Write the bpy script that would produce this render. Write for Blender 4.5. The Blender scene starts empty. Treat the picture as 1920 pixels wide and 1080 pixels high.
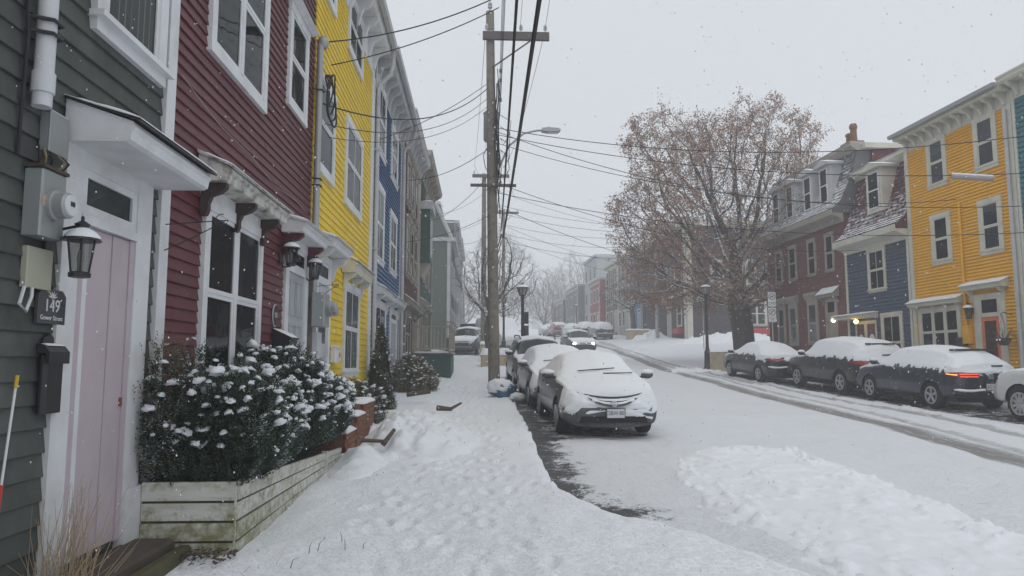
# Snowy street of painted row houses, photographed from the left sidewalk.
import bpy, math, random
import numpy as np
from mathutils import Vector, Matrix, noise
from mathutils.bvhtree import BVHTree

random.seed(11)
rng = np.random.default_rng(11)
R = math.radians
PI = math.pi
scene = bpy.context.scene
COL = scene.collection

# ------------------------------------------------------------------ camera
cam_d = bpy.data.cameras.new("camera")
cam_d.sensor_width = 36.0
cam_d.lens = 36.0 * 1350.0 / 1920.0
cam_d.clip_start = 0.05
cam_d.clip_end = 3000.0
cam = bpy.data.objects.new("camera", cam_d)
cam.location = (0.0, 0.0, 1.6)
cam.rotation_euler = (R(90) + math.atan(142 / 1350.0), 0.0, -math.atan(60 / 1350.0))
COL.objects.link(cam)
scene.camera = cam

# ------------------------------------------------------------------ sky
SUN_EL, SUN_AZ = R(60), R(180)
world = bpy.data.worlds.new("World")
scene.world = world
world.use_nodes = True
wn, wl = world.node_tree.nodes, world.node_tree.links
wn.clear()
w_out = wn.new("ShaderNodeOutputWorld")
w_bg = wn.new("ShaderNodeBackground")
w_sky = wn.new("ShaderNodeTexSky")
w_sky.sky_type = 'NISHITA'
w_sky.sun_disc = False
w_sky.sun_elevation = SUN_EL
w_sky.sun_rotation = SUN_AZ
w_sky.air_density = 1.0
w_sky.dust_density = 4.0
w_hsv = wn.new("ShaderNodeHueSaturation")
w_hsv.inputs['Saturation'].default_value = 0.12
w_mix = wn.new("ShaderNodeMix")
w_mix.data_type = 'RGBA'
w_mix.inputs[0].default_value = 0.93          # a closed deck of snow cloud
w_mix.inputs[7].default_value = (6.75, 7.1, 7.5, 1)
wl.new(w_sky.outputs[0], w_hsv.inputs['Color'])
wl.new(w_hsv.outputs[0], w_mix.inputs[6])
wl.new(w_mix.outputs[2], w_bg.inputs['Color'])
w_bg.inputs['Strength'].default_value = 0.1
wl.new(w_bg.outputs[0], w_out.inputs['Surface'])

# ------------------------------------------------------------------ sun behind the cloud
sun_d = bpy.data.lights.new("sun", 'SUN')
sun_d.energy = 0.75
sun_d.angle = R(70)
sun_d.color = (1.0, 0.985, 0.96)
sun = bpy.data.objects.new("sun", sun_d)
sun.rotation_euler = (R(90) - SUN_EL, 0.0, R(180) - SUN_AZ)
COL.objects.link(sun)

scene.view_settings.view_transform = 'Standard'
scene.view_settings.look = 'None'
scene.view_settings.gamma = 1.0
scene.view_settings.use_curve_mapping = False
scene.view_settings.exposure = 0.13
scene.cycles.max_bounces = 6
scene.cycles.diffuse_bounces = 3
scene.cycles.glossy_bounces = 3
scene.cycles.transmission_bounces = 4
scene.cycles.transparent_max_bounces = 10
scene.cycles.volume_bounces = 2
scene.cycles.use_denoising = True
scene.cycles.caustics_reflective = False
scene.cycles.caustics_refractive = False

# ------------------------------------------------------------------ helpers
def tag(o, label=None, cat=None, group=None, kind=None):
    if label: o["label"] = label
    if cat: o["category"] = cat
    if group: o["group"] = group
    if kind: o["kind"] = kind
    return o

def empty(name, loc=(0, 0, 0), rz=0.0, parent=None):
    o = bpy.data.objects.new(name, None)
    o.empty_display_size = 0.1
    COL.objects.link(o)
    o.location = loc
    o.rotation_euler = (0, 0, rz)
    o.parent = parent
    return o

def link(name, me, parent=None, loc=None, rot=None):
    o = bpy.data.objects.new(name, me)
    COL.objects.link(o)
    o.parent = parent
    if loc is not None: o.location = loc
    if rot is not None: o.rotation_euler = rot
    return o

class MB:
    """collects verts and faces, builds ONE mesh object"""
    def __init__(self, M=None):
        self.v = []; self.f = []; self.M = M
    def add(self, vs, fs):
        b = len(self.v)
        if self.M is not None:
            vs = [tuple(self.M @ Vector(p)) for p in vs]
        self.v.extend(vs)
        self.f.extend([tuple(b + i for i in f) for f in fs])
    def box(self, x0, x1, y0, y1, z0, z1):
        if x0 > x1: x0, x1 = x1, x0
        if y0 > y1: y0, y1 = y1, y0
        if z0 > z1: z0, z1 = z1, z0
        self.add([(x0, y0, z0), (x1, y0, z0), (x1, y1, z0), (x0, y1, z0),
                  (x0, y0, z1), (x1, y0, z1), (x1, y1, z1), (x0, y1, z1)],
                 [(3, 2, 1, 0), (4, 5, 6, 7), (0, 1, 5, 4), (1, 2, 6, 5), (2, 3, 7, 6), (3, 0, 4, 7)])
        return self
    def bevbox(self, x0, x1, y0, y1, z0, z1, b=0.01):
        """box with chamfered vertical and top edges"""
        def ring(z, i):
            return [(x0 + i + b, y0 + i, z), (x1 - i - b, y0 + i, z), (x1 - i, y0 + i + b, z), (x1 - i, y1 - i - b, z),
                    (x1 - i - b, y1 - i, z), (x0 + i + b, y1 - i, z), (x0 + i, y1 - i - b, z), (x0 + i, y0 + i + b, z)]
        vs = ring(z0, 0) + ring(z1 - b, 0) + ring(z1, b)
        fs = []
        for k in range(2):
            for i in range(8):
                j = (i + 1) % 8
                fs.append((k * 8 + i, k * 8 + j, k * 8 + 8 + j, k * 8 + 8 + i))
        fs.append(tuple(range(16, 24))); fs.append(tuple(reversed(range(8))))
        self.add(vs, fs); return self
    def quad(self, a, b, c, d):
        self.add([a, b, c, d], [(0, 1, 2, 3)]); return self
    def prism_x(self, prof, x0, x1):
        """closed profile [(y,z)] counter-clockwise seen from +x, extruded along x"""
        n = len(prof)
        vs = [(x0, y, z) for y, z in prof] + [(x1, y, z) for y, z in prof]
        fs = [(i, i + n, (i + 1) % n + n, (i + 1) % n) for i in range(n)]
        fs = [tuple(reversed(f)) for f in fs]
        fs += [tuple(reversed(range(n))), tuple(range(n, 2 * n))]
        self.add(vs, fs); return self
    def prism_y(self, prof, y0, y1):
        n = len(prof)
        vs = [(x, y0, z) for x, z in prof] + [(x, y1, z) for x, z in prof]
        fs = [(i, i + n, (i + 1) % n + n, (i + 1) % n) for i in range(n)]
        fs += [tuple(range(n)), tuple(reversed(range(n, 2 * n)))]
        self.add(vs, fs); return self
    def prism_z(self, prof, z0, z1):
        n = len(prof)
        vs = [(x, y, z0) for x, y in prof] + [(x, y, z1) for x, y in prof]
        fs = [(i, (i + 1) % n, (i + 1) % n + n, i + n) for i in range(n)]
        fs += [tuple(reversed(range(n))), tuple(range(n, 2 * n))]
        self.add(vs, fs); return self
    def tube(self, pts, r, n=6, cap=True):
        pts = [Vector(p) for p in pts]
        if not hasattr(r, '__len__'): r = [r] * len(pts)
        vs = []; fs = []
        up = None
        for i, p in enumerate(pts):
            t = (pts[min(i + 1, len(pts) - 1)] - pts[max(i - 1, 0)])
            if t.length < 1e-9: t = Vector((0, 0, 1))
            t.normalize()
            if up is None:
                up = Vector((0, 0, 1)) if abs(t.z) < 0.9 else Vector((1, 0, 0))
            s = t.cross(up)
            if s.length < 1e-6: s = t.cross(Vector((0, 1, 0)))
            s.normalize(); up = s.cross(t)
            for k in range(n):
                a = 2 * PI * k / n
                vs.append(tuple(p + (s * math.cos(a) + up * math.sin(a)) * r[i]))
        for i in range(len(pts) - 1):
            for k in range(n):
                k2 = (k + 1) % n
                fs.append((i * n + k, i * n + k2, (i + 1) * n + k2, (i + 1) * n + k))
        if cap:
            fs.append(tuple(reversed(range(n))))
            fs.append(tuple(range((len(pts) - 1) * n, len(pts) * n)))
        self.add(vs, fs); return self
    def lathe(self, prof, n=16, c=(0, 0, 0), axis='z'):
        """prof [(radius, height)] bottom to top"""
        vs = []; fs = []
        for r, h in prof:
            for k in range(n):
                a = 2 * PI * k / n
                u, w = r * math.cos(a), r * math.sin(a)
                if axis == 'z': p = (c[0] + u, c[1] + w, c[2] + h)
                elif axis == 'y': p = (c[0] + w, c[1] + h, c[2] + u)
                else: p = (c[0] + h, c[1] + u, c[2] + w)
                vs.append(p)
        m = len(prof)
        for i in range(m - 1):
            for k in range(n):
                k2 = (k + 1) % n
                fs.append((i * n + k, i * n + k2, (i + 1) * n + k2, (i + 1) * n + k))
        fs.append(tuple(reversed(range(n)))); fs.append(tuple(range((m - 1) * n, m * n)))
        self.add(vs, fs); return self
    def mesh(self, name, mat, smooth=None):
        me = bpy.data.meshes.new(name)
        me.from_pydata(self.v, [], self.f)
        if mat is not None: me.materials.append(mat)
        if smooth:
            me.polygons.foreach_set('use_smooth', [True] * len(me.polygons))
            me.set_sharp_from_angle(angle=R(smooth))
        me.update()
        return me
    def build(self, name, mat, parent=None, smooth=None, loc=None, rot=None):
        return link(name, self.mesh(name, mat, smooth), parent, loc, rot)

def np_mesh(name, V, F, mat, smooth=True):
    """V (n,3) array, F (m,4) or (m,3) int array"""
    me = bpy.data.meshes.new(name)
    k = F.shape[1]
    me.vertices.add(len(V)); me.vertices.foreach_set('co', np.ascontiguousarray(V, dtype=np.float32).ravel())
    me.loops.add(F.size); me.loops.foreach_set('vertex_index', np.ascontiguousarray(F, dtype=np.int32).ravel())
    me.polygons.add(len(F))
    me.polygons.foreach_set('loop_start', np.arange(0, F.size, k, dtype=np.int32))
    me.polygons.foreach_set('loop_total', np.full(len(F), k, dtype=np.int32))
    if smooth: me.polygons.foreach_set('use_smooth', np.ones(len(F), dtype=bool))
    if mat is not None: me.materials.append(mat)
    me.update(calc_edges=True)
    me.validate()
    return me

def grid_faces(nu, nv):
    i, j = np.meshgrid(np.arange(nu - 1), np.arange(nv - 1), indexing='ij')
    a = (i * nv + j).ravel()
    return np.stack([a, a + nv, a + nv + 1, a + 1], 1)

_T = np.random.default_rng(3).random((256, 256))
def vnoise(x, y, s=0):
    x = np.asarray(x, float) + 17.3 * s; y = np.asarray(y, float) + 31.7 * s
    xi = np.floor(x).astype(int); yi = np.floor(y).astype(int)
    fx = x - xi; fy = y - yi
    fx = fx * fx * (3 - 2 * fx); fy = fy * fy * (3 - 2 * fy)
    g = lambda a, b: _T[a % 256, b % 256]
    return (g(xi, yi) * (1 - fx) + g(xi + 1, yi) * fx) * (1 - fy) + (g(xi, yi + 1) * (1 - fx) + g(xi + 1, yi + 1) * fx) * fy
def fbm(x, y, o=4, s=0):
    t = 0; a = 0.5; f = 1.0
    for k in range(o):
        t = t + a * vnoise(x * f, y * f, s + k); a *= 0.5; f *= 2.03
    return t / (1 - 0.5 ** o)
def sstep(a, b, x):
    t = np.clip((np.asarray(x, float) - a) / (b - a), 0, 1)
    return t * t * (3 - 2 * t)

# ------------------------------------------------------------------ materials
def new_mat(name):
    m = bpy.data.materials.new(name); m.use_nodes = True
    nt = m.node_tree; nt.nodes.clear()
    o = nt.nodes.new("ShaderNodeOutputMaterial"); b = nt.nodes.new("ShaderNodeBsdfPrincipled")
    nt.links.new(b.outputs[0], o.inputs[0])
    return m, nt, b
def N(nt, t, **kw):
    n = nt.nodes.new(t)
    for k, v in kw.items(): setattr(n, k, v)
    return n
def math_n(nt, op, a, b=None, clamp=False):
    n = N(nt, "ShaderNodeMath", operation=op, use_clamp=clamp)
    for i, x in enumerate((a, b)):
        if x is None: continue
        if isinstance(x, (int, float)): n.inputs[i].default_value = x
        else: nt.links.new(x, n.inputs[i])
    return n.outputs[0]
def mix_c(nt, fac, a, b, blend='MIX'):
    n = N(nt, "ShaderNodeMix", data_type='RGBA', blend_type=blend)
    for i, x in ((0, fac), (6, a), (7, b)):
        if isinstance(x, (int, float)): n.inputs[i].default_value = x
        elif isinstance(x, tuple): n.inputs[i].default_value = (*x, 1) if len(x) == 3 else x
        else: nt.links.new(x, n.inputs[i])
    return n.outputs[2]
def noise_n(nt, scale, detail=3, rough=0.55, vec=None, mapscale=None):
    t = N(nt, "ShaderNodeTexNoise"); t.inputs['Scale'].default_value = scale
    t.inputs['Detail'].default_value = detail; t.inputs['Roughness'].default_value = rough
    c = N(nt, "ShaderNodeTexCoord")
    src = c.outputs['Object']
    if mapscale:
        mp = N(nt, "ShaderNodeMapping"); mp.inputs['Scale'].default_value = mapscale
        nt.links.new(src, mp.inputs['Vector']); src = mp.outputs[0]
    nt.links.new(src, t.inputs['Vector'])
    return t.outputs[0]
def ramp(nt, fac, a, b):
    n = N(nt, "ShaderNodeMapRange"); n.clamp = True
    n.inputs[1].default_value = a; n.inputs[2].default_value = b
    nt.links.new(fac, n.inputs[0]); return n.outputs[0]
def bump(nt, b, h, strength=0.3, dist=0.02):
    n = N(nt, "ShaderNodeBump"); n.inputs['Strength'].default_value = strength; n.inputs['Distance'].default_value = dist
    nt.links.new(h, n.inputs['Height']); nt.links.new(n.outputs[0], b.inputs['Normal'])

_mats = {}
def paint(name, rgb, rough=0.55, var=0.22, dirt=0.25, dirtc=(0.12, 0.11, 0.10), dscale=2.2, grain=True, rnd=0.16, spec=0.35):
    """weathered paint on boards"""
    if name in _mats: return _mats[name]
    m, nt, b = new_mat(name)
    n1 = noise_n(nt, dscale, 5, 0.6)
    n2 = noise_n(nt, 9.0, 4, 0.6, mapscale=(1.0, 1.0, 0.35))
    oi = N(nt, "ShaderNodeObjectInfo")
    k = math_n(nt, 'MULTIPLY', math_n(nt, 'SUBTRACT', n2, 0.5), var * 2)
    k = math_n(nt, 'ADD', k, math_n(nt, 'MULTIPLY', math_n(nt, 'SUBTRACT', oi.outputs['Random'], 0.5), rnd))
    k = math_n(nt, 'ADD', k, 1.0)
    hs = N(nt, "ShaderNodeHueSaturation"); hs.inputs['Color'].default_value = (*rgb, 1)
    nt.links.new(k, hs.inputs['Value'])
    d = math_n(nt, 'MULTIPLY', ramp(nt, n1, 0.47, 0.70), dirt)
    c = mix_c(nt, d, hs.outputs[0], dirtc)
    nt.links.new(c, b.inputs['Base Color'])
    b.inputs['Roughness'].default_value = rough
    b.inputs['Specular IOR Level'].default_value = spec
    if grain:
        n3 = noise_n(nt, 30.0, 3, 0.6)
        bump(nt, b, n3, 0.25, 0.006)
    _mats[name] = m
    return m
def plain(name, rgb, rough=0.5, metal=0.0, spec=0.5, emit=None, es=0.0, coat=0.0):
    if name in _mats: return _mats[name]
    m, nt, b = new_mat(name)
    n1 = noise_n(nt, 14.0, 3)
    c = mix_c(nt, math_n(nt, 'MULTIPLY', n1, 0.35), tuple(rgb), tuple(x * 0.7 for x in rgb))
    nt.links.new(c, b.inputs['Base Color'])
    b.inputs['Roughness'].default_value = rough; b.inputs['Metallic'].default_value = metal
    b.inputs['Specular IOR Level'].default_value = spec
    b.inputs['Coat Weight'].default_value = coat
    if emit:
        b.inputs['Emission Color'].default_value = (*emit, 1); b.inputs['Emission Strength'].default_value = es
    _mats[name] = m
    return m

def snow_mat(name, rgb=(0.80, 0.82, 0.85), lump=7.0, st=0.35, dist=0.03):
    m, nt, b = new_mat(name)
    n1 = noise_n(nt, lump, 6, 0.66); n2 = noise_n(nt, 75.0, 3, 0.65)
    h = math_n(nt, 'ADD', n1, math_n(nt, 'MULTIPLY', n2, 0.18))
    bump(nt, b, h, st, dist)
    n3 = noise_n(nt, 1.3, 3)
    c = mix_c(nt, math_n(nt, 'MULTIPLY', n3, 0.35), tuple(rgb), tuple(x * 0.9 for x in rgb))
    nt.links.new(c, b.inputs['Base Color'])
    b.inputs['Roughness'].default_value = 0.75
    b.inputs['Specular IOR Level'].default_value = 0.2
    return m
SNOW = snow_mat("snow")
SNOW_CAR = snow_mat("snow_on_car", lump=14.0, st=0.3, dist=0.012)

def ground_mat(name, lit=1.0):
    """snow over wet asphalt: the 'bare' attribute says where the asphalt shows, 'slush' where tyres ran"""
    m, nt, b = new_mat(name)
    at = N(nt, "ShaderNodeAttribute"); at.attribute_name = "bare"
    sl = N(nt, "ShaderNodeAttribute"); sl.attribute_name = "slush"
    n1 = noise_n(nt, 9.0, 5, 0.65); n2 = noise_n(nt, 34.0, 4, 0.65); n3 = noise_n(nt, 0.9, 3)
    base = mix_c(nt, math_n(nt, 'MULTIPLY', n3, 0.4), tuple(x * lit for x in (0.80, 0.82, 0.85)), tuple(x * lit for x in (0.73, 0.75, 0.78)))
    k = math_n(nt, 'ADD', math_n(nt, 'MULTIPLY', n1, 0.6), math_n(nt, 'MULTIPLY', n2, 0.4))
    ks = math_n(nt, 'SUBTRACT', math_n(nt, 'ADD', sl.outputs['Fac'], k), 0.5)
    slush = mix_c(nt, n2, (0.34, 0.325, 0.31), (0.15, 0.145, 0.14))
    ns = noise_n(nt, 3.0, 4, 0.65, mapscale=(6.0, 0.25, 1.0))
    ks = math_n(nt, 'ADD', ks, math_n(nt, 'MULTIPLY', math_n(nt, 'SUBTRACT', ns, 0.5), math_n(nt, 'MULTIPLY', sl.outputs['Fac'], 1.6)))
    c = mix_c(nt, ramp(nt, ks, 0.25, 0.95), base, slush)
    n5 = noise_n(nt, 3.2, 6, 0.72)
    kb = math_n(nt, 'ADD', at.outputs['Fac'], math_n(nt, 'MULTIPLY', math_n(nt, 'SUBTRACT', n5, 0.5), 2.0))
    kb = math_n(nt, 'ADD', kb, math_n(nt, 'MULTIPLY', math_n(nt, 'SUBTRACT', n2, 0.5), 0.9))
    kb = math_n(nt, 'MULTIPLY', kb, ramp(nt, at.outputs['Fac'], 0.03, 0.2))
    fb = ramp(nt, kb, 0.36, 0.60)
    asph = mix_c(nt, n2, (0.075, 0.073, 0.07), (0.028, 0.028, 0.028))
    c = mix_c(nt, fb, c, asph)
    nt.links.new(c, b.inputs['Base Color'])
    rg = N(nt, "ShaderNodeMapRange"); nt.links.new(fb, rg.inputs[0]); rg.inputs[3].default_value = 0.8; rg.inputs[4].default_value = 0.45
    nt.links.new(rg.outputs[0], b.inputs['Roughness'])
    b.inputs['Specular IOR Level'].default_value = 0.25
    h = math_n(nt, 'ADD', n1, math_n(nt, 'MULTIPLY', n2, 0.3))
    h = math_n(nt, 'SUBTRACT', h, math_n(nt, 'MULTIPLY', fb, 0.5))
    n6 = noise_n(nt, 26.0, 5, 0.7)
    h = math_n(nt, 'ADD', h, math_n(nt, 'MULTIPLY', ramp(nt, n6, 0.50, 0.75), 0.35))
    bump(nt, b, h, 0.62, 0.045)
    return m
GROUND = ground_mat("dimmed_packed_road_snow", 0.93); WALKSNOW = ground_mat("brightened_sidewalk_snow", 1.09)  # snow colour dimmed on the road, brightened on the sidewalk to offset house shade

def glass_mat(name, tint=(0.30, 0.33, 0.34), ior=1.55):
    m, nt, b = new_mat(name)
    out = [n for n in nt.nodes if n.type == 'OUTPUT_MATERIAL'][0]
    nt.nodes.remove(b)
    fr = N(nt, "ShaderNodeFresnel"); fr.inputs['IOR'].default_value = ior
    gl = N(nt, "ShaderNodeBsdfGlossy"); gl.inputs['Roughness'].default_value = 0.03
    gl.inputs['Color'].default_value = (0.9, 0.93, 0.95, 1)
    tr = N(nt, "ShaderNodeBsdfTransparent"); tr.inputs['Color'].default_value = (*tint, 1)
    n1 = noise_n(nt, 2.5, 2)
    bp = N(nt, "ShaderNodeBump"); bp.inputs['Strength'].default_value = 0.12; bp.inputs['Distance'].default_value = 0.02
    nt.links.new(n1, bp.inputs['Height']); nt.links.new(bp.outputs[0], gl.inputs['Normal']); nt.links.new(bp.outputs[0], fr.inputs['Normal'])
    mx = N(nt, "ShaderNodeMixShader")
    f = math_n(nt, 'ADD', math_n(nt, 'MULTIPLY', fr.outputs[0], 0.50), 0.012, clamp=True)
    nt.links.new(f, mx.inputs[0]); nt.links.new(tr.outputs[0], mx.inputs[1]); nt.links.new(gl.outputs[0], mx.inputs[2])
    nt.links.new(mx.outputs[0], out.inputs[0])
    return m
GLASS = glass_mat("window_glass")
LAMPGLASS = glass_mat("lamp_glass", (0.6, 0.6, 0.58))

def snowtop_mat(name, rgb, rgb2, thr=0.35, rough=0.85, scale=12.0):
    """a rough material (bark, slate) with snow lying on the faces that look up"""
    m, nt, b = new_mat(name)
    n1 = noise_n(nt, scale, 4, 0.65)
    c = mix_c(nt, n1, tuple(rgb), tuple(rgb2))
    g = N(nt, "ShaderNodeNewGeometry"); sp = N(nt, "ShaderNodeSeparateXYZ")
    nt.links.new(g.outputs['Normal'], sp.inputs[0])
    n2 = noise_n(nt, 6.0, 3)
    k = math_n(nt, 'ADD', sp.outputs['Z'], math_n(nt, 'MULTIPLY', math_n(nt, 'SUBTRACT', n2, 0.5), 0.9))
    f = ramp(nt, k, thr, thr + 0.25)
    c = mix_c(nt, f, c, (0.80, 0.82, 0.85))
    nt.links.new(c, b.inputs['Base Color']); b.inputs['Roughness'].default_value = rough
    b.inputs['Specular IOR Level'].default_value = 0.15
    bump(nt, b, n1, 0.5, 0.02)
    return m
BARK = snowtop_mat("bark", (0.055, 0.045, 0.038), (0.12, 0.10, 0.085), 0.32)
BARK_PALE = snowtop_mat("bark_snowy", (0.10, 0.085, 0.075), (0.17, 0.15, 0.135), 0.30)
SLATE = snowtop_mat("slate", (0.10, 0.10, 0.11), (0.17, 0.165, 0.17), 0.42, 0.7)
ROOF_RED = snowtop_mat("red_shingle", (0.085, 0.028, 0.035), (0.13, 0.05, 0.055), 0.48, 0.75)

def brick_mat(name, a, b2, mortar):
    m, nt, b = new_mat(name)
    t = N(nt, "ShaderNodeTexBrick"); t.inputs['Scale'].default_value = 1.0
    t.inputs['Color1'].default_value = (*a, 1); t.inputs['Color2'].default_value = (*b2, 1); t.inputs['Mortar'].default_value = (*mortar, 1)
    t.inputs['Brick Width'].default_value = 0.22; t.inputs['Row Height'].default_value = 0.075; t.inputs['Mortar Size'].default_value = 0.008
    t.inputs['Mortar Smooth'].default_value = 0.3
    c = N(nt, "ShaderNodeTexCoord"); sp = N(nt, "ShaderNodeSeparateXYZ"); cb = N(nt, "ShaderNodeCombineXYZ")
    nt.links.new(c.outputs['Object'], sp.inputs[0])
    nt.links.new(math_n(nt, 'ADD', sp.outputs[0], sp.outputs[1]), cb.inputs[0]); nt.links.new(sp.outputs[2], cb.inputs[1])
    nt.links.new(cb.outputs[0], t.inputs['Vector'])
    n1 = noise_n(nt, 1.7, 4)
    col = mix_c(nt, math_n(nt, 'MULTIPLY', n1, 0.5), t.outputs[0], (0.05, 0.03, 0.03))
    nt.links.new(col, b.inputs['Base Color']); b.inputs['Roughness'].default_value = 0.85
    bump(nt, b, t.outputs[1], -0.4, 0.01)
    return m
BRICK = brick_mat("red_brick", (0.20, 0.045, 0.045), (0.14, 0.035, 0.038), (0.17, 0.10, 0.10))

WHITE = paint("white_trim", (0.70, 0.71, 0.73), 0.5, 0.07, 0.32, (0.30, 0.28, 0.24), rnd=0.05)
OLDWHITE = paint("peeling_white", (0.62, 0.61, 0.57), 0.6, 0.10, 0.95, (0.12, 0.10, 0.08), 7.0, rnd=0.05)
CREAM = paint("cream_trim", (0.60, 0.58, 0.50), 0.55, 0.08, 0.3, (0.3, 0.27, 0.2), rnd=0.05)
BEIGE = paint("beige_trim", (0.34, 0.31, 0.265), 0.6, 0.1, 0.3, rnd=0.06)
GREYW = paint("grey_white_trim", (0.50, 0.51, 0.53), 0.55, 0.08, 0.35, (0.25, 0.25, 0.24), rnd=0.05)
P149 = paint("slate_green_clapboard", (0.062, 0.070, 0.064), 0.65, 0.34, 0.65, (0.115, 0.118, 0.108), 2.6, rnd=0.34)
P151 = paint("maroon_clapboard", (0.105, 0.019, 0.027), 0.5, 0.20, 0.45, (0.15, 0.055, 0.06), 1.6, rnd=0.24)
PYEL = paint("yellow_clapboard", (0.80, 0.56, 0.004), 0.5, 0.10, 0.30, (0.50, 0.36, 0.05), rnd=0.10)
PBLU = paint("blue_clapboard", (0.026, 0.105, 0.27), 0.5, 0.16, 0.3, rnd=0.1)
PMAR2 = paint("dull_maroon_clapboard", (0.105, 0.028, 0.036), 0.6, 0.16, 0.3)
PGRN = paint("dark_green_clapboard", (0.018, 0.07, 0.052), 0.55, 0.16, 0.3)
PPALE = paint("sage_green_shingle", (0.10, 0.13, 0.105), 0.7, 0.16, 0.3)
PGREY = paint("grey_clapboard", (0.15, 0.16, 0.165), 0.7, 0.12, 0.3)
POCH = paint("ochre_clapboard", (0.82, 0.42, 0.010), 0.55, 0.12, 0.25, (0.50, 0.25, 0.03))
PTEAL = paint("teal_shingle", (0.045, 0.16, 0.19), 0.6, 0.14, 0.3)
PNAVY = paint("slate_blue_shingle", (0.050, 0.075, 0.12), 0.65, 0.2, 0.3)
PPURP = paint("dark_plum_shingle", (0.060, 0.040, 0.048), 0.7, 0.2, 0.3)
PFBLUE = paint("bright_blue_clapboard", (0.03, 0.11, 0.38), 0.55, 0.14, 0.2)
PFRED = paint("far_red_clapboard", (0.30, 0.06, 0.07), 0.6, 0.14, 0.2)
PFGREEN = paint("far_pale_green", (0.38, 0.41, 0.41), 0.6, 0.1, 0.2)
PFWHITE = paint("far_white", (0.36, 0.36, 0.35), 0.6, 0.1, 0.2)
PFBROWN = paint("far_brown", (0.13, 0.10, 0.08), 0.6, 0.1, 0.2)
PINK = paint("pale_pink_door", (0.50, 0.42, 0.462), 0.5, 0.06, 0.2, (0.3, 0.22, 0.25), rnd=0.02)
GREYDOOR = paint("grey_door", (0.40, 0.41, 0.44), 0.5, 0.06, 0.2, rnd=0.02)
MAROONDOOR = paint("dark_red_door", (0.10, 0.018, 0.028), 0.45, 0.1, 0.2, rnd=0.02)
ORANGE = paint("orange_door", (0.70, 0.17, 0.07), 0.45, 0.08, 0.15, rnd=0.02)
def planter_mat(name, moss):
    m, nt, b = new_mat(name)
    n1 = noise_n(nt, 2.0, 6, 0.7, mapscale=(1.0, 1.0, 6.0)); n2 = noise_n(nt, 11.0, 5, 0.7); n3 = noise_n(nt, 40.0, 3, 0.7); n4 = noise_n(nt, 1.1, 3)
    c = mix_c(nt, ramp(nt, n1, 0.42, 0.68), (0.62, 0.62, 0.58), (0.40, 0.39, 0.31))
    c = mix_c(nt, math_n(nt, 'MULTIPLY', ramp(nt, math_n(nt, 'ADD', n2, math_n(nt, 'MULTIPLY', n4, 0.5)), 0.78 - moss * 0.22, 0.98 - moss * 0.15), 0.85), c, (0.17, 0.165, 0.05))
    c = mix_c(nt, ramp(nt, n3, 0.68, 0.74), c, (0.10, 0.09, 0.06))
    nt.links.new(c, b.inputs['Base Color']); b.inputs['Roughness'].default_value = 0.75; b.inputs['Specular IOR Level'].default_value = 0.25
    bump(nt, b, n2, 0.4, 0.008)
    return m
PLANTERW = planter_mat("mossy_white_planter", 0.12); PLANTERM = planter_mat("mossier_white_planter", 0.55)
MOSS = paint("mossy_wood", (0.085, 0.078, 0.04), 0.85, 0.3, 0.6, (0.05, 0.05, 0.02), 6.0)
DARKWOOD = paint("rotting_wood", (0.085, 0.065, 0.052), 0.85, 0.3, 0.5, (0.04, 0.045, 0.02), 5.0)
TERRA = paint("orange_brick_step", (0.21, 0.088, 0.046), 0.8, 0.25, 0.4, (0.10, 0.06, 0.05), 6.0)
POLEWOOD = paint("pole_wood", (0.20, 0.175, 0.145), 0.85, 0.35, 0.6, (0.055, 0.055, 0.04), 5.0)
ARMWOOD = paint("crossarm_wood", (0.10, 0.085, 0.085), 0.85, 0.3, 0.4)
STONE = paint("tan_concrete", (0.44, 0.35, 0.24), 0.85, 0.18, 0.5, (0.16, 0.13, 0.09), 4.0)
CARGLASS = plain("car_glass", (0.014, 0.020, 0.021), 0.10, spec=0.35)
BLACK = plain("black_metal", (0.018, 0.018, 0.02), 0.45)
BLACKP = plain("black_plastic", (0.02, 0.02, 0.022), 0.5)
GREYM = plain("grey_metal", (0.34, 0.36, 0.36), 0.45, 0.3)
GALV = plain("galvanised_metal", (0.40, 0.41, 0.42), 0.5, 0.4)
PVC = plain("white_pipe", (0.62, 0.63, 0.66), 0.4)
BEIGEBOX = plain("beige_box", (0.42, 0.42, 0.33), 0.5)
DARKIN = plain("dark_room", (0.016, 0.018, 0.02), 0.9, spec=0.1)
CURTAIN = plain("curtain", (0.62, 0.63, 0.64), 0.9, spec=0.1)
CABLE = plain("cable_black", (0.032, 0.032, 0.036), 0.6, spec=0.2)
CABLEG = plain("cable_grey", (0.10, 0.10, 0.11), 0.6, spec=0.2)
RUBBER = plain("rubber", (0.018, 0.018, 0.018), 0.8, spec=0.2)
ALLOY = plain("alloy_rim", (0.45, 0.46, 0.48), 0.35, 0.7)
CHROME = plain("chrome", (0.6, 0.6, 0.62), 0.2, 0.9)
PLATE = plain("license_plate_white", (0.62, 0.64, 0.68), 0.5)
INK = plain("dark_ink", (0.02, 0.025, 0.05), 0.6)
LETTER = plain("pale_lettering", (0.66, 0.68, 0.70), 0.6)
SIGNW = plain("sign_white", (0.70, 0.70, 0.70), 0.5)
HYDRANT = plain("hydrant_yellow", (0.55, 0.40, 0.03), 0.5)
REDP = plain("red_paint", (0.45, 0.03, 0.04), 0.5)
BULB_W = plain("bulb_white", (1, 0.95, 0.85), 0.4, emit=(1.0, 0.86, 0.66), es=9.0)
BULB_Y = plain("bulb_yellow", (1, 0.8, 0.3), 0.4, emit=(1.0, 0.66, 0.16), es=7.0)
HEADON = plain("headlight_on", (1, 1, 1), 0.3, emit=(0.95, 1.0, 1.0), es=12.0)
TAILON = plain("tail_light_on", (0.8, 0.05, 0.02), 0.3, emit=(1.0, 0.10, 0.03), es=0.8)
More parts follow.
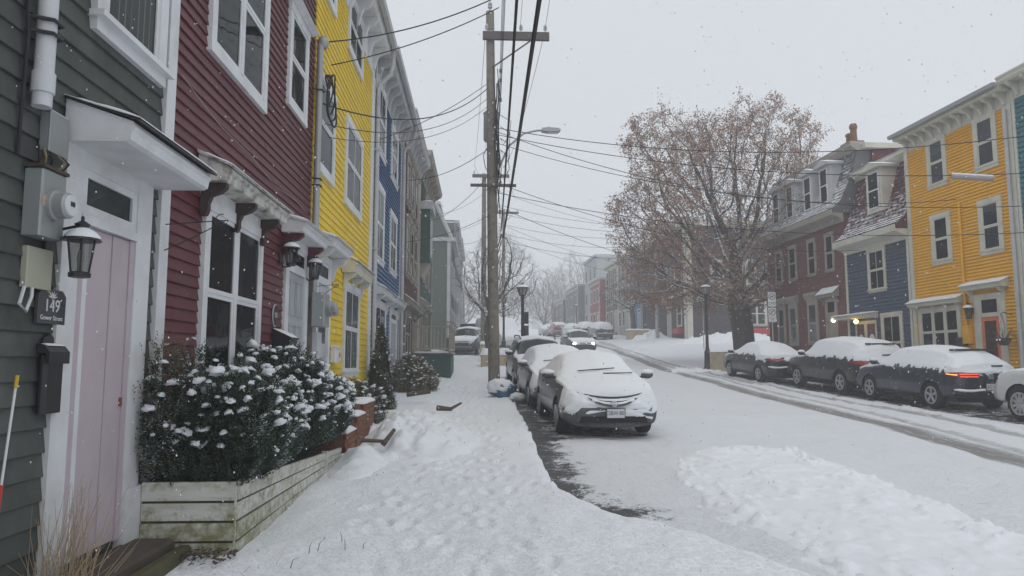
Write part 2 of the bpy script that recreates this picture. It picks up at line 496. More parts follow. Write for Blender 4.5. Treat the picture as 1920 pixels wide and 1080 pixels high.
TAILAMB = plain("tail_light_amber", (0.9, 0.4, 0.05), 0.3, emit=(1.0, 0.42, 0.10), es=1.2)
TAILOFF = plain("tail_light_off", (0.30, 0.012, 0.02), 0.25, coat=0.5)
HEADOFF = plain("headlight_off", (0.40, 0.42, 0.44), 0.2, 0.3, coat=0.6)

def text_obj(name, s, size, mat, parent, M, ext=0.002, align='CENTER', sx=1.0):
    cu = bpy.data.curves.new(name, 'FONT')
    cu.body = s; cu.size = size; cu.extrude = ext; cu.align_x = align; cu.align_y = 'CENTER'; cu.resolution_u = 3
    tmp = bpy.data.objects.new("tmp_text", cu); COL.objects.link(tmp)
    dg = bpy.context.evaluated_depsgraph_get(); dg.update()
    me = bpy.data.meshes.new_from_object(tmp.evaluated_get(dg))
    bpy.data.objects.remove(tmp); bpy.data.curves.remove(cu)
    me.transform(Matrix.Diagonal((sx, 1, 1, 1))); me.transform(M)
    me.name = name; me.materials.clear(); me.materials.append(mat)
    return link(name, me, parent)
# text drawn in local xy maps to a facade: right = +x, up = +z, facing -y
FACE = Matrix(((1, 0, 0, 0), (0, 0, -1, 0), (0, 1, 0, 0), (0, 0, 0, 1)))
def face_at(x, y, z): return Matrix.Translation((x, y, z)) @ FACE

def snow_slab(mb, x0, x1, y0, y1, z, t=0.04, seed=0, zfun=None, step=0.07):
    """a soft uneven layer of snow lying on a rectangle"""
    nx = max(4, int((x1 - x0) / step) + 1); ny = max(4, int((y1 - y0) / step) + 1)
    xs = np.linspace(x0, x1, nx); ys = np.linspace(y0, y1, ny)
    vs = []
    for i, x in enumerate(xs):
        for j, y in enumerate(ys):
            ex = min(x - x0, x1 - x) ; ey = min(y - y0, y1 - y)
            e = min(1.0, min(ex, ey) / 0.045)
            h = t * (0.25 + 0.75 * math.sqrt(max(e, 0))) * (0.65 + 0.7 * noise.noise((x * 3.1 + seed, y * 5.3, seed)) * 0.7 + 0.15)
            zb = z if zfun is None else zfun(x, y)
            vs.append((x, y, zb + max(h, 0.004)))
    fs = []
    for i in range(nx - 1):
        for j in range(ny - 1):
            a = i * ny + j
            fs.append((a, a + ny, a + ny + 1, a + 1))
    # skirt
    def skirt(ids):
        b = len(vs)
        for k in ids:
            x, y, _ = vs[k]; zb = z if zfun is None else zfun(x, y)
            vs.append((x, y, zb - 0.002))
        for q in range(len(ids) - 1):
            fs.append((ids[q + 1], ids[q], b + q, b + q + 1))
    skirt([i * ny for i in range(nx)][::-1]); skirt([i * ny + ny - 1 for i in range(nx)])
    skirt(list(range(ny))); skirt([(nx - 1) * ny + j for j in range(ny)][::-1])
    mb.add(vs, fs)
# ------------------------------------------------------------------ ground
PY = np.array([-40, -5, 0, 6, 12, 17, 22, 26, 30, 39, 51, 67, 80, 95, 110, 140, 250, 900.])
PZ = np.array([-1.5, -.34, -.15, .07, .30, .48, .70, .90, 1.17, 1.78, 2.55, 3.62, 4.45, 5.25, 5.7, 5.9, 5.6, 5.0])
def prof(y):
    y = np.asarray(y, float)
    return sum(np.interp(y + d, PY, PZ) for d in (-2, -1, 0, 1, 2)) / 5.0
def right_curb(y): return 13.15 - 0.05 * (np.asarray(y, float) - 15)
CURB = np.array([(7.0, -3.0), (4.6, 1.5), (3.2, 3.6), (2.34, 5.09), (2.12, 5.59), (1.87, 6.11), (1.58, 6.54), (1.26, 6.91), (1.03, 7.40), (0.85, 8.05), (0.80, 8.98),
                 (0.83, 10.4), (0.85, 11.7), (0.85, 14.7), (0.84, 17), (0.80, 19.2), (0.8, 24), (1.0, 27), (1.9, 29), (2.2, 31), (1.6, 33.5), (0.3, 35.5), (-2.0, 36.8)])
def curb_x(y): return np.interp(y, CURB[:, 1], CURB[:, 0])
def Z(x, y):
    """height of the snow-covered road and open ground"""
    x = np.asarray(x, float); y = np.asarray(y, float)
    z = prof(y)
    rc = right_curb(y)
    walk = sstep(rc - 0.15, rc + 0.15, x) * (1 - sstep(30.5, 32, y) * (1 - sstep(47, 50, y)))
    z = z + 0.13 * walk
    z = z + 0.55 * sstep(11.0, 16.0, x) * sstep(38, 53, y) * (1 - 0.4 * sstep(60, 75, y))
    z = z + 0.25 * sstep(-1, -4, x) * sstep(38, 50, y)
    return z
def z1(x, y): return float(Z(x, y))
def walk_z(x, y): return float(prof(y)) + 0.13

TRK = [  # wheel tracks as (x, y) lines with half width and depth of grey
    ([(7.4, -2), (7.6, 5), (7.81, 10.2), (8.28, 13.8), (8.40, 18.8), (8.74, 26), (8.45, 32.4), (9.06, 42), (9.75, 52.5), (9.9, 65), (8.6, 80), (8, 100)], 0.36, 0.95),
    ([(8.0, -2), (8.2, 5), (8.43, 11), (9.03, 15), (9.22, 20.6), (9.49, 28.3), (9.17, 35.2), (9.7, 45), (10.4, 55), (10.3, 70), (9, 85)], 0.17, 0.62),
    ([(9.6, -2), (9.7, 6), (9.82, 12.8), (10.3, 17.3), (10.1, 20.4), (10.0, 25), (9.92, 29.6), (9.6, 36), (10.6, 50), (10.9, 66)], 0.22, 0.70),
    ([(6.3, -2), (6.5, 8), (6.9, 15), (7.1, 24), (7.0, 34), (7.4, 50), (7.3, 70), (6.6, 90)], 0.3, 0.22),
    ([(5.0, 28), (5.2, 36), (5.6, 46), (6.4, 60), (6.2, 80)], 0.3, 0.24),
    ([(6.6, 30), (6.7, 36), (7.1, 46), (7.8, 60), (7.5, 80)], 0.3, 0.24),
]
def tracks(x, y):
    s = np.zeros_like(x)
    for pts, w, d in TRK:
        p = np.array(pts)
        cx = np.interp(y, p[:, 1], p[:, 0]) + 0.10 * np.sin(y * 0.55 + w * 30) * 0.5
        inside = ((y > p[0, 1]) & (y < p[-1, 1])).astype(float)
        q = np.abs(x - cx) / w
        s = np.maximum(s, inside * d * np.exp(-q ** 4))
    return s

def axis(parts):
    out = []
    for a, b, st in parts:
        out.append(np.arange(a, b, st))
    out.append(np.array([parts[-1][1]]))
    return np.concatenate(out)

gx = axis([(-900, -200, 100), (-200, -60, 20), (-60, -12, 4), (-12, -3, 0.8), (-3, 0.4, 0.2), (0.4, 3.2, 0.05), (3.2, 6, 0.08), (6, 11.4, 0.07), (11.4, 16, 0.16), (16, 30, 0.8), (30, 60, 4), (60, 200, 20), (200, 900, 100)])
gy = axis([(-40, -4, 3), (-4, 3, 0.5), (3, 16, 0.07), (16, 30, 0.12), (30, 60, 0.3), (60, 120, 1.2), (120, 260, 8), (260, 900, 80)])
GX, GY = np.meshgrid(gx, gy, indexing='ij')
GZ = Z(GX, GY)
tr = tracks(GX, GY)
edge = curb_x(GY)
near = (GY > 2) & (GY < 40) & (GX > 0) & (GX < 13)
rough = (fbm(GX * 1.1, GY * 0.7, 4) - 0.5) * 0.055 + (fbm(GX * 5, GY * 4, 3, 5) - 0.5) * 0.018
rough += (1 - sstep(0.35, 0.55, fbm(GX * 2.2, GY * 1.4, 3, 9))) * -0.02
GZ = GZ + np.where(near, rough, rough * 1.5) * np.where(np.abs(GX) < 40, 1, 0) - tr * 0.045
# kicked-up lumps between the tracks and along the right side
lump = sstep(0.58, 0.8, fbm(GX * 3.2, GY * 2.4, 4, 21)) * 0.06
GZ += lump * sstep(9.3, 10.2, GX) * (1 - sstep(10.5, 11.2, GX)) * (GY < 34)
GZ += lump * 1.2 * sstep(9.4, 10.4, GX) * sstep(29, 31, GY) * (1 - sstep(37, 40, GY)) * (1 - sstep(12, 13.5, GX))
# bare wet strip along the left kerb, widest beside the parked cars
g = GX - edge
w = 0.34 + 0.34 * fbm(GY * 1.3, GY * 0 + 2.0, 3, 4) - 0.04 * sstep(10, 7.2, GY)
w = np.where(GY > 12.0, w + 0.18, w) * (1 + 0.9 * sstep(8.6, 7.2, GY))
bare = (1 - sstep(w * 0.2, w * 1.6, g)) * sstep(6.75, 7.2, GY) * (1 - sstep(25, 27, GY)) * (g > -0.6)
under = sstep(0.95, 1.2, GX) * (1 - sstep(2.9, 3.2, GX)) * sstep(12.8, 13.2, GY) * (1 - sstep(26.3, 26.8, GY)) * 0.55
bare = bare * 0.74
bare = np.maximum(bare, under)
rc = right_curb(GY)
ur = sstep(-2.35, -2.0, GX - rc) * (1 - sstep(-0.6, -0.3, GX - rc)) * sstep(14.0, 14.5, GY) * (1 - sstep(29, 29.6, GY)) * 0.62
bare = np.maximum(bare, ur)
GZ -= bare * 0.03
bare -= (fbm(GX * 4, GY * 3, 3, 33) - 0.5) * 0.35 * (bare > 0.02)
# small dark scrapes on the road
scr = sstep(0.80, 0.86, fbm(GX * 1.6, GY * 5.5, 3, 44)) * 0.6 * ((GX > 3.5) & (GX < 11) & (GY < 30))
me = np_mesh("ground", np.stack([GX.ravel(), GY.ravel(), GZ.ravel()], 1), grid_faces(len(gx), len(gy)), GROUND)
for nm, arr in (("bare", bare), ("slush", np.maximum(tr, scr * 0.7))):
    a = me.attributes.new(nm, 'FLOAT', 'POINT'); a.data.foreach_set('value', arr.astype(np.float32).ravel())
tag(link("ground", me), kind='structure')

# sidewalk: a raised sheet whose right edge follows the kerb
sy = axis([(-6, 2.5, 0.3), (2.5, 4.5, 0.06), (4.5, 10, 0.035), (10, 15, 0.06), (15, 26, 0.12), (26, 36.8, 0.25)])
nt_ = 80
tt = np.concatenate([np.linspace(0, 0.5, 22)[:-1], np.linspace(0.5, 0.97, 105)[:-1], np.linspace(0.97, 1.0, 5)])
ex = curb_x(sy) + (fbm(sy * 2.1, sy * 0, 4, 8) - 0.5) * 0.16
SXg = -6.0 + (ex[None, :] + 6.0) * tt[:, None]
SYg = np.repeat(sy[None, :], len(tt), 0)
d = (ex[None, :] - SXg)
SZ = prof(SYg) + 0.13
SZ = SZ + (fbm(SXg * 0.8, SYg * 0.6, 3, 12) - 0.5) * 0.09 + (fbm(SXg * 3.3, SYg * 2.6, 3, 13) - 0.5) * 0.05 + (fbm(SXg * 9, SYg * 7, 2, 18) - 0.5) * 0.014
# trampled path with footprints
path = np.exp(-((SXg + 0.35 - 0.12 * np.sin(SYg * 0.4)) / 0.75) ** 4)
SZ -= path * 0.035
STEPS = []
for k in range(5):                                     # trails of boot prints
    x0 = random.uniform(-1.0, 0.35); ph = random.uniform(0, 6); y = 2.6 + random.random(); sd = 1; am = random.uniform(0.05, 0.22)
    while y < 25:
        STEPS.append((x0 + am * math.sin(y * 0.35 + ph) + 0.11 * sd + random.gauss(0, 0.025), y, random.gauss(0.12 * sd * -1, 0.12)))
        y += random.gauss(0.62, 0.05); sd = -sd
for k in range(110): STEPS.append((-0.35 + random.gauss(0, 0.6), random.uniform(3.2, 24), random.gauss(0, 0.5)))
for fx, fy, an in STEPS:
    c_, s_ = math.cos(an), math.sin(an)
    dx = SXg - fx; dy = SYg - fy
    u = dx * c_ + dy * s_; v = -dx * s_ + dy * c_
    q = (u / 0.055) ** 2 + (v / 0.14) ** 2
    SZ += random.uniform(0.35, 1.1) * (-0.026 * np.exp(-q ** 2) + 0.012 * np.exp(-(np.sqrt(q) - 1.55) ** 2 * 5))
# lumps thrown along the kerb edge
SZ += sstep(0.55, 0.8, fbm(SXg * 4, SYg * 3, 3, 15)) * 0.05 * np.exp(-(d / 0.25) ** 2) * (SYg > 7)
SZ -= 0.02 * np.exp(-(d / 0.06) ** 2)
# the kerb face
V = np.stack([SXg, SYg, SZ], -1)
last = V[-1].copy(); last[:, 0] += 0.02; last[:, 2] -= 0.06
low = V[-1].copy(); low[:, 0] += 0.005; low[:, 2] -= 0.30
V = np.concatenate([V, last[None], low[None]], 0)
me = np_mesh("sidewalk", V.reshape(-1, 3), grid_faces(V.shape[0], V.shape[1]), WALKSNOW)
SIDE_V = V
tag(link("sidewalk", me), kind='structure')

def snow_bank(name, label, cx, cy, lx, ly, rot, amp, base, lump=0.12, seed=0, step=0.045, shape=None, fine=1.0, clods=0):
    """heap of shovelled or ploughed snow on top of the ground"""
    nx = int(lx / step); ny = int(ly / step)
    u, v = np.meshgrid(np.linspace(-lx / 2, lx / 2, nx), np.linspace(-ly / 2, ly / 2, ny), indexing='ij')
    c_, s_ = math.cos(rot), math.sin(rot)
    x = cx + u * c_ - v * s_; y = cy + u * s_ + v * c_
    q = np.sqrt((u / (lx / 2)) ** 2 + (v / (ly / 2)) ** 2) if shape is None else shape(x, y)
    q = q + (fbm(x * 1.3, y * 1.3, 3, seed) - 0.5) * 0.55
    m = 1 - (sstep(0.35, 0.95, q) if shape is not None else sstep(0.05, 1.0, q))
    h = amp * m * (0.55 + 0.9 * fbm(x * 0.9, y * 0.9, 3, seed + 3))
    n = fbm(x * 2.6, y * 2.0, 4, seed + 5)
    if shape is not None:
        w1 = y + 1.1 * x; w2 = x - 0.75 * y           # scraped ridges run with the plough
        n = 0.45 * n + 0.55 * fbm(w1 * 2.3, w2 * 0.75, 4, seed + 9)
    h = h + lump * np.minimum(m * 2.5, 1) * (sstep(0.42, 0.72, n) - 0.35)
    n2 = fbm(x * 8 * fine, y * 7 * fine, 3, seed + 7)
    h = h + lump * 0.42 * np.minimum(m * 2.5, 1) * (sstep(0.45, 0.75, n2) - 0.3)
    if clods:
        rr_ = random.Random(seed)
        cand = np.argwhere((q > 0.15) & (q < 0.95)) if shape is not None else np.argwhere(m > 0.15)
        cl = np.zeros_like(h)
        for _ in range(clods):
            ci, cj = cand[rr_.randrange(len(cand))]
            R_ = 0.020 + 0.075 * rr_.random() ** 3; w_ = int(R_ / step) + 2
            a0, a1, b0, b1 = max(ci - w_, 0), ci + w_, max(cj - w_, 0), cj + w_
            dx = (x[a0:a1, b0:b1] - x[ci, cj]); dy = (y[a0:a1, b0:b1] - y[ci, cj]); an = rr_.uniform(0, 3.1)
            e1 = (dx * math.cos(an) + dy * math.sin(an)) / R_; e2 = (-dx * math.sin(an) + dy * math.cos(an)) / (R_ * rr_.uniform(0.45, 0.95))
            dd = np.maximum(np.abs(e1) + 0.35 * np.abs(e2), np.abs(e2) + 0.25 * np.abs(e1))
            cl[a0:a1, b0:b1] = np.maximum(cl[a0:a1, b0:b1], R_ * 0.50 * np.clip((1 - dd) * 3.2, 0, 1) * (1 + 0.35 * e1))
        h = h + cl
    z = base(x, y) + h - 0.05 + 0.045 * sstep(0, 0.1, m)
    me = np_mesh(name, np.stack([x.ravel(), y.ravel(), z.ravel()], 1), grid_faces(nx, ny), SNOW)
    return tag(link(name, me), label, "snow bank")
wz = lambda x, y: prof(y) + 0.13
PILE = np.array([(2.45, 9.2), (2.58, 9.8), (3.2, 11.2), (4.2, 11.9), (4.95, 11.2), (4.95, 9.3), (4.9, 8.0), (4.9, 6.9), (5.0, 5.8), (5.0, 4.4), (2.9, 4.4), (2.45, 5.9), (2.25, 7.1), (2.45, 8.2)])
def pile_shape(x, y):
    d = np.full(x.shape, 1e9); ins = np.zeros(x.shape, bool)
    n = len(PILE)
    for i in range(n):
        ax, ay = PILE[i]; bx, by = PILE[(i + 1) % n]
        t = np.clip(((x - ax) * (bx - ax) + (y - ay) * (by - ay)) / ((bx - ax) ** 2 + (by - ay) ** 2), 0, 1)
        d = np.minimum(d, np.hypot(x - ax - t * (bx - ax), y - ay - t * (by - ay)))
        c = ((ay > y) != (by > y)) & (x < (bx - ax) * (y - ay) / (by - ay + 1e-12) + ax)
        ins ^= c
    sd = np.where(ins, -d, d)
    return np.clip(0.95 + sd / 0.75, 0.0, 2.0)
snow_bank("snow_bank", "low lumpy bank of ploughed snow in the road in front of the parked cars", 3.7, 8.1, 3.6, 8.4, 0, 0.050, Z, 0.050, 2, 0.026, pile_shape, 0.8, 300)
snow_bank("snow_bank", "shovelled snow heap on the left sidewalk beside the orange brick steps", -1.12, 12.5, 2.2, 6.6, 0.05, 0.30, wz, 0.10, 31, 0.033, None, 1.2, 90)
snow_bank("snow_bank", "smooth snow mound over the end of the mossy white planter", -1.52, 9.4, 0.9, 2.6, 0.1, 0.20, wz, 0.05, 41, 0.035)
snow_bank("snow_bank", "rough snow bank along the base of the dark plum corner house", 18.0, 50.5, 9.5, 4.4, 0.0, 0.6, Z, 0.16, 51, 0.08, None, 0.45)
snow_bank("snow_bank", "broken snow ridge on the corner around the tan concrete block by the far houses", 15.2, 62.0, 6.5, 3.6, -0.2, 0.5, Z, 0.18, 61, 0.08, None, 0.45)
snow_bank("snow_bank", "kicked-up snow clods on the road before the black street lamp", 9.6, 32.2, 2.4, 2.2, 0, 0.10, Z, 0.10, 71, 0.035, None, 0.8, 120)
snow_bank("snow_bank", "snow heap at the corner behind the left concrete block", 0.9, 36.0, 3.6, 2.6, 0, 0.5, Z, 0.15, 81, 0.06)
# ------------------------------------------------------------------ houses
_board_cache = {}
class House:
    """local frame: x along the facade (left to right from the street), y inward, z up; z arguments are world heights"""
    def __init__(s, name, label, x, y, rz, z0, w, ztop, depth, wallmat, boardmat=None, pitch=0.11, sep=False, trim=None, cat="house", group=None):
        s.root = empty(name, (x, y, z0), rz); tag(s.root, label, cat, group)
        s.z0, s.w, s.zt, s.depth = z0, w, ztop, depth
        s.wm = wallmat; s.bm = boardmat or wallmat; s.pitch = pitch; s.sep = sep; s.trim = trim or WHITE
        s.ops = []; s.M = None
        s.wall = s.mb().box(0, w, 0, depth, -1.5, ztop - z0).build("wall", wallmat, s.root)
    def mb(s): return MB(s.M)
    def L(s, z): return z - s.z0
    def build(s, mb, name, mat, parent=None, smooth=None):
        return mb.build(name, mat, parent or s.root, smooth)
    # -- boards
    def boards(s, za=None, zb=None, xa=0.0, xb=None, name="clapboards"):
        za = s.L(za) if za is not None else -0.2
        zb = s.L(zb) if zb is not None else s.L(s.zt)
        xb = s.w if xb is None else xb
        p = s.pitch; n = int((zb - za) / p) + 1
        joined = s.mb()
        for k in range(n):
            z = za + k * p; h = min(p, zb - z)
            if h < 0.02: continue
            iv = [(xa, xb)]
            for (a, b, c, d) in s.ops:
                if z + h * 0.8 > c and z + h * 0.1 < d:
                    nv = []
                    for (u, v) in iv:
                        if b <= u or a >= v: nv.append((u, v)); continue
                        if a - u > 0.03: nv.append((u, a))
                        if v - b > 0.03: nv.append((b, v))
                    iv = nv
            for (u, v) in iv:
                Lg = v - u
                t0 = 0.030 if s.sep else 0.045
                if s.sep:
                    # long runs are made of butted lengths
                    cuts = [u]
                    while v - cuts[-1] > 3.4:
                        cuts.append(cuts[-1] + random.uniform(1.5, 3.0))
                    cuts.append(v)
                    for a0, b0 in zip(cuts[:-1], cuts[1:]):
                        key = (round(b0 - a0, 2), round(h, 3), s.bm.name)
                        me = _board_cache.get(key)
                        if me is None:
                            me = MB().prism_x([(0, 0), (0, h * 1.04), (-0.010, h * 1.04), (-t0, 0.004), (-t0 + 0.003, 0)], 0.0015, key[0] - 0.0015).mesh("clapboard", s.bm)
                            _board_cache[key] = me
                        link("clapboard", me, s.wall, (a0, random.uniform(-0.003, 0.001), z + random.uniform(-0.003, 0.003)), (0, random.gauss(0, 0.0012), 0))
                else:
                    joined.prism_x([(0, z), (0, z + h * 1.04), (-0.006, z + h * 1.04), (-t0, z + h * 0.12), (-t0 + 0.004, z)], u, v)
        if not s.sep and joined.v:
            tag(s.build(joined, name, s.bm, s.wall), kind='stuff')
    # -- windows
    def window(s, x0, x1, z0, z1, t=0.10, cols=1, rail=0.5, tm=None, muntin=0, curtain=None, cmat=None, blind=0.0, hood=0.0, sill=0.05, simple=False, paint_=None, head=None, op=True, out=0.065):
        tm = tm or s.trim; z0, z1 = s.L(z0), s.L(z1)
        if op: s.ops.append((x0 + t * 0.5, x1 - t * 0.5, z0 + t * 0.5, z1 - t * 0.5))
        m = s.mb()
        hd = head if head else t
        m.box(x0, x0 + t, -out, 0.0, z0 + t * 0.8, z1 - hd); m.box(x1 - t, x1, -out, 0.0, z0 + t * 0.8, z1 - hd)
        m.box(x0 - 0.012, x1 + 0.012, -out - 0.008, 0.0, z1 - hd, z1)
        m.box(x0, x1, -out - 0.003, 0.0, z0, z0 + t * 0.8)
        win = s.build(m, "window", tm)
        # sill
        if sill:
            s.build(s.mb().box(x0 - 0.03, x1 + 0.03, -out - sill, -0.001, z0 + t * 0.8 - 0.02, z0 + t * 0.8 + 0.02), "sill", tm, win)
        ix0, ix1, iz0, iz1 = x0 + t, x1 - t, z0 + t * 0.8 + 0.02, z1 - hd
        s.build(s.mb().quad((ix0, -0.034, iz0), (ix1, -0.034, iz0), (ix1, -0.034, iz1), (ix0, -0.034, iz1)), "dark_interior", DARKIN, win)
        wc = (ix1 - ix0) / cols
        zr = iz0 + (iz1 - iz0) * rail if rail else None
        fw = 0.022 if simple else 0.042
        for c in range(cols):
            a = ix0 + c * wc; b = a + wc
            if c: s.build(s.mb().box(a - 0.035, a + 0.035, -out + 0.004, -0.03, iz0, iz1), "mullion", tm, win)
            spans = [(iz0, iz1)] if zr is None else [(iz0, zr), (zr, iz1)]
            for k, (p, q) in enumerate(spans):
                yo = -0.052 if (k == 0 and len(spans) == 2) else -0.060
                yo = max(yo, -out + 0.006) if out < 0.07 else yo
                f = s.mb()
                aa = a + (0.035 if c else 0); bb = b - (0.035 if c < cols - 1 else 0)
                f.box(aa, aa + fw, yo, -0.036, p, q); f.box(bb - fw, bb, yo, -0.036, p, q)
                f.box(aa + fw, bb - fw, yo, -0.036, p, p + fw); f.box(aa + fw, bb - fw, yo, -0.036, q - fw, q)
                for mu in range(muntin):
                    xm = aa + (bb - aa) * (mu + 1) / (muntin + 1)
                    f.box(xm - 0.012, xm + 0.012, yo + 0.004, -0.037, p + fw, q - fw)
                sash = s.build(f, "sash", tm, win)
                s.build(s.mb().quad((aa + fw, yo + 0.012, p + fw), (bb - fw, yo + 0.012, p + fw), (bb - fw, yo + 0.012, q - fw), (aa + fw, yo + 0.012, q - fw)), "pane", GLASS, win)
            if curtain:
                m = s.mb(); n = 26; vs = []; fs = []
                zc0, zc1 = iz0 + (iz1 - iz0) * curtain[0], iz0 + (iz1 - iz0) * curtain[1]
                for i in range(n + 1):
                    x = a + 0.02 + (wc - 0.04) * i / n
                    y = -0.038 + 0.003 * math.sin(i * 1.9)
                    vs += [(x, y, zc0), (x, y, zc1)]
                fs = [(2 * i, 2 * i + 2, 2 * i + 3, 2 * i + 1) for i in range(n)]
                m.add(vs, fs); s.build(m, "curtain", cmat or CURTAIN, win)
        if hood:
            m = s.mb()
            m.prism_x([(0, z1 + 0.003), (0, z1 + hood), (-out - 0.10, z1 + hood * 0.9), (-out - 0.12, z1 + hood * 0.55), (-out - 0.03, z1 + 0.003)], x0 - 0.09, x1 + 0.09)
            hd_ = s.build(m, "hood", tm, win)
        return win
    def corner(s, x0, x1, za=None, zb=None, mat=None, out=0.05):
        za = -0.3 if za is None else s.L(za); zb = s.L(s.zt) if zb is None else s.L(zb)
        return s.build(s.mb().box(x0, x1, -out, 0.0, za, zb), "corner_board", mat or s.trim)
    def bracket_mesh(s, p, h, w, mat):
        prof_ = [(0, 0), (0, -h), (-0.05, -h), (-0.07, -h * 0.82), (-p * 0.30, -h * 0.62), (-p * 0.42, -h * 0.40), (-p * 0.78, -h * 0.30), (-p, -h * 0.14), (-p, 0)]
        return MB(s.M).prism_x(prof_[::-1], -w / 2, w / 2).mesh("bracket", mat)
    def canopy(s, x0, x1, zb, zt, proj, mat=None, brackets=(), bh=0.35, bmat=None, snow=0.035, bw=0.05, fas=0.10, name="canopy", seed=0):
        mat = mat or s.trim; zb, zt = s.L(zb), s.L(zt)
        m = s.mb()
        zf = zb + fas
        prof_ = [(-0.031, zt), (-proj - 0.04, zf + 0.03), (-proj - 0.05, zf - 0.01), (-proj - 0.015, zf - 0.03), (-proj, zb + 0.01), (-proj + 0.03, zb), (-0.031, zb)]
        m.prism_x(prof_, x0, x1)
        m.prism_x([(-0.031, zt + 0.014), (-proj - 0.07, zf + 0.045), (-proj - 0.07, zf + 0.025), (-0.031, zt - 0.008)], x0 - 0.03, x1 + 0.03)
        c = s.build(m, name, mat)
        if len(brackets):
            bme = s.bracket_mesh(proj * 0.85, bh, bw, bmat or mat)
            for bx in brackets:
                o = link("bracket", bme, c)
                o.location = (s.M.to_3x3() @ Vector((bx, -0.032, zb - 0.002)) if s.M else Vector((bx, -0.032, zb - 0.002)))
                if s.M: o.location = s.M.to_3x3() @ Vector((bx, -0.032, zb - 0.002))
        if snow:
            sl = (zt + 0.014 - zf - 0.045) / (proj + 0.07 - 0.031)
            sm = s.mb()
            snow_slab(sm, x0 - 0.035, x1 + 0.035, -proj - 0.085, -0.02, 0, snow, seed + x0, zfun=lambda x, y: zt + 0.013 + (y + 0.031) * sl)
            s.build(sm, "snow", SNOW, c, 60)
        return c
    def cornice(s, zb, zt, proj=0.4, x0=None, x1=None, n=8, mat=None, gutter=None, bh=None, bw=0.10):
        mat = mat or s.trim; zb, zt = s.L(zb), s.L(zt); x0 = 0 if x0 is None else x0; x1 = s.w if x1 is None else x1
        zm = zt - 0.22
        m = s.mb().box(x0, x1, -0.035, 0.0, zb, zm)
        m.prism_x([(0.0, zt), (-proj - 0.03, zt), (-proj - 0.05, zt - 0.03), (-proj, zt - 0.10), (-proj, zt - 0.16), (-proj + 0.06, zm), (0.0, zm)], x0 - 0.02, x1 + 0.02)
        c = s.build(m, "cornice", mat)
        bh = bh or (zm - zb) * 0.85
        bme = s.bracket_mesh(proj * 0.8, bh, bw, mat)
        for i in range(n):
            x = x0 + (x1 - x0) * (i + 0.5) / n
            o = link("bracket", bme, c); v = Vector((x, -0.036, zm - 0.002)); o.location = s.M.to_3x3() @ v if s.M else v
        if gutter:
            s.build(s.mb().prism_x([(-proj - 0.05, zt - 0.02), (-proj - 0.17, zt - 0.02), (-proj - 0.15, zt - 0.13), (-proj - 0.05, zt - 0.13)][::-1], x0 - 0.04, x1 + 0.04), "gutter", gutter, c)
        sm = s.mb(); snow_slab(sm, x0, x1, -proj - 0.02, s.depth * 0.5, zt + 0.003, 0.06, x0, step=0.3)
        s.build(sm, "roof_snow", SNOW, c, 60)
        return c
    def door(s, x0, x1, z0, z1, t=0.14, dm=None, transom=0.0, panels=((0.1, 0.45), (0.52, 0.92)), tm=None, ajar=None, glazed=False, leaf_cols=1, top=0.12, fan=False, out=0.06):
        """casing x0..x1, z0..z1; the leaf sits inside"""
        tm = tm or s.trim; z0, z1 = s.L(z0), s.L(z1)
        s.ops.append((x0 + t * 0.4, x1 - t * 0.4, z0 - 1.0, z1 - t * 0.4))
        zl = z1 - top - transom
        m = s.mb()
        m.box(x0, x0 + t, -out, 0, z0, z1 - top); m.box(x1 - t, x1, -out, 0, z0, z1 - top)
        m.box(x0 - 0.015, x1 + 0.015, -out - 0.008, 0, z1 - top, z1)
        if transom: m.box(x0 + t, x1 - t, -out + 0.004, 0, zl, zl + 0.07)
        cas = s.build(m, "door_casing", tm)
        if transom:
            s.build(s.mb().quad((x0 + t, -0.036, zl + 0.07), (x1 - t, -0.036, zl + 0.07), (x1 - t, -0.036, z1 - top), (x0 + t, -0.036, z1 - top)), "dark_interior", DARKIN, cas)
            f = s.mb(); a, b, p, q = x0 + t, x1 - t, zl + 0.07, z1 - top
            for bx in ((a, a + .05, p, q), (b - .05, b, p, q), (a + .05, b - .05, p, p + .05), (a + .05, b - .05, q - .05, q)): f.box(bx[0], bx[1], -0.05, -0.037, bx[2], bx[3])
            s.build(f, "transom_sash", tm, cas)
            s.build(s.mb().quad((a + .05, -0.042, p + .05), (b - .05, -0.042, p + .05), (b - .05, -0.042, q - .05), (a + .05, -0.042, q - .05)), "transom_pane", GLASS, cas)
        dm = dm or GREYDOOR
        a, b = x0 + t, x1 - t
        leaf = s.build(s.mb().box(a + 0.004, b - 0.004, -0.034, -0.001, z0 + 0.02, zl - 0.004), "door", dm)
        H = zl - z0; wd = (b - a)
        for (p, q) in panels:
            n = leaf_cols
            for k in range(n):
                xa = a + wd * (0.14 + k * 0.76 / n); xb = a + wd * (0.14 + (k + 1) * 0.76 / n - 0.06)
                pm = s.mb()
                za, zb_ = z0 + H * p, z0 + H * q
                e = 0.018
                for bx in ((xa, xa + e, za, zb_), (xb - e, xb, za, zb_), (xa + e, xb - e, za, za + e), (xa + e, xb - e, zb_ - e, zb_)):
                    pm.box(bx[0], bx[1], -0.044, -0.033, bx[2], bx[3])
                pn = s.build(pm, "door_panel", dm, leaf)
                if glazed and q == panels[-1][1]:
                    s.build(s.mb().quad((xa + e, -0.037, za + e), (xb - e, -0.037, za + e), (xb - e, -0.037, zb_ - e), (xa + e, -0.037, zb_ - e)), "door_pane", GLASS, leaf)
        if fan:
            pts = [(a + wd / 2 + wd * 0.33 * math.cos(an), z0 + H * 0.72 + wd * 0.36 * math.sin(an)) for an in np.linspace(0, PI, 9)]
            s.build(s.mb().prism_y(pts, -0.040, -0.033), "fanlight", WHITE, leaf)
        kx = a + wd * 0.12
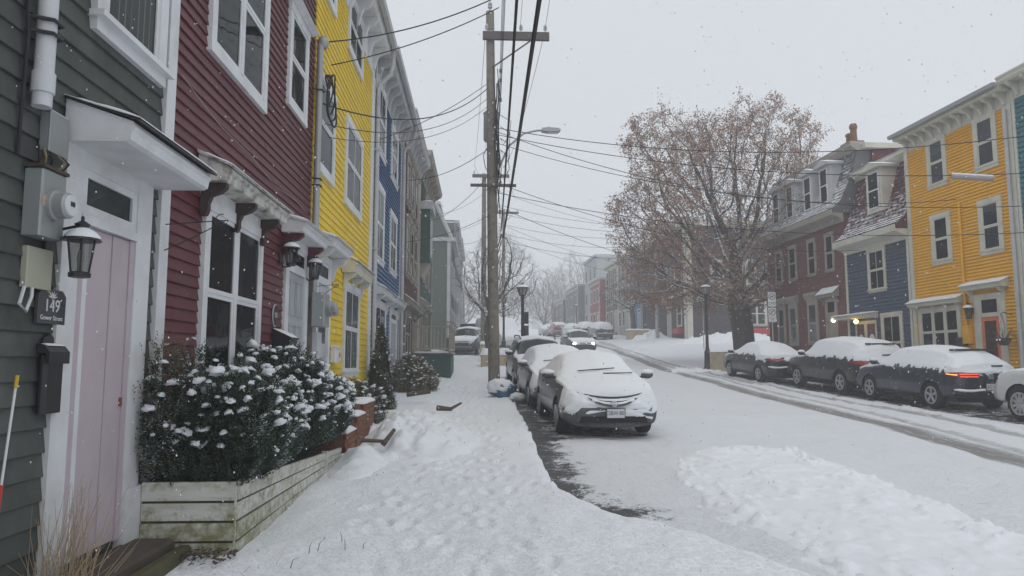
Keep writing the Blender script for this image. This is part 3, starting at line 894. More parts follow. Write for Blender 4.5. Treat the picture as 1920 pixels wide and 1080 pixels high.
        s.build(s.mb().box(kx - .02, kx + .02, -0.075, -0.034, z0 + H * 0.45, z0 + H * 0.45 + 0.05), "door_handle", BLACK, leaf)
        return leaf
    def roof_flat(s, zt=None):
        zt = s.L(zt or s.zt)
        return s.build(s.mb().box(-0.02, s.w + 0.02, 0.02, s.depth + 0.02, zt - 0.05, zt + 0.06), "roof", SNOW)

def rel(base): return lambda a: a - base
LW = -2.6; RZL = R(90)
def left_house(name, label, y0, y1, zg, ztop, **k):
    return House(name, label, k.pop('x', LW), y0, RZL, zg, y1 - y0, ztop, 9.0, **k)

# ---- 149: slate green house with the pale pink door
h = left_house("row_house", "dark slate green clapboard house with a pale pink door under a white canopy", -3.0, 5.76, 0.2, 8.6, wallmat=P149, pitch=0.14, sep=True)
r = rel(-3.0)
h.window(r(4.66), r(5.70), 3.80, 5.75, t=0.13, rail=0.5, sill=0.06, curtain=(0.0, 1.0), cmat=plain('grey_blind', (0.17, 0.17, 0.165), 0.8))
h.window(r(1.4), r(2.45), 3.80, 5.75, t=0.13, rail=0.5, sill=0.06)
h.window(r(-0.6), r(1.0), 1.2, 3.0, t=0.13, cols=2, rail=0.5)
h.ops.append((r(4.55), r(5.56), -1, h.L(2.97)))
h.ops.append((r(5.66), r(5.80), -1, h.L(0.72)))
# casing, recessed pink door, transom
m = h.mb()
m.box(r(4.46), r(4.65), -0.05, 0, h.L(0.30), h.L(2.97)); m.box(r(5.40), r(5.63), -0.05, 0, h.L(0.70), h.L(2.97))
m.box(r(5.40), r(5.80), -0.075, 0, h.L(0.30), h.L(0.70))
m.box(r(4.65), r(5.40), -0.048, 0, h.L(2.86), h.L(2.97)); m.box(r(4.65), r(5.40), -0.062, 0, h.L(2.50), h.L(2.56))
cas = h.build(m, "door_casing", WHITE)
f = h.mb(); a, b, p, q = r(4.65), r(5.40), h.L(2.56), h.L(2.86)
for bx in ((a, a + .07, p, q), (b - .07, b, p, q), (a + .07, b - .07, p, p + .07), (a + .07, b - .07, q - .05, q)): f.box(bx[0], bx[1], -0.04, -0.012, bx[2], bx[3])
h.build(f, "transom_sash", WHITE, cas)
h.build(h.mb().quad((a, -0.008, p), (b, -0.008, p), (b, -0.008, q), (a, -0.008, q)), "transom_blind", plain("grey_blind_2", (0.55, 0.55, 0.53), 0.8), cas)
h.build(h.mb().quad((a + .07, -0.022, p + .07), (b - .07, -0.022, p + .07), (b - .07, -0.022, q - .05), (a + .07, -0.022, q - .05)), "transom_pane", GLASS, cas)
leaf = tag(h.build(h.mb().box(r(4.66), r(5.395), -0.012, 0, h.L(0.36), h.L(2.498)), "door", PINK), "pale pink vertical board door")
for (u0, u1) in ((4.804, 5.10), (5.104, 5.33)):
    h.build(h.mb().box(r(u0), r(u1), -0.022 - (0.008 if u0 > 5.1 else 0), -0.011, h.L(0.37), h.L(2.49)), "plank", PINK, leaf)
h.build(h.mb().box(r(5.335), r(5.395), -0.04, -0.011, h.L(0.36), h.L(2.495)), "door_stop", PINK, leaf)
h.build(h.mb().box(r(5.30), r(5.32), -0.048, -0.03, h.L(1.30), h.L(1.36)), "latch", plain("rusty", (0.25, 0.08, 0.03), 0.8), leaf)
h.build(h.mb().box(r(4.655), r(4.735), -0.035, -0.011, h.L(0.36), h.L(2.495)), 'jamb_strip', PINK, leaf); h.build(h.mb().box(r(4.738), r(4.80), -0.028, -0.011, h.L(0.36), h.L(2.495)), 'jamb_board', WHITE, leaf)
# shed canopy
m = h.mb(); zt, zb = h.L(3.24), h.L(2.97)
m.prism_x([(-0.03, zt), (-0.44, h.L(3.10)), (-0.46, h.L(3.06)), (-0.44, h.L(3.04)), (-0.43, zb + .015), (-0.40, zb), (-0.03, zb)], r(4.44), r(5.72))
can = h.build(m, "canopy", WHITE)
h.build(h.mb().prism_x([(-0.03, zt + .016), (-0.49, h.L(3.108)), (-0.49, h.L(3.095)), (-0.03, zt + .002)], r(4.42), r(5.745)), "roofing_felt", BLACKP, can)
sm = h.mb(); snow_slab(sm, r(4.43), r(5.74), -0.49, -0.02, 0, 0.03, 3, zfun=lambda x, y: zt + 0.015 + (y + 0.03) * 0.295); h.build(sm, "snow", SNOW, can, 60)
h.boards(0.1, 8.6)
h.cornice(8.4, 9.2, 0.4, n=10); h.roof_flat()
h149 = h

# ---- 151: maroon house
h = left_house("row_house", "maroon clapboard house with paired white windows and a peeling white canopy", 5.765, 10.86, 0.35, 8.9, wallmat=P151, pitch=0.104, sep=True)
r = rel(5.765)
h.corner(0.0, r(5.93), 0.2, 8.5, out=0.055)
h.window(r(6.62), r(8.39), 4.54, 6.42, t=0.12, cols=2, rail=0.5, sill=0.0)
h.window(r(9.32), r(10.34), 5.02, 6.45, t=0.12, rail=0.5, sill=0.0, hood=0.08, muntin=0)
h.window(r(6.7), r(8.3), 7.3, 8.5, t=0.11, cols=2, rail=0.5); h.window(r(9.35), r(10.3), 7.3, 8.5, t=0.11)
h.window(r(6.68), r(8.46), 1.05, 3.15, t=0.11, cols=2, rail=0.59, sill=0.05, curtain=(0.60, 0.98), cmat=plain('dim_blind', (0.055, 0.06, 0.06), 0.8))
h.build(h.mb().box(r(6.62), r(8.52), -0.06, 0, h.L(3.152), h.L(3.40)), "frieze", WHITE)
h.ops.append((r(6.62), r(8.52), h.L(3.1), h.L(3.4)))
h.canopy(r(6.52), r(8.62), 3.26, 3.52, 0.27, OLDWHITE, (r(6.64), r(7.50), r(8.36)), 0.30, paint("bracket_dark", (0.045, 0.022, 0.022), 0.6), bw=0.075)
h.door(r(9.48), r(10.72), 0.75, 3.30, 0.17, GREYDOOR, transom=0.34, panels=((0.06, 0.36), (0.42, 0.66), (0.72, 0.95)), leaf_cols=2)
h.canopy(r(9.30), r(10.78), 3.30, 3.52, 0.30, WHITE, (r(9.44), r(10.62)), 0.28, P151, bw=0.07)
h.boards(0.2, 8.5)
h.cornice(8.5, 9.3, 0.4, n=7); h.roof_flat()
# loose lead wire stapled across the boards
wire = [(r(6.05), -0.045, h.L(4.06)), (r(6.35), -0.05, h.L(4.00)), (r(7.0), -0.045, h.L(3.92)), (r(7.9), -0.05, h.L(3.90)), (r(8.9), -0.045, h.L(3.80)), (r(9.9), -0.05, h.L(3.84)), (r(10.6), -0.045, h.L(3.80))]
h.build(h.mb().tube(wire, 0.004, 5), "staple_wire", plain("pale_wire", (0.4, 0.36, 0.36), 0.6))
h151 = h

# ---- yellow house
h = left_house("row_house", "bright yellow clapboard house with white windows and scrolled door canopies", 10.90, 16.95, 0.5, 9.1, wallmat=PYEL, pitch=0.122, sep=True)
r = rel(10.90)
h.corner(r(16.55), r(16.95), 0.2, 8.45)
h.window(r(11.04), r(12.38), 4.64, 6.25, t=0.13, rail=0.52, sill=0.0, curtain=(0.52, 1.0)); h.window(r(13.42), r(15.30), 4.60, 6.35, t=0.14, cols=1, rail=0.52, muntin=1, sill=0.0)
h.window(r(11.04), r(12.22), 7.62, 8.9, t=0.13, sill=0.0); h.window(r(13.42), r(15.1), 7.64, 8.9, t=0.14, rail=0.52, muntin=1, sill=0.0)
h.window(r(13.62), r(15.32), 1.35, 3.16, t=0.13, rail=0.52, muntin=1, curtain=(0.0, 1.0), sill=0.03)
h.door(r(11.25), r(12.35), 0.85, 3.36, 0.15, GREYW, transom=0.36, panels=((0.06, 0.45), (0.52, 0.94)), glazed=True)
h.canopy(r(11.05), r(12.5), 3.40, 3.64, 0.34, WHITE, (r(11.18), r(12.37)), 0.42, bw=0.06)
h.canopy(r(13.42), r(15.62), 3.30, 3.64, 0.26, CREAM, (r(13.6), r(14.5), r(15.4)), 0.30, WHITE, bw=0.06, fas=0.17)
h.boards(0.3, 8.45, xb=r(16.56))
h.cornice(8.45, 9.3, 0.40, n=8, gutter=GREYW); h.roof_flat()
hyel = h
# ---- blue house
h = left_house("row_house", "deep blue clapboard house with tall white sash windows", 17.10, 23.10, 0.7, 9.1, wallmat=PBLU, pitch=0.115)
r = rel(17.10)
h.corner(0, 0.12); h.corner(r(22.75), r(23.10), None, 8.6, GREYW)
for x0, x1, za, zb in ((17.3, 18.95, 4.10, 6.15), (17.3, 18.95, 6.85, 8.75), (20.2, 21.8, 4.15, 5.98), (20.2, 21.8, 6.85, 8.5)):
    h.window(r(x0), r(x1), za, zb, t=0.16, rail=0.5, muntin=1, sill=0.03, curtain=(0.5, 1.0), cmat=plain('pale_blind', (0.34, 0.36, 0.38), 0.8))
h.window(r(17.55), r(19.6), 1.5, 3.2, t=0.16, rail=0.5, muntin=1)
h.door(r(20.5), r(22.3), 0.95, 3.2, 0.25, GREYDOOR, transom=0.3)
h.canopy(r(17.4), r(19.85), 3.28, 3.58, 0.28, WHITE, (r(17.6), r(19.6)), 0.35); h.canopy(r(20.35), r(22.5), 3.30, 3.60, 0.28, WHITE, (r(20.55), r(22.3)), 0.35)
h.boards(0.5, 8.6)
h.cornice(8.55, 9.38, 0.42, n=9, mat=GREYW, gutter=GREYW); h.roof_flat()
# ---- beige-trimmed maroon house
h = left_house("row_house", "maroon and beige trimmed row house with pedimented windows beyond the blue house", 23.13, 29.95, 0.95, 9.7, wallmat=PMAR2, pitch=0.115, trim=BEIGE)
r = rel(23.13)
h.corner(0, 0.45, None, 9.3, BEIGE, 0.06); h.corner(r(29.3), r(29.95), None, 9.3, BEIGE)
for x0 in (24.6, 26.2, 27.8):
    h.window(r(x0), r(x0 + 1.15), 4.6, 6.6, t=0.16, hood=0.16, sill=0.05); h.window(r(x0), r(x0 + 1.15), 7.1, 8.9, t=0.16, hood=0.12, sill=0.05)
h.window(r(24.7), r(26.6), 1.8, 3.5, t=0.16, cols=2); h.door(r(27.3), r(28.9), 1.2, 3.5, 0.2, MAROONDOOR, transom=0.3)
h.canopy(r(24.4), r(26.9), 3.55, 3.95, 0.32, BEIGE, (r(24.6), r(26.7)), 0.35); h.canopy(r(27.1), r(29.1), 3.55, 3.95, 0.32, BEIGE, (r(27.3), r(28.9)), 0.35)
h.boards(0.8, 9.3); h.cornice(9.1, 10.0, 0.45, n=9, mat=GREYW); h.roof_flat()
# ---- dark green house with an oriel
h = left_house("row_house", "dark green row house with a narrow snow-topped oriel bay", 29.98, 38.2, 1.2, 10.3, wallmat=PGRN, pitch=0.12, trim=BEIGE)
r = rel(29.98)
h.corner(0, 0.4, None, 9.9, BEIGE); h.corner(r(37.8), r(38.2), None, 9.9, BEIGE)
m = h.mb(); m.box(r(30.5), r(32.1), -0.45, 0, h.L(5.9), h.L(8.2)); bay = h.build(m, "oriel_bay", PGRN)
h.build(h.mb().prism_x([(0, h.L(5.9)), (-0.42, h.L(5.9)), (-0.1, h.L(5.3)), (0, h.L(5.3))][::-1], r(30.6), r(32.0)), "corbel", BEIGE, bay)
h.build(h.mb().box(r(30.4), r(32.2), -0.55, 0, h.L(8.2), h.L(8.5)), "bay_cornice", GREYW, bay)
sm = h.mb(); snow_slab(sm, r(30.38), r(32.22), -0.57, 0, h.L(8.503), 0.10, 4, step=0.12); h.build(sm, "snow", SNOW, bay, 60)
h.build(h.mb().quad((r(30.7), -0.452, h.L(6.2)), (r(31.9), -0.452, h.L(6.2)), (r(31.9), -0.452, h.L(7.9)), (r(30.7), -0.452, h.L(7.9))), "pane", GLASS, bay)
for x0 in (33.0, 35.2):
    h.window(r(x0), r(x0 + 1.3), 5.1, 7.1, t=0.16, hood=0.16); h.window(r(x0), r(x0 + 1.3), 7.7, 9.4, t=0.16, hood=0.12)
h.window(r(33.4), r(35.2), 2.3, 4.0, t=0.16, cols=2); h.door(r(30.7), r(32.0), 1.7, 4.0, 0.2, MAROONDOOR, transom=0.3)
h.canopy(r(33.2), r(35.4), 4.05, 4.4, 0.32, BEIGE, (r(33.4), r(35.2)), 0.35); h.canopy(r(30.5), r(32.2), 4.05, 4.4, 0.32, BEIGE)
h.boards(1.0, 9.9); h.cornice(9.7, 10.65, 0.5, n=8, mat=BEIGE); h.roof_flat()
# ---- sage green mansard house across the side street, its end wall facing us
h = left_house("row_house", "sage green shingled house with white eaves across the side street", 48.0, 55.5, 2.4, 9.8, x=-2.0, wallmat=PPALE, pitch=0.14, trim=GREYW)
h.corner(0, 0.35, None, 9.8, GREYW); h.corner(7.2, 7.5, None, 9.8, GREYW)
for x0 in (1.2, 3.2, 5.2):
    h.window(x0, x0 + 1.2, 6.4, 8.6, t=0.16, simple=True); h.window(x0, x0 + 1.2, 3.4, 5.4, t=0.16, simple=True)
h.boards(2.2, 9.8)
M0 = Matrix.Rotation(R(-90), 4, 'Z')
h.M = None
# end wall (faces the camera): local -x side
h.build(MB().box(-0.06, 0.0, 0.0, 0.22, 0, h.L(9.8)), "corner_board", GREYW)
h.build(MB().prism_y([(-0.1, h.L(9.8)), (7.6, h.L(9.8)), (7.6, h.L(10.05)), (-0.1, h.L(10.05))], -0.35, 9.0), "eave", GREYW)
m = MB(); m.add([(0, 0.0, h.L(10.05)), (7.5, 0.0, h.L(10.05)), (7.5, 1.0, h.L(12.3)), (0, 1.0, h.L(12.3)), (0, 9, h.L(10.05)), (7.5, 9, h.L(10.05)), (7.5, 8, h.L(12.3)), (0, 8, h.L(12.3))],
     [(0, 1, 2, 3), (5, 4, 7, 6), (3, 2, 6, 7), (0, 3, 7, 4), (1, 5, 6, 2)])
rf = h.build(m, "mansard_roof", PPALE)
h.build(MB().tube([(-0.03, -0.05, h.L(10.05)), (-0.03, 1.0, h.L(12.35))], 0.13, 4), "barge_board", GREYW, rf)
h.build(MB().box(-0.15, 7.6, 0.7, 8.3, h.L(12.3), h.L(12.5)), "roof_cap", GREYW, rf)
# ---- far left row
def far_house(name, label, x, y0, y1, rz, zg, zt, mat, trim, cols, floors, group=None, cor=True, x_off=0):
    h = House(name, label, x, y0, rz, zg, abs(y1 - y0), zt, 8.0, mat, pitch=0.16, trim=trim, group=group)
    h.corner(0, 0.22, None, zt - 0.4); h.corner(h.w - 0.22, h.w, None, zt - 0.4)
    for f in range(floors):
        za = zg + 0.9 + f * (zt - zg - 0.8) / floors
        for c in range(cols):
            xc = h.w * (c + 0.5) / cols
            if f == 0 and c == cols - 1:
                h.door(xc - 0.6, xc + 0.6, zg + 0.15, zg + 2.6, 0.15, GREYDOOR, transom=0.3); continue
            h.window(xc - 0.55, xc + 0.55, za, za + 1.75, t=0.13, simple=True, sill=0.03)
    h.boards(zg, zt - 0.4)
    if cor: h.cornice(zt - 0.5, zt + 0.15, 0.35, n=6, mat=trim)
    h.roof_flat()
    return h
far_house("row_house", "grey clapboard house standing next past the sage green one", -2.05, 55.55, 62.5, RZL, 2.9, 12.6, PGREY, GREYW, 3, 3)
far_house("row_house", "narrow blue house seen edge-on far along the left row", -2.1, 62.55, 69, RZL, 3.4, 12.9, PBLU, GREYW, 3, 3)
far_house("row_house", "pale house at the hazy far end of the left row", -2.1, 69.05, 84, RZL, 3.8, 13.6, PFWHITE, GREYW, 5, 3)

# ------------------------------------------------------------------ right side of the street
AR = R(2.1)
def RP(s, inn=0.0):
    """point on the right facade line at distance s along the street"""
    p0 = Vector((14.7, 21.3, 0)); dr = Vector((-math.sin(AR), math.cos(AR), 0)); nn = Vector((math.cos(AR), math.sin(AR), 0))
    s0 = -14.7 * math.sin(AR) + 21.3 * math.cos(AR)
    return p0 + dr * (s - s0) + nn * inn
RZR = -R(90) + AR
def right_house(name, label, sl, sr, zg, zt, **k):
    p = RP(sl)
    return House(name, label, p.x, p.y, RZR, zg, sl - sr, zt, 9.0, **k)
# ---- ochre
h = right_house("row_house", "ochre yellow clapboard house with white windows and an orange door", 23.05, 18.24, 0.7, 9.1, wallmat=POCH, pitch=0.10, trim=CREAM)
r = lambda a: 23.05 - a
h.corner(0.0, r(22.86), None, 8.8); h.corner(r(18.56), r(18.24), None, 8.8, CREAM, 0.06)
for a, b in ((21.88, 20.95), (19.74, 18.82)):
    h.window(r(a), r(b), 7.22, 8.85, t=0.15, sill=0.03, head=0.12, curtain=(0.5, 1.0) if a < 20 else (0.7, 1.0), cmat=plain('pale_blind', (0.34, 0.36, 0.38), 0.8)); h.window(r(a), r(b), 4.74, 6.38, t=0.15, sill=0.03, curtain=(0.0, 1.0) if a < 20 else None, cmat=plain('lattice_blind', (0.13, 0.14, 0.14), 0.8))
h.window(r(22.75), r(20.75), 1.75, 3.42, t=0.14, cols=3, rail=0.52, sill=0.04)
h.canopy(r(23.05), r(20.62), 3.46, 3.72, 0.22, CREAM, (r(22.7), r(21.9), r(21.3), r(20.75)), 0.24)
h.door(r(20.18), r(18.95), 0.95, 3.62, 0.26, ORANGE, transom=0.55, panels=((0.06, 0.3), (0.36, 0.95)), glazed=True)
h.canopy(r(20.42), r(18.78), 3.76, 4.02, 0.26, CREAM, (r(20.2), r(18.95)), 0.34)
h.build(h.mb().tube([(r(20.5), -0.07, h.L(6.5)), (r(20.5), -0.07, h.L(2.7))], 0.035, 8), "conduit", POCH)
h.build(h.mb().bevbox(r(20.6), r(20.32), -0.16, -0.025, h.L(2.2), h.L(2.75)), "meter_cover", POCH)
h.build(h.mb().tube([(r(18.40), -0.12, h.L(8.7)), (r(18.40), -0.12, h.L(0.8))], 0.045, 8), "downpipe", GREYW)
h.boards(0.6, 8.8)
h.cornice(8.80, 9.42, 0.42, n=11, mat=CREAM, gutter=GALV); h.roof_flat()
# ---- teal
h = right_house("row_house", "teal shingled house cut off by the right edge of the picture", 18.22, 12.5, 0.6, 9.2, wallmat=PTEAL, pitch=0.14, trim=CREAM)
r = lambda a: 18.22 - a
h.corner(0, 0.10)
for a in (17.55, 15.2):
    h.window(r(a), r(a - 1.0), 7.3, 8.9, t=0.15); h.window(r(a), r(a - 1.0), 4.75, 6.4, t=0.15, hood=0.12)
h.window(r(15.6), r(13.6), 1.6, 3.3, t=0.15, cols=2)
h.door(r(17.75), r(16.7), 0.9, 3.3, 0.18, GREYDOOR, transom=0.4); h.canopy(r(17.9), r(16.5), 3.32, 3.6, 0.25, CREAM)
h.boards(0.5, 8.9); h.cornice(8.9, 9.55, 0.42, n=11, mat=CREAM); h.roof_flat()

def shingle_courses(h, prof_, x0, x1, mat, name="shingle_courses", parent=None, step=0.16, seed=0):
    """overlapping roof courses following a (y,z) profile from eave to top"""
    P = [Vector((0, y, z)) for y, z in prof_]
    Ls = [0]
    for a, b in zip(P[:-1], P[1:]): Ls.append(Ls[-1] + (b - a).length)
    n = int(Ls[-1] / step); m = h.mb()
    def at(t):
        t = min(max(t, 0), Ls[-1])
        for k in range(len(P) - 1):
            if t <= Ls[k + 1] + 1e-9:
                f = (t - Ls[k]) / (Ls[k + 1] - Ls[k]); return P[k].lerp(P[k + 1], f), (P[k + 1] - P[k]).normalized()
    rr = random.Random(seed)
    for k in range(n):
        a, ta = at(k * step); b, tb = at((k + 1.15) * step)
        nrm = Vector((0, -ta.z, ta.y)); 
        if nrm.y > 0: nrm = -nrm
        x = x0
        while x < x1 - 0.02:
            wd = min(rr.uniform(0.22, 0.34), x1 - x)
            l = 0.045 + rr.uniform(-0.008, 0.008)
            dd = rr.uniform(-0.012, 0.012)
            A = a + nrm * l - ta * dd; B = b + nrm * 0.012
            C_ = a + nrm * 0.0 - ta * dd
            m.add([(x, A.y, A.z), (x + wd - 0.006, A.y, A.z), (x + wd - 0.006, B.y, B.z), (x, B.y, B.z), (x, C_.y, C_.z), (x + wd - 0.006, C_.y, C_.z)],
                  [(0, 1, 2, 3), (4, 5, 1, 0)])
            x += wd
    return tag(h.build(m, name, mat, parent), kind='stuff')
def mansard(h, zt_wall, ztop, mat, eave=0.4, inn=1.0, trim=None, seed=0):
    trim = trim or h.trim
    za, zb = h.L(zt_wall), h.L(ztop)
    prof_ = [(-eave, za + 0.18), (-0.05, za + 0.50), (inn * 0.45, za + 0.5 + (zb - za - 0.5) * 0.38), (inn * 0.8, za + 0.5 + (zb - za - 0.5) * 0.75), (inn, zb)]
    m = h.mb()
    full = prof_ + [(h.depth - inn, zb), (h.depth, za)] + [(0.0, za), (-eave, za + 0.0)]
    m.prism_x(full[::-1], 0.02, h.w - 0.02)
    rf = h.build(m, "mansard_roof", mat)
    shingle_courses(h, prof_, 0.02, h.w - 0.02, mat, parent=rf, seed=seed)
    ev = h.mb(); ev.prism_x([(0, za - 0.35), (0, za), (-eave - 0.04, za + 0.0), (-eave - 0.06, za + 0.16), (-eave - 0.12, za + 0.14), (-eave - 0.10, za - 0.08), (-0.10, za - 0.22), (-0.06, za - 0.35)], 0, h.w)
    h.build(ev, "eave", trim)
    tp = h.mb(); tp.prism_x([(inn + 0.4, zb + 0.02), (inn + 0.4, zb + 0.2), (inn - 0.32, zb + 0.2), (inn - 0.34, zb + 0.08), (inn - 0.1, zb - 0.12), (inn, zb - 0.14)], -0.05, h.w + 0.05)
    t = h.build(tp, "roof_cornice", trim)
    sm = h.mb(); snow_slab(sm, -0.05, h.w + 0.05, inn - 0.35, inn + 1.2, zb + 0.203, 0.06, 2, step=0.25); h.build(sm, "roof_snow", SNOW, t, 60)
    return rf
def dormer(h, x0, x1, z0, z1, y0, ytop, trim=None, side=None):
    """window dormer standing on the mansard; front face at y0"""
    trim = trim or h.trim; z0, z1 = h.L(z0), h.L(z1)
    m = h.mb(); m.box(x0, x1, y0, ytop + 0.5, z0, z1); d = h.build(m, "dormer", side or trim)
    xm = (x0 + x1) / 2
    rfm = h.mb(); rfm.prism_y([(x0 - 0.14, z1), (x1 + 0.14, z1), (x1 + 0.14, z1 + 0.08), (xm, z1 + 0.26), (x0 - 0.14, z1 + 0.08)], y0 - 0.16, ytop + 0.6)
    h.build(rfm, "dormer_roof", trim, d)
    s2 = h.mb(); snow_slab(s2, x0 - 0.15, x1 + 0.15, y0 - 0.17, ytop + 0.4, 0, 0.05, x0, zfun=lambda x, y: z1 + 0.262 - abs(x - xm) * 0.18 / (xm - x0 + 0.14), step=0.12); h.build(s2, "snow", SNOW, d, 60)
    a, b, p, q = x0 + 0.12, x1 - 0.12, z0 + 0.14, z1 - 0.10
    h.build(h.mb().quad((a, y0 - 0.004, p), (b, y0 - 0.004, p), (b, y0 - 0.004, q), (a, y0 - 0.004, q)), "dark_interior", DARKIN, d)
    f = h.mb(); e = 0.05; zm = (p + q) / 2
    for bx in ((a, a + e, p, q), (b - e, b, p, q), (a + e, b - e, p, p + e), (a + e, b - e, q - e, q), (a + e, b - e, zm - .025, zm + .025)): f.box(bx[0], bx[1], y0 - 0.04, y0 - 0.005, bx[2], bx[3])
    h.build(f, "sash", WHITE, d)
    for u, v in ((p + e, zm - .025), (zm + .025, q - e)):
        h.build(h.mb().quad((a + e, y0 - 0.02, u), (b - e, y0 - 0.02, u), (b - e, y0 - 0.02, v), (a + e, y0 - 0.02, v)), "pane", GLASS, d)
    return d
# ---- slate blue house with the flared red mansard
h = right_house("row_house", "slate blue shingled house with a snowy flared red mansard and one dormer", 27.10, 23.08, 0.85, 6.15, wallmat=PNAVY, pitch=0.13, trim=CREAM)
r = lambda a: 27.10 - a
h.corner(0, 0.14); h.corner(r(23.2), r(23.08))
h.window(r(25.55), r(24.42), 4.20, 5.85, t=0.12, rail=0.5, muntin=1, curtain=(0.6, 1.0), cmat=plain('pale_blind', (0.34, 0.36, 0.38), 0.8))
h.window(r(24.88), r(23.62), 1.45, 3.42, t=0.14, rail=0.45, muntin=1)
h.door(r(26.55), r(25.87), 1.05, 3.2, 0.08, MAROONDOOR, fan=True, panels=((0.06, 0.3), (0.36, 0.6))); h.door(r(25.85), r(25.17), 1.05, 3.2, 0.08, MAROONDOOR, fan=True, panels=((0.06, 0.3), (0.36, 0.6)))
h.canopy(r(27.3), r(25.05), 3.28, 3.48, 0.55, CREAM, (), snow=0.05)
h.boards(0.7, 6.15)
mansard(h, 6.2, 9.0, ROOF_RED, 0.42, 0.72, CREAM, 5)
dormer(h, r(25.42), r(24.46), 7.15, 8.75, -0.02, 0.6, CREAM)
# ---- red brick house
h = right_house("row_house", "red brick house with slate mansard dormers and stone window surrounds", 34.2, 27.12, 1.1, 7.5, wallmat=BRICK, trim=BEIGE)
r = lambda a: 34.2 - a
for a, b in ((33.25, 32.55), (31.88, 31.12), (30.08, 29.36), (28.58, 27.88)):
    h.window(r(a), r(b), 5.35, 7.0, t=0.09, sill=0.04, head=0.14)
for a, b in ((33.2, 32.42), (32.05, 31.22), (30.28, 29.40)):
    h.window(r(a), r(b), 2.4, 4.35, t=0.13, sill=0.05, head=0.2, hood=0.34, curtain=(0.0, 1.0))
h.door(r(28.75), r(27.85), 1.25, 4.3, 0.13, BEIGE, transom=0.6, panels=((0.06, 0.4), (0.48, 0.94)))
h.canopy(r(29.0), r(27.65), 4.32, 4.72, 0.25, BEIGE, (r(28.85), r(27.8)), 0.3)
mansard(h, 7.6, 10.3, SLATE, 0.40, 0.75, BEIGE, 9)
for a in (33.4, 32.0, 30.3, 28.9):
    dormer(h, r(a), r(a - 0.85), 8.15, 9.85, 0.0, 0.7, GREYW)
# end gable rising over the slate blue house and the chimney
gb = h.build(MB().prism_x([(1.0, h.L(7.5)), (8.0, h.L(7.5)), (8.0, h.L(10.2)), (1.3, h.L(10.2))][::1], h.w - 0.05, h.w + 0.12), "end_gable", P151)
h.build(MB().prism_x([(0.9, h.L(10.22)), (8.0, h.L(10.22)), (8.0, h.L(10.42)), (0.9, h.L(10.42))][::-1], h.w - 0.1, h.w + 0.3), "gable_trim", CREAM, gb)
CX = 3.0
cs = MB(); cs.box(CX - 0.38, CX + 0.38, 2.65, 3.2, h.L(10.1), h.L(11.7)); cs.box(CX - 0.44, CX + 0.44, 2.59, 3.26, h.L(11.7), h.L(11.8))
ch = h.build(cs, "chimney", TERRA)
for k, (dx, hh) in enumerate(((-0.19, 0.50), (0.17, 0.85))):
    h.build(MB().lathe([(0.16, 0), (0.14, hh * 0.7), (0.18, hh * 0.75), (0.18, hh * 0.88), (0.14, hh)], 10, (CX + dx, 2.92, h.L(11.8))), "chimney_pot", TERRA, ch)
# ---- dark plum corner house: its long side faces the camera
cz = z1(17, 55)
h = House("corner_house", "dark plum shingled corner house with white corner boards and red window box", 16.0, 55.0, R(2), cz, 11.5, cz + 9.0, 12.0, PPURP, pitch=0.15, trim=CREAM)
h.corner(0, 0.45, None, None, CREAM, 0.08)
for a, za, zb in ((4.75, cz + 4.2, cz + 6.2), (4.75, cz + 1.0, cz + 3.0)):
    h.window(a, a + 1.65, za, zb, t=0.17, cols=2, rail=0.5, hood=0.12)
h.window(8.0, 9.6, cz + 1.0, cz + 3.0, t=0.17, cols=2); h.window(8.0, 9.6, cz + 4.2, cz + 6.2, t=0.17, cols=2); h.window(1.9, 2.9, cz + 4.4, cz + 6.2, t=0.17)
h.build(MB().box(4.6, 6.6, -0.45, -0.03, cz * 0 + 0.35, 0.85), "window_box", REDP)
h.boards(cz, cz + 8.9)
# street front: left side of the box
h.M = Matrix.Rotation(R(-90), 4, 'Z') @ Matrix.Translation((-12.0, 0, 0))
h.ops = []
h.corner(11.55, 12.0, None, None, CREAM, 0.08)
for a in (6.2, 8.2, 10.1):
    h.window(a, a + 1.1, cz + 4.2, cz + 6.2, t=0.15, simple=True)
h.window(9.6, 10.9, cz + 1.0, cz + 3.2, t=0.16); h.build(h.mb().box(9.5, 11.0, -0.4, -0.03, 0.5, 0.9), "window_box", REDP)
h.canopy(9.3, 11.2, cz + 3.3, cz + 3.75, 0.4, CREAM); h.door(6.9, 8.1, cz + 0.2, cz + 2.9, 0.15, GREYDOOR, transom=0.35); h.canopy(6.6, 8.4, cz + 3.2, cz + 3.6, 0.4, CREAM)
h.boards(cz, cz + 8.9, name="street_clapboards")
h.M = None
h.build(MB().box(-0.5, 12.0, -0.5, 12.0, 8.8, 9.3), "cornice", CREAM); h.build(MB().box(-0.45, 11.9, -0.45, 11.9, 9.3, 9.5), "roof", SNOW)
# ---- far right row along the rising street
RZF = -R(90) + R(2.5)
def far_right(label, yl, yr, hgt, mat, trim, cols, floors, off=0.0, dz=0.0):
    x = 15.9 - 0.044 * (yl - 55) + off; zg = z1(x, (yl + yr) / 2) + dz
    return far_house("row_house", label, x, yl, yr, RZF, zg, zg + hgt, mat, trim, cols, floors)
far_right("bright blue house squeezed between the plum corner house and a cream front", 72.0, 67.3, 8.6, PFBLUE, CREAM, 2, 3)
far_right("cream panelled house front behind the round clipped tree", 77.0, 72.05, 8.0, PFWHITE, CREAM, 3, 3)
far_right("brown house with white windows far up the right row", 83.0, 77.05, 7.8, PFBROWN, CREAM, 3, 3)
far_right("hazy red clapboard house far up the right side of the street", 89.0, 83.2, 6.4, PFRED, CREAM, 3, 2, -0.7)
far_right("tall pale green house above the far parked cars", 97.5, 89.2, 9.6, PFGREEN, GREYW, 3, 3, 0.3)
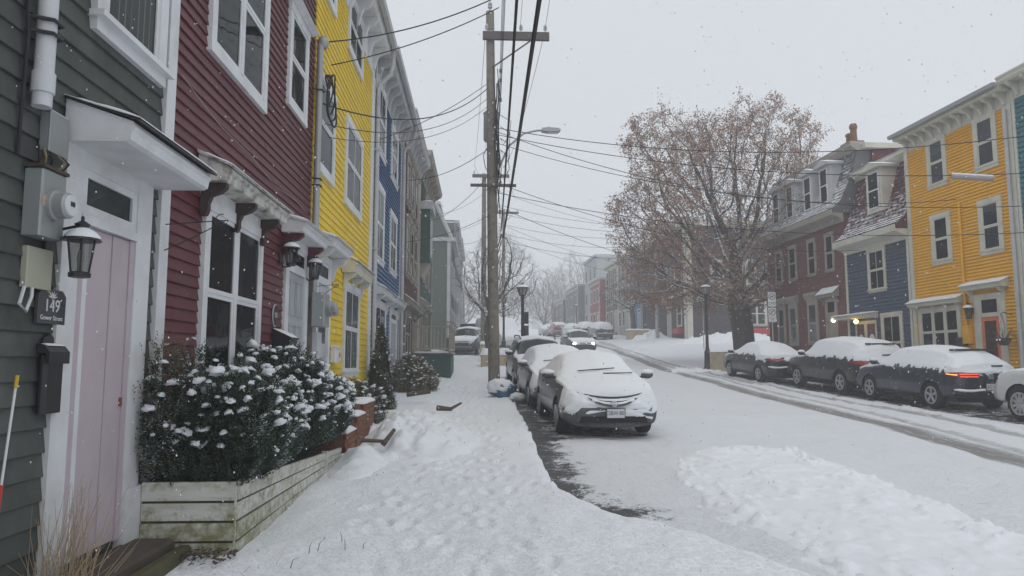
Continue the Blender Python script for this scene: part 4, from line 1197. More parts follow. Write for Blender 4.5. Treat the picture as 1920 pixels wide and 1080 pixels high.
far_right("pale grey house at the far end of the right row", 108.0, 97.7, 6.6, PGREY, GREYW, 3, 2, -0.6)
far_right("low brown house in the mist at the top of the street", 120.0, 108.2, 5.4, PFBROWN, GREYW, 3, 2, -1.0)
# ------------------------------------------------------------------ fittings on the near houses
def wall_thing(name, label, cat, y, z, x=LW, group=None):
    """Empty on the left facade: local x along the street, local -y out from the wall"""
    o = empty(name, (x, y, z), RZL); return tag(o, label, cat, group)
# electrical mast, boxes and meter on 149
t = wall_thing("service_pipe", "white service pipe clamped up the slate green house", "pipe", 4.10, 3.06)
MB().tube([(0, -0.09, 0), (0, -0.09, 5.2)], 0.052, 12).build("pipe", PVC, t, 40)
MB().tube([(0, -0.09, 0.08), (0, -0.09, 0.20)], 0.062, 12).build("collar", PVC, t, 40)
for zz in (0.42, 0.50): MB().tube([(-0.10, -0.03, zz), (-0.04, -0.155, zz), (0.04, -0.155, zz), (0.11, -0.03, zz + 0.01)], 0.012, 6).build("strap", BLACK, t)
MB().tube([(-0.10, -0.04, -0.3), (-0.10, -0.05, 0.4), (-0.13, -0.04, 0.7), (-0.34, -0.05, 0.95), (-0.42, -0.04, 1.2)], 0.012, 6).build("cable", CABLE, t, 40)
t = wall_thing("junction_box", "snow-dusted grey junction box below the white service pipe", "box", 4.295, 2.84)
MB().bevbox(-0.09, 0.09, -0.078, -0.02, 0, 0.235, 0.006).build("box_body", GREYM, t)
MB().bevbox(-0.096, 0.096, -0.088, -0.079, -0.005, 0.24, 0.004).build("cover", GREYM, t)
sm = MB(); snow_slab(sm, -0.09, 0.09, -0.085, -0.03, 0.241, 0.02, 5, step=0.02); sm.build("snow", SNOW, t, 60)
t = wall_thing("meter_cabinet", "large grey electricity meter cabinet with a round glass meter", "meter box", 4.21, 2.32)
MB().bevbox(-0.115, 0.115, -0.13, -0.02, 0, 0.39, 0.01).build("cabinet", GREYM, t)
MB().box(-0.125, 0.125, -0.14, -0.015, 0.391, 0.41).build("lid", DARKWOOD, t)
mt = MB().lathe([(0.09, 0), (0.09, -0.025), (0.076, -0.03), (0.076, -0.085), (0.062, -0.10)], 20, (0.0, -0.13, 0.19), 'y').build("meter", GALV, t, 40)
MB().lathe([(0.063, -0.10), (0.058, -0.108)], 20, (0.0, -0.13, 0.19), 'y').build("meter_face", LETTER, mt)
MB().box(-0.02, 0.02, -0.242, -0.237, 0.185, 0.212).build("dial", INK, mt)
MB().bevbox(-0.11, -0.075, -0.1325, -0.1305, 0.17, 0.23, 0.0005).build("sticker", plain("label_orange", (0.6, 0.4, 0.3), 0.6), t)
for k in range(5):
    a = -0.08 + 0.05 * k
    MB().tube([(a, -0.08, 0.40), (a + random.uniform(-.05, .05), -0.10 - .012 * k, 0.46), (a + .02, -0.06, 0.53)], 0.007, 5).build("lead", plain("lead_tan", (0.25, 0.2, 0.12), 0.6) if k % 2 else CABLE, t, 40)
t = wall_thing("utility_box", "small beige cable box under the meter cabinet", "box", 4.24, 2.03)
MB().bevbox(-0.12, 0.12, -0.062, -0.02, 0, 0.235, 0.006).build("box_body", BEIGEBOX, t)
MB().tube([(-0.13, -0.06, -0.0), (-0.18, -0.07, -0.10), (-0.12, -0.07, -0.14), (-0.06, -0.06, -0.05), (-0.06, -0.06, 0.0)], 0.01, 6).build("cable", PVC, t, 40)
MB().tube([(0.10, -0.05, 0.0), (0.16, -0.04, -0.02), (0.28, -0.04, -0.06), (0.30, -0.04, -0.7), (0.27, -0.04, -1.7)], 0.008, 6).build("drop_lead", plain("lead_yellow", (0.5, 0.4, 0.1), 0.6), t, 40)

def lantern(label, y, z, out, s=1.0, x=LW, rz=RZL, style=0, group="porch lanterns"):
    """carriage lantern: wall plate, arm, six-sided cage with glass, domed cap"""
    t = empty("wall_lantern", (x, y, z), rz); tag(t, label, "lantern", group)
    n = 6; a0 = PI / 6
    MB().bevbox(-0.05 * s, 0.05 * s, -0.045, -0.02, -0.12 * s, 0.12 * s, 0.005).build("wall_plate", BLACK, t)
    MB().tube([(0, -0.04, 0.04 * s), (0, -out * 0.4, 0.13 * s), (0, -out * 0.8, 0.16 * s), (0, -out, 0.12 * s)] if style == 0 else [(0, -0.04, -0.08 * s), (0, -out * 0.5, -0.16 * s), (0, -out, -0.14 * s)], 0.013 * s, 8).build("arm", BLACK, t, 50)
    zt, zb = (0.05 * s, -0.24 * s) if style == 0 else (0.18 * s, -0.10 * s)
    rt, rb = 0.115 * s, 0.075 * s
    cg = MB()
    for k in range(n):
        a = a0 + 2 * PI * k / n
        p = (rb * math.cos(a), -out + rb * math.sin(a), zb); q = (rt * math.cos(a), -out + rt * math.sin(a), zt)
        cg.tube([p, q], 0.008 * s, 5)
    cg.lathe([(rb * 1.1, zb - 0.035 * s), (rb * 1.15, zb), (rb, zb + 0.008)], n, (0, -out, 0)); cage = cg.build("cage", BLACK, t)
    g = MB(); vs = []
    for k in range(n):
        a = a0 + 2 * PI * k / n; a2 = a0 + 2 * PI * (k + 1) / n
        g.quad((rb * .97 * math.cos(a), -out + rb * .97 * math.sin(a), zb), (rb * .97 * math.cos(a2), -out + rb * .97 * math.sin(a2), zb), (rt * .97 * math.cos(a2), -out + rt * .97 * math.sin(a2), zt), (rt * .97 * math.cos(a), -out + rt * .97 * math.sin(a), zt))
    g.build("glass", LAMPGLASS, t)
    MB().lathe([(0.022 * s, zb), (0.022 * s, zb + 0.10 * s), (0.03 * s, zb + 0.13 * s), (0.018 * s, zb + 0.2 * s)], 10, (0, -out, 0)).build("bulb", LETTER, t, 40)
    MB().lathe([(rt * 1.35, zt - 0.012 * s), (rt * 1.3, zt), (rt * 0.95, zt + 0.05 * s), (rt * 0.45, zt + 0.085 * s), (rt * 0.42, zt + 0.11 * s), (rt * 0.55, zt + 0.13 * s), (rt * .3, zt + 0.15 * s), (0.012 * s, zt + 0.165 * s), (0.016 * s, zt + 0.185 * s), (0.004, zt + 0.205 * s)], 12, (0, -out, 0)).build("cap", BLACK, t, 50)
    MB().lathe([(rt * 1.25, zt + 0.008 * s), (rt * 1.18, zt + 0.03 * s), (rt * 0.9, zt + 0.066 * s), (rt * 0.4, zt + 0.098 * s), (0.01, zt + 0.11 * s)], 14, (0, -out - 0.004, 0)).build("snow", SNOW, t, 60)
    return t
lantern("grey carriage lantern with a snowy cap beside the pale pink door", 4.34, 2.30, 0.23, 0.70)
lantern("black lantern on the casing beside the grey door of the maroon house", 9.28, 2.95, 0.17, 0.74, style=1)
lantern("black lantern by the meter post between the maroon and yellow houses", 10.58, 2.93, 0.18, 0.74, style=1)

t = wall_thing("number_plaque", "dark house number plaque with a flower reading 149", "plaque", 4.40, 1.835)
MB().prism_y([(-0.14, 0), (0.14, 0), (0.14, 0.17), (0.10, 0.205), (-0.10, 0.205), (-0.14, 0.17)], -0.05, -0.032).build("plate", plain("slate_plaque", (0.06, 0.063, 0.07), 0.5), t)
text_obj("number", "149", 0.105, LETTER, t, face_at(0, -0.0505, 0.105)); text_obj("street_name", "Gower Street", 0.040, LETTER, t, face_at(0, -0.0505, 0.035))
f = MB()
for k, a in enumerate((-75, -45, -15, 15, 45, 75)):
    an = R(90 + a); L_ = 0.034
    f.prism_y([(0, 0.155), (0.5 * L_ * math.cos(an - .35), 0.155 + 0.5 * L_ * math.sin(an - .35)), (L_ * 1.5 * math.cos(an), 0.155 + L_ * 1.2 * math.sin(an)), (0.5 * L_ * math.cos(an + .35), 0.155 + .5 * L_ * math.sin(an + .35))], -0.052, -0.0498)
f.box(-0.002, 0.002, -0.052, -0.0498, 0.135, 0.155); f.build("flower", LETTER, t)
t = wall_thing("number_plaque", "black oval house number plaque reading 151", "plaque", 9.12, 2.20)
ell = [(0.10 * math.cos(a), 0.13 * math.sin(a)) for a in np.linspace(0, 2 * PI, 25)[:-1]]
MB().prism_y([(x * 1.08, z * 1.08) for x, z in ell], -0.045, -0.032).build("rim", LETTER, t); MB().prism_y(ell, -0.05, -0.0455).build("plate", BLACK, t)
text_obj("number", "151", 0.095, LETTER, t, face_at(0, -0.0505, 0))
# mailboxes
t = wall_thing("mailbox", "tall black mailbox with a snow-dusted lid beside the pink door", "mailbox", 4.42, 1.31)
MB().bevbox(-0.10, 0.09, -0.085, -0.032, 0, 0.36, 0.02).build("box_body", BLACKP, t)
MB().prism_x([(-0.03, 0.35), (-0.03, 0.41), (-0.07, 0.40), (-0.105, 0.36), (-0.105, 0.29), (-0.09, 0.29), (-0.085, 0.35)][::-1], -0.11, 0.10).build("lid", BLACKP, t)
MB().prism_y([(-0.08, 0.37), (0.07, 0.37), (0.055, 0.43), (0.0, 0.47), (-0.06, 0.44)], -0.04, -0.025).build("back_plate", BLACKP, t)
sm = MB(); snow_slab(sm, -0.09, 0.085, -0.08, -0.045, 0.40, 0.014, 7, zfun=lambda x, y: 0.408 + (y + 0.03) * 0.2, step=0.02); sm.build("snow", SNOW, t, 60)
t = wall_thing("mailbox", "black gabled mailbox with a gold crest beside the grey door", "mailbox", 9.22, 1.70)
MB().prism_x([(-0.03, 0), (-0.03, 0.30), (-0.06, 0.30), (-0.25, 0.20), (-0.23, 0.02), (-0.22, 0)][::-1], -0.17, 0.17).build("box_body", BLACK, t)
MB().prism_x([(-0.03, 0.31), (-0.03, 0.34), (-0.27, 0.225), (-0.27, 0.20)][::-1], -0.19, 0.19).build("lid", BLACK, t)
sm = MB(); snow_slab(sm, -0.18, 0.18, -0.26, -0.04, 0, 0.02, 8, zfun=lambda x, y: 0.34 + (y + 0.03) * 0.48, step=0.04); sm.build("snow", SNOW, t, 60)
MB().prism_y([(-0.03, 0.08), (0.03, 0.08), (0.045, 0.14), (0, 0.17), (-0.045, 0.14)], -0.245, -0.23).build("crest", plain("gold", (0.5, 0.33, 0.08), 0.4, 0.5), t)
t = wall_thing("mailbox", "small white mailbox on the yellow boards by the window", "mailbox", 12.75, 1.62)
MB().bevbox(-0.22, 0.22, -0.13, -0.03, 0, 0.26, 0.012).build("box_body", WHITE, t); MB().prism_x([(-0.03, 0.26), (-0.03, 0.31), (-0.15, 0.27), (-0.15, 0.25)][::-1], -0.23, 0.23).build("lid", WHITE, t)
text_obj("number", "15", 0.12, INK, t, face_at(0.1, -0.132, 0.13))
# meter post with conduit between maroon and yellow
t = wall_thing("service_mast", "tall grey conduit with a domed weatherhead between the maroon and yellow houses", "pipe", 10.88, 1.2)
MB().tube([(0, -0.10, 0), (0, -0.10, 5.35)], 0.052, 12).build("pipe", GALV, t, 40)
MB().lathe([(0.06, 0), (0.085, 0.04), (0.09, 0.11), (0.06, 0.17), (0.01, 0.19)], 12, (0.03, -0.13, 5.30)).build("weatherhead", GALV, t, 50)
for zz in (2.2, 3.1, 3.2, 4.6): MB().tube([(-0.07, -0.04, zz), (-0.05, -0.165, zz), (0.05, -0.165, zz), (0.07, -0.04, zz)], 0.012, 6).build("strap", CABLE, t)
t = wall_thing("meter_cabinet", "twin grey meter cabinet on a weathered post left of the yellow house door", "meter box", 10.92, 2.15)
MB().box(-0.12, 0.12, -0.11, -0.035, -1.3, 1.0).build("post_board", POLEWOOD, t)
MB().bevbox(-0.20, 0.18, -0.30, -0.11, 0, 0.50, 0.012).build("cabinet", GREYM, t)
for k in (0, 1): MB().lathe([(0.095, 0), (0.095, -0.06), (0.08, -0.07), (0.08, -0.13), (0.06, -0.15)], 16, (-0.04 + 0.13 * k, -0.30, 0.30 - 0.05 * k), 'y').build("meter", GALV, t, 40)
MB().bevbox(-0.12, 0.16, -0.20, -0.11, -0.62, -0.08, 0.01).build("lower_box", GREYW, t)
# wrought iron plant hooks
for (yy, zz, L_, lab) in ((5.86, 2.72, 0.55, "thin black iron plant hook by the corner of the maroon house"), (11.15, 2.78, 0.42, "black scrolled iron hook by the meter post")):
    t = wall_thing("plant_hook", lab, "hook", yy, zz)
    MB().tube([(0, -0.035, 0.0), (0.0, -L_, 0.04)], 0.0045, 6).build("arm", BLACK, t); MB().tube([(0, -0.035, -0.22), (0.0, -L_ * 0.45, -0.12), (0, -L_ * 0.95, 0.03)], 0.0045, 6).build("brace", BLACK, t)
    MB().tube([(0, -L_ + 0.10 * (1 - math.cos(a)) * 0.5 - 0.0, 0.04 - 0.05 * math.sin(a)) for a in np.linspace(0, 5, 12)], 0.004, 5).build("curl", BLACK, t)
    MB().box(-0.012, 0.012, -0.04, -0.03, -0.24, 0.03).build("wall_plate", BLACK, t)
# coil of service cable below the weatherhead
m = MB()
for k in range(5):
    r1 = 0.10 + 0.05 * k; r2 = 0.28 + 0.06 * k; ph = random.uniform(0, 6)
    m.tube([(LW + 0.16 + 0.03 * math.sin(a * 2 + k) + 0.02 * k, 11.22 + r1 * math.cos(a), 6.02 - 0.04 * k + r2 * math.sin(a) * (1 if math.sin(a) < 0 else .6)) for a in np.linspace(0, 2 * PI * 1.02, 22)], 0.014, 6)
tag(m.build("cable_coil", CABLE, None, 60), "loops of black service cable hanging on the yellow house corner", "cable")
# downpipes at the yellow and blue houses
for (yy, z0_, z1_, lab) in ((17.02, 0.7, 8.7, "grey-white downpipe between the yellow and blue houses"), (23.0, 0.9, 8.9, "grey-white downpipe at the far edge of the blue house")):
    t = wall_thing("downpipe", lab, "pipe", yy, z0_)
    H_ = z1_ - z0_
    MB().tube([(0, -0.11, 0), (0, -0.11, H_ - 0.5), (0, -0.14, H_ - 0.35), (-0.02, -0.40, H_ - 0.1), (-0.04, -0.46, H_ + 0.15), (-0.04, -0.46, H_ + 0.55)], 0.055, 10).build("pipe", GREYW, t, 50)
    for zz in (1.2, 3.6, 6.0): MB().box(-0.08, 0.08, -0.17, -0.03, zz, zz + 0.03).build("bracket", GREYW, t)

# ---- door step of 149, stake, grass
t = tag(empty("door_step", (LW, 4.45, 0.12), RZL), "mossy rotten timber step below the pale pink door", "step")
MB().bevbox(0.0, 1.15, -0.36, -0.03, -0.1, 0.20, 0.02).build("tread", DARKWOOD, t); MB().bevbox(-0.05, 1.55, -0.46, -0.362, -0.1, 0.14, 0.02).build("edge_beam", MOSS, t)
t = tag(empty("marker_stake", (-2.12, 3.24, 0.0)), "white driveway marker stake with a yellow tip and red base", "stake")
def sp(k): return (0.115 * k, 0.0, 1.55 * k)
MB().tube([sp(0), sp(0.70)], 0.0085, 8).build("base_sleeve", plain("stake_red", (0.5, 0.03, 0.02), 0.5), t)
MB().tube([sp(0.70), sp(0.965)], 0.0055, 8).build("rod", SIGNW, t); MB().tube([sp(0.965), sp(1.0)], 0.008, 8).build("tip", plain("stake_yellow", (0.6, 0.38, 0.02), 0.5), t)
def dry_grass(label, cx, cy, cz, n, hgt, spread, rad, mat, seed, bend=0.25):
    rr = random.Random(seed); m = MB()
    for k in range(n):
        a = rr.uniform(0, 2 * PI); d_ = rr.random() ** 0.7 * rad
        x, y = cx + d_ * math.cos(a), cy + d_ * math.sin(a); hh = hgt * rr.uniform(0.35, 1.0)
        dx, dy = rr.gauss(0.05, spread), rr.gauss(0, spread)
        m.tube([(x, y, cz - 0.05), (x + dx * .4, y + dy * .4, cz + hh * .5), (x + dx * (1 + bend), y + dy * (1 + bend), cz + hh)], [0.0035, 0.0025, 0.001], 3)
    o = m.build("dry_grass", mat); return tag(o, label, "grass", kind='stuff')
STRAW = plain("straw", (0.46, 0.36, 0.24), 0.8, spec=0.1)
dry_grass("clump of tall dry grass in front of the pale pink door", -2.42, 4.42, 0.10, 130, 0.85, 0.10, 0.17, STRAW, 1)
dry_grass("thin dry weeds poking through snow by the planter foot", -1.85, 5.42, 0.12, 26, 0.11, 0.04, 0.40, STRAW, 2)
dry_grass("a few dead stalks standing in the snow on the sidewalk", -1.25, 5.7, 0.2, 7, 0.085, 0.04, 0.40, DARKWOOD, 3)
# leaf litter strip under planter
m = MB(); rr = random.Random(9)
for k in range(240):
    x = rr.uniform(-2.55, -1.8); y = 5.62 - rr.random() ** 1.5 * 0.35 - (x + 1.8) * 0.1; z = float(prof(y)) + 0.145 + rr.uniform(0, 0.03)
    a = rr.uniform(0, 6.3); L_ = rr.uniform(0.015, 0.04); e = rr.uniform(-.02, .02)
    m.quad((x, y, z), (x + L_ * math.cos(a), y + L_ * math.sin(a), z + e), (x + L_ * math.cos(a) - L_ * .5 * math.sin(a), y + L_ * math.sin(a) + L_ * .5 * math.cos(a), z + e + .01), (x - L_ * .5 * math.sin(a), y + L_ * .5 * math.cos(a), z + .01))
tag(m.build("leaf_litter", DARKWOOD), "dead leaves and dirt at the foot of the white planter", "leaves", kind='stuff')

# ---- planter: four boards each side, tapering away from the camera
t = tag(empty("planter", (-1.82, 5.66, 0.2)), "long white plank planter with mossy joints holding the hedge", "planter")
PX, PY0, PY1 = -1.82, 5.66, 9.75
def ptop(y): return 0.715 + (y - PY0) / (PY1 - PY0) * (0.50 - 0.715)
def pbot(y): return 0.13 + (y - PY0) * 0.037
for k in range(4):
    g = 0.07
    for (ya, yb) in ((PY0, 8.75), (8.80, PY1)):
        m = MB(); vs = []
        for y in (ya, yb):
            zb_ = pbot(y) + (ptop(y) - pbot(y)) * (k + g) / 4.0; zt_ = pbot(y) + (ptop(y) - pbot(y)) * (k + 1 - (0 if k == 3 else g)) / 4.0
            o_ = 0.006 * (k % 2)
            vs += [(PX - 0.03, y, zb_), (PX + o_, y, zb_), (PX + o_ - .004, y, zt_), (PX - 0.03, y, zt_)]
        m.add(vs, [(0, 1, 2, 3)[::-1], (4, 5, 6, 7), (0, 1, 5, 4), (1, 2, 6, 5), (2, 3, 7, 6), (3, 0, 4, 7)])
        m.M = None; o = link("plank", m.mesh("plank", PLANTERM if k < 2 else PLANTERW), t); o.location = (1.82, -5.66, -0.2)
    zb_ = pbot(PY0) + (ptop(PY0) - pbot(PY0)) * (k + g) / 4.0; zt_ = pbot(PY0) + (ptop(PY0) - pbot(PY0)) * (k + 1 - (0 if k == 3 else g)) / 4.0
    o = link("plank", MB().box(LW + 0.08, PX - 0.005, PY0 - 0.03 - 0.005 * (k % 2), PY0 - 0.002, zb_, zt_).mesh("plank", PLANTERM if k < 2 else PLANTERW), t); o.location = (1.82, -5.66, -0.2)
m = MB(); m.add([(PX - .045, PY0 - .012, pbot(PY0) + .0), (PX - .018, PY0 - .012, pbot(PY0)), (PX - .018, PY1, pbot(PY1)), (PX - .045, PY1, pbot(PY1)), (PX - .045, PY0 - .012, ptop(PY0) - .02), (PX - .018, PY0 - .012, ptop(PY0) - .02), (PX - .018, PY1, ptop(PY1) - .02), (PX - .045, PY1, ptop(PY1) - .02)],
    [(3, 2, 1, 0), (4, 5, 6, 7), (0, 1, 5, 4), (1, 2, 6, 5), (2, 3, 7, 6), (3, 0, 4, 7)])
o = link("backing", m.mesh("backing", MOSS), t); o.location = (1.82, -5.66, -0.2)
o = link("backing", MB().box(LW + 0.08, PX - 0.045, PY0 - 0.012, PY0 + 0.015, pbot(PY0), ptop(PY0) - 0.02).mesh("backing", MOSS), t); o.location = (1.82, -5.66, -0.2)
o = link("corner_post", MB().bevbox(PX - 0.02, PX - 0.004, PY0 - 0.032, PY0 - 0.004, pbot(PY0) - .05, ptop(PY0) - 0.004, 0.006).mesh("corner_post", PLANTERW), t); o.location = (1.82, -5.66, -0.2)
o = link("batten", MB().box(PX - 0.04, PX + 0.022, 8.745, 8.805, 0.2, ptop(8.8) + 0.02).mesh("batten", PLANTERW), t); o.location = (1.82, -5.66, -0.2)
m = MB(); m.add([(LW + .05, PY0, .66), (PX - .03, PY0, .66), (PX - .03, PY1, .46), (LW + .05, PY1, .46)], [(0, 1, 2, 3)]); o = link("soil", m.mesh("soil", DARKWOOD), t); o.location = (1.82, -5.66, -0.2)

# ---- orange brick steps of the yellow house, half buried
t = tag(empty("brick_steps", (-1.95, 10.2, 0.45)), "orange brick entrance steps half buried in snow", "steps")
for k, (ya, yb, za, zb, xo) in enumerate(((10.0, 10.75, 0.30, 0.66, -1.80), (10.75, 11.45, 0.30, 0.84, -1.78), (11.45, 12.6, 0.30, 0.98, -1.80))):
    st = MB().bevbox(-0.65, xo + 1.95 - 0.012, ya - 10.2, yb - 10.2 - 0.004, za - 0.45, zb - 0.455, 0.006).build("step", TERRA, t)
    n = 0
    for row in range(int((zb - za - 0.10) / 0.08)):
        y = ya + (0.11 if row % 2 else 0.0)
        while y < yb - 0.03:
            w_ = min(0.21, yb - y - 0.006)
            if w_ > 0.05:
                z_ = zb - 0.45 - 0.085 - row * 0.08
                MB().bevbox(xo + 1.95 - 0.05, xo + 1.95 + random.uniform(-.003, .004), y - 10.2, y - 10.2 + w_ - 0.012, z_, z_ + 0.068, 0.006).build("brick", TERRA, st)
            y += 0.215
        for q in range(3):
            MB().bevbox(xo + 1.95 - 0.05 - 0.21 * (q + 1) + (0.1 if row % 2 else 0), xo + 1.95 - 0.05 - 0.21 * q - 0.012 + (0.1 if row % 2 and q else 0), ya - 10.2 - 0.012, ya - 10.2 + 0.03, zb - 0.535 - row * 0.08, zb - 0.535 - row * 0.08 + 0.068, 0.006).build("brick", TERRA, st)
    sm = MB(); snow_slab(sm, -0.62, xo + 1.95 + 0.01, ya - 10.2 - 0.01, yb - 10.2, zb - 0.455, 0.07, k + 3); sm.build("snow", SNOW, st, 60)
# broken bits of timber sticking out of the snow
def debris(label, x, y, z, pts, mat, rz):
    t = tag(empty("broken_board", (x, y, z), rz), label, "debris")
    for k, (a, b, w_) in enumerate(pts):
        MB().tube([a, b], [w_, w_ * 0.7], 4).build("board_piece", mat, t)
debris("dark broken board poking out of the snow near the brick steps", -1.30, 10.0, 0.52, (((0, 0, 0), (0.16, 0.25, 0.16), 0.05), ((-0.30, 0.05, 0.05), (0.0, 0.05, 0.03), 0.03)), DARKWOOD, 0.2)
debris("brown brick edging corner poking out of the snow heap", -0.78, 13.3, 0.80, (((0, 0, 0), (0.28, -0.04, -0.02), 0.05), ((0.28, -0.04, 0.0), (0.44, 0.15, 0.08), 0.03)), DARKWOOD, 0.0)
debris("dark flat board lying under snow below the conifer", -1.75, 17.6, 0.86, (((0, 0, 0), (0.55, 0.2, 0.06), 0.06),), DARKWOOD, 0.0)

# ---- porch of the maroon/green houses
t = tag(empty("porch", (LW, 27.0, 1.0), RZL), "green panelled porch with a cream railing in front of the left row", "porch")
MB().box(0, 3.0, -1.5, -0.06, -0.3, 0.95).build("porch_base", PGRN, t)
for k in range(14): MB().box(0.02, 0.06 - 0.085, -1.46 + 0.1 * k, -1.46 + 0.1 * k + 0.085, -0.25, 0.93).build("board", PGRN, t)
for k in range(30): MB().box(0.02 + 0.1 * k, 0.105 + 0.1 * k, -1.52, -1.50, -0.25, 0.93).build("board", PGRN, t)
MB().box(-0.05, 3.05, -1.56, -0.03, 0.95, 1.0).build("deck", POLEWOOD, t)
sm = MB(); snow_slab(sm, -0.05, 3.05, -1.56, -0.06, 1.003, 0.07, 3, step=0.12); sm.build("snow", SNOW, t, 60)
for (px, py) in ((0.0, -1.5), (0.0, -0.12), (3.0, -1.5)): MB().bevbox(px - 0.06, px + 0.06, py - 0.06, py + 0.06, 1.0, 2.08, 0.01).build("post", BEIGE, t)
MB().box(-0.04, 0.04, -1.44, -0.18, 1.94, 2.02).build("rail", BEIGE, t); MB().box(-0.04, 0.04, -1.44, -0.18, 1.12, 1.18).build("rail", BEIGE, t)
MB().box(0.06, 2.94, -1.54, -1.46, 1.94, 2.02).build("rail", BEIGE, t); MB().box(0.06, 2.94, -1.54, -1.46, 1.12, 1.18).build("rail", BEIGE, t)
for k in range(9): MB().box(-0.02, 0.02, -1.34 + k * 0.14, -1.30 + k * 0.14, 1.18, 1.94).build("baluster", BEIGE, t)
for k in range(19): MB().box(0.16 + k * 0.145, 0.20 + k * 0.145, -1.52, -1.48, 1.18, 1.94).build("baluster", BEIGE, t)
# dark stair with railing across the side street
t = tag(empty("entry_stair", (-2.0, 47.0, 2.35)), "dark entry stair with an iron railing at the sage green house", "stairs")
for k in range(5): MB().box(-0.2, 0.9 - 0.16 * k, -0.6, 0.9, 0.18 * k, 0.18 * k + 0.176).build("step", DARKWOOD, t)
MB().tube([(-0.2, -0.55, 1.95), (0.25, -0.55, 1.9), (0.9, -0.55, 1.1)], 0.03, 6).build("rail", BLACK, t)
for k in range(7): MB().tube([(-0.1 + 0.16 * k, -0.55, 0.3), (-0.1 + 0.16 * k, -0.55, 1.93 if k < 3 else 1.9 - (k - 2) * 0.2)], 0.015, 5).build("baluster", BLACK, t)

# ------------------------------------------------------------------ street furniture
def street_lamp(label, x, y, H_, boxes=False, base=None):
    zb = z1(x, y) if base is None else base
    t = tag(empty("street_lamp", (x, y, zb)), label, "street lamp", "black heritage street lamps")
    MB().lathe([(0.20, -0.1), (0.20, 0.05), (0.16, 0.10), (0.14, 0.75), (0.15, 0.80), (0.10, 0.86), (0.085, 1.0)], 12).build("base", BLACK, t, 40)
    zt = H_ - 0.62
    MB().tube([(0, 0, 1.0), (0, 0, zt)], [0.075, 0.06], 12).build("post", BLACK, t, 40)
    MB().lathe([(0.06, zt), (0.11, zt + 0.03), (0.07, zt + 0.08), (0.13, zt + 0.12)], 12).build("collar", BLACK, t, 40)
    g = MB(); g.lathe([(0.12, zt + 0.12), (0.21, zt + 0.42)], 8); g.build("lantern_glass", plain("lamp_panel", (0.30, 0.28, 0.25), 0.3), t)
    c = MB()
    for k in range(8):
        a = 2 * PI * k / 8
        c.tube([(0.125 * math.cos(a), 0.125 * math.sin(a), zt + 0.12), (0.215 * math.cos(a), 0.215 * math.sin(a), zt + 0.42)], 0.012, 4)
    c.build("cage", BLACK, t)
    MB().lathe([(0.26, zt + 0.41), (0.25, zt + 0.44), (0.12, zt + 0.53), (0.05, zt + 0.56), (0.05, zt + 0.60), (0.01, zt + 0.66)], 12).build("cap", BLACK, t, 40)
    MB().lathe([(0.245, zt + 0.445), (0.20, zt + 0.50), (0.11, zt + 0.55), (0.02, zt + 0.57)], 12).build("snow", SNOW, t, 60)
    if boxes:
        for za in (2.1, 1.55): MB().bevbox(0.06, 0.24, -0.03, 0.03, za, za + 0.48, 0.01).build("sign_plate", BLACK, t)
    return t
street_lamp("black heritage street lamp with small plates rising behind the parked SUV", 1.72, 29.0, 3.75, True)
street_lamp("slim black heritage street lamp further up near the snow-covered van", 1.48, 45.0, 3.75)
street_lamp("black heritage street lamp in front of the plum corner house", 10.43, 32.73, 3.95)
street_lamp("distant street lamp in mist beside the far right row", 12.4, 92.0, 4.0)

def barrier(label, x, y, rz, L_, W_, H_, snow=0.14):
    zb = z1(x, y)
    t = tag(empty("concrete_block", (x, y, zb), rz), label, "barrier", "tan concrete blocks at the corners")
    MB().bevbox(-L_ / 2, L_ / 2, -W_ / 2, W_ / 2, -0.1, H_, 0.05).build("block", STONE, t)
    sm = MB(); snow_slab(sm, -L_ / 2 - 0.02, L_ / 2 + 0.02, -W_ / 2 - 0.02, W_ / 2 + 0.02, H_ - 0.03, snow, x, step=0.09); sm.build("snow", SNOW, t, 60)
barrier("tan concrete block behind the utility pole", 0.72, 33.4, 0.0, 1.35, 0.7, 0.62, 0.32)
barrier("speckled concrete block at the right corner below the big tree", 11.15, 31.9, R(35), 0.8, 1.6, 0.85, 0.08)
barrier("tan concrete block at the corner under the round clipped tree", 13.9, 62.6, R(4), 2.1, 0.8, 0.75, 0.15)
barrier("second block of stone half hidden behind the left street lamp", 0.6, 43.6, 0, 1.2, 0.6, 0.7, 0.2)

zb = z1(12.95, 35.4)
t = tag(empty("fire_hydrant", (14.0, 35.3, z1(14.0, 35.3) + 0.30)), "yellow fire hydrant behind the dark sedan", "hydrant")
MB().lathe([(0.16, -0.2), (0.16, 0.03), (0.12, 0.06), (0.115, 0.52), (0.15, 0.54), (0.15, 0.58), (0.12, 0.62), (0.10, 0.70), (0.04, 0.76), (0.03, 0.80)], 14).build("barrel", HYDRANT, t, 40)
for s_ in (-1, 1): MB().lathe([(0.06, 0), (0.06, 0.12), (0.045, 0.16)] if s_ > 0 else [(0.045, -0.16), (0.06, -0.12), (0.06, 0)], 10, (0.10 * s_, 0, 0.42), 'x').build("outlet", HYDRANT, t)
MB().lathe([(0.075, 0), (0.075, -0.14), (0.05, -0.17)], 10, (0, -0.10, 0.38), 'y').build("pumper_outlet", HYDRANT, t)

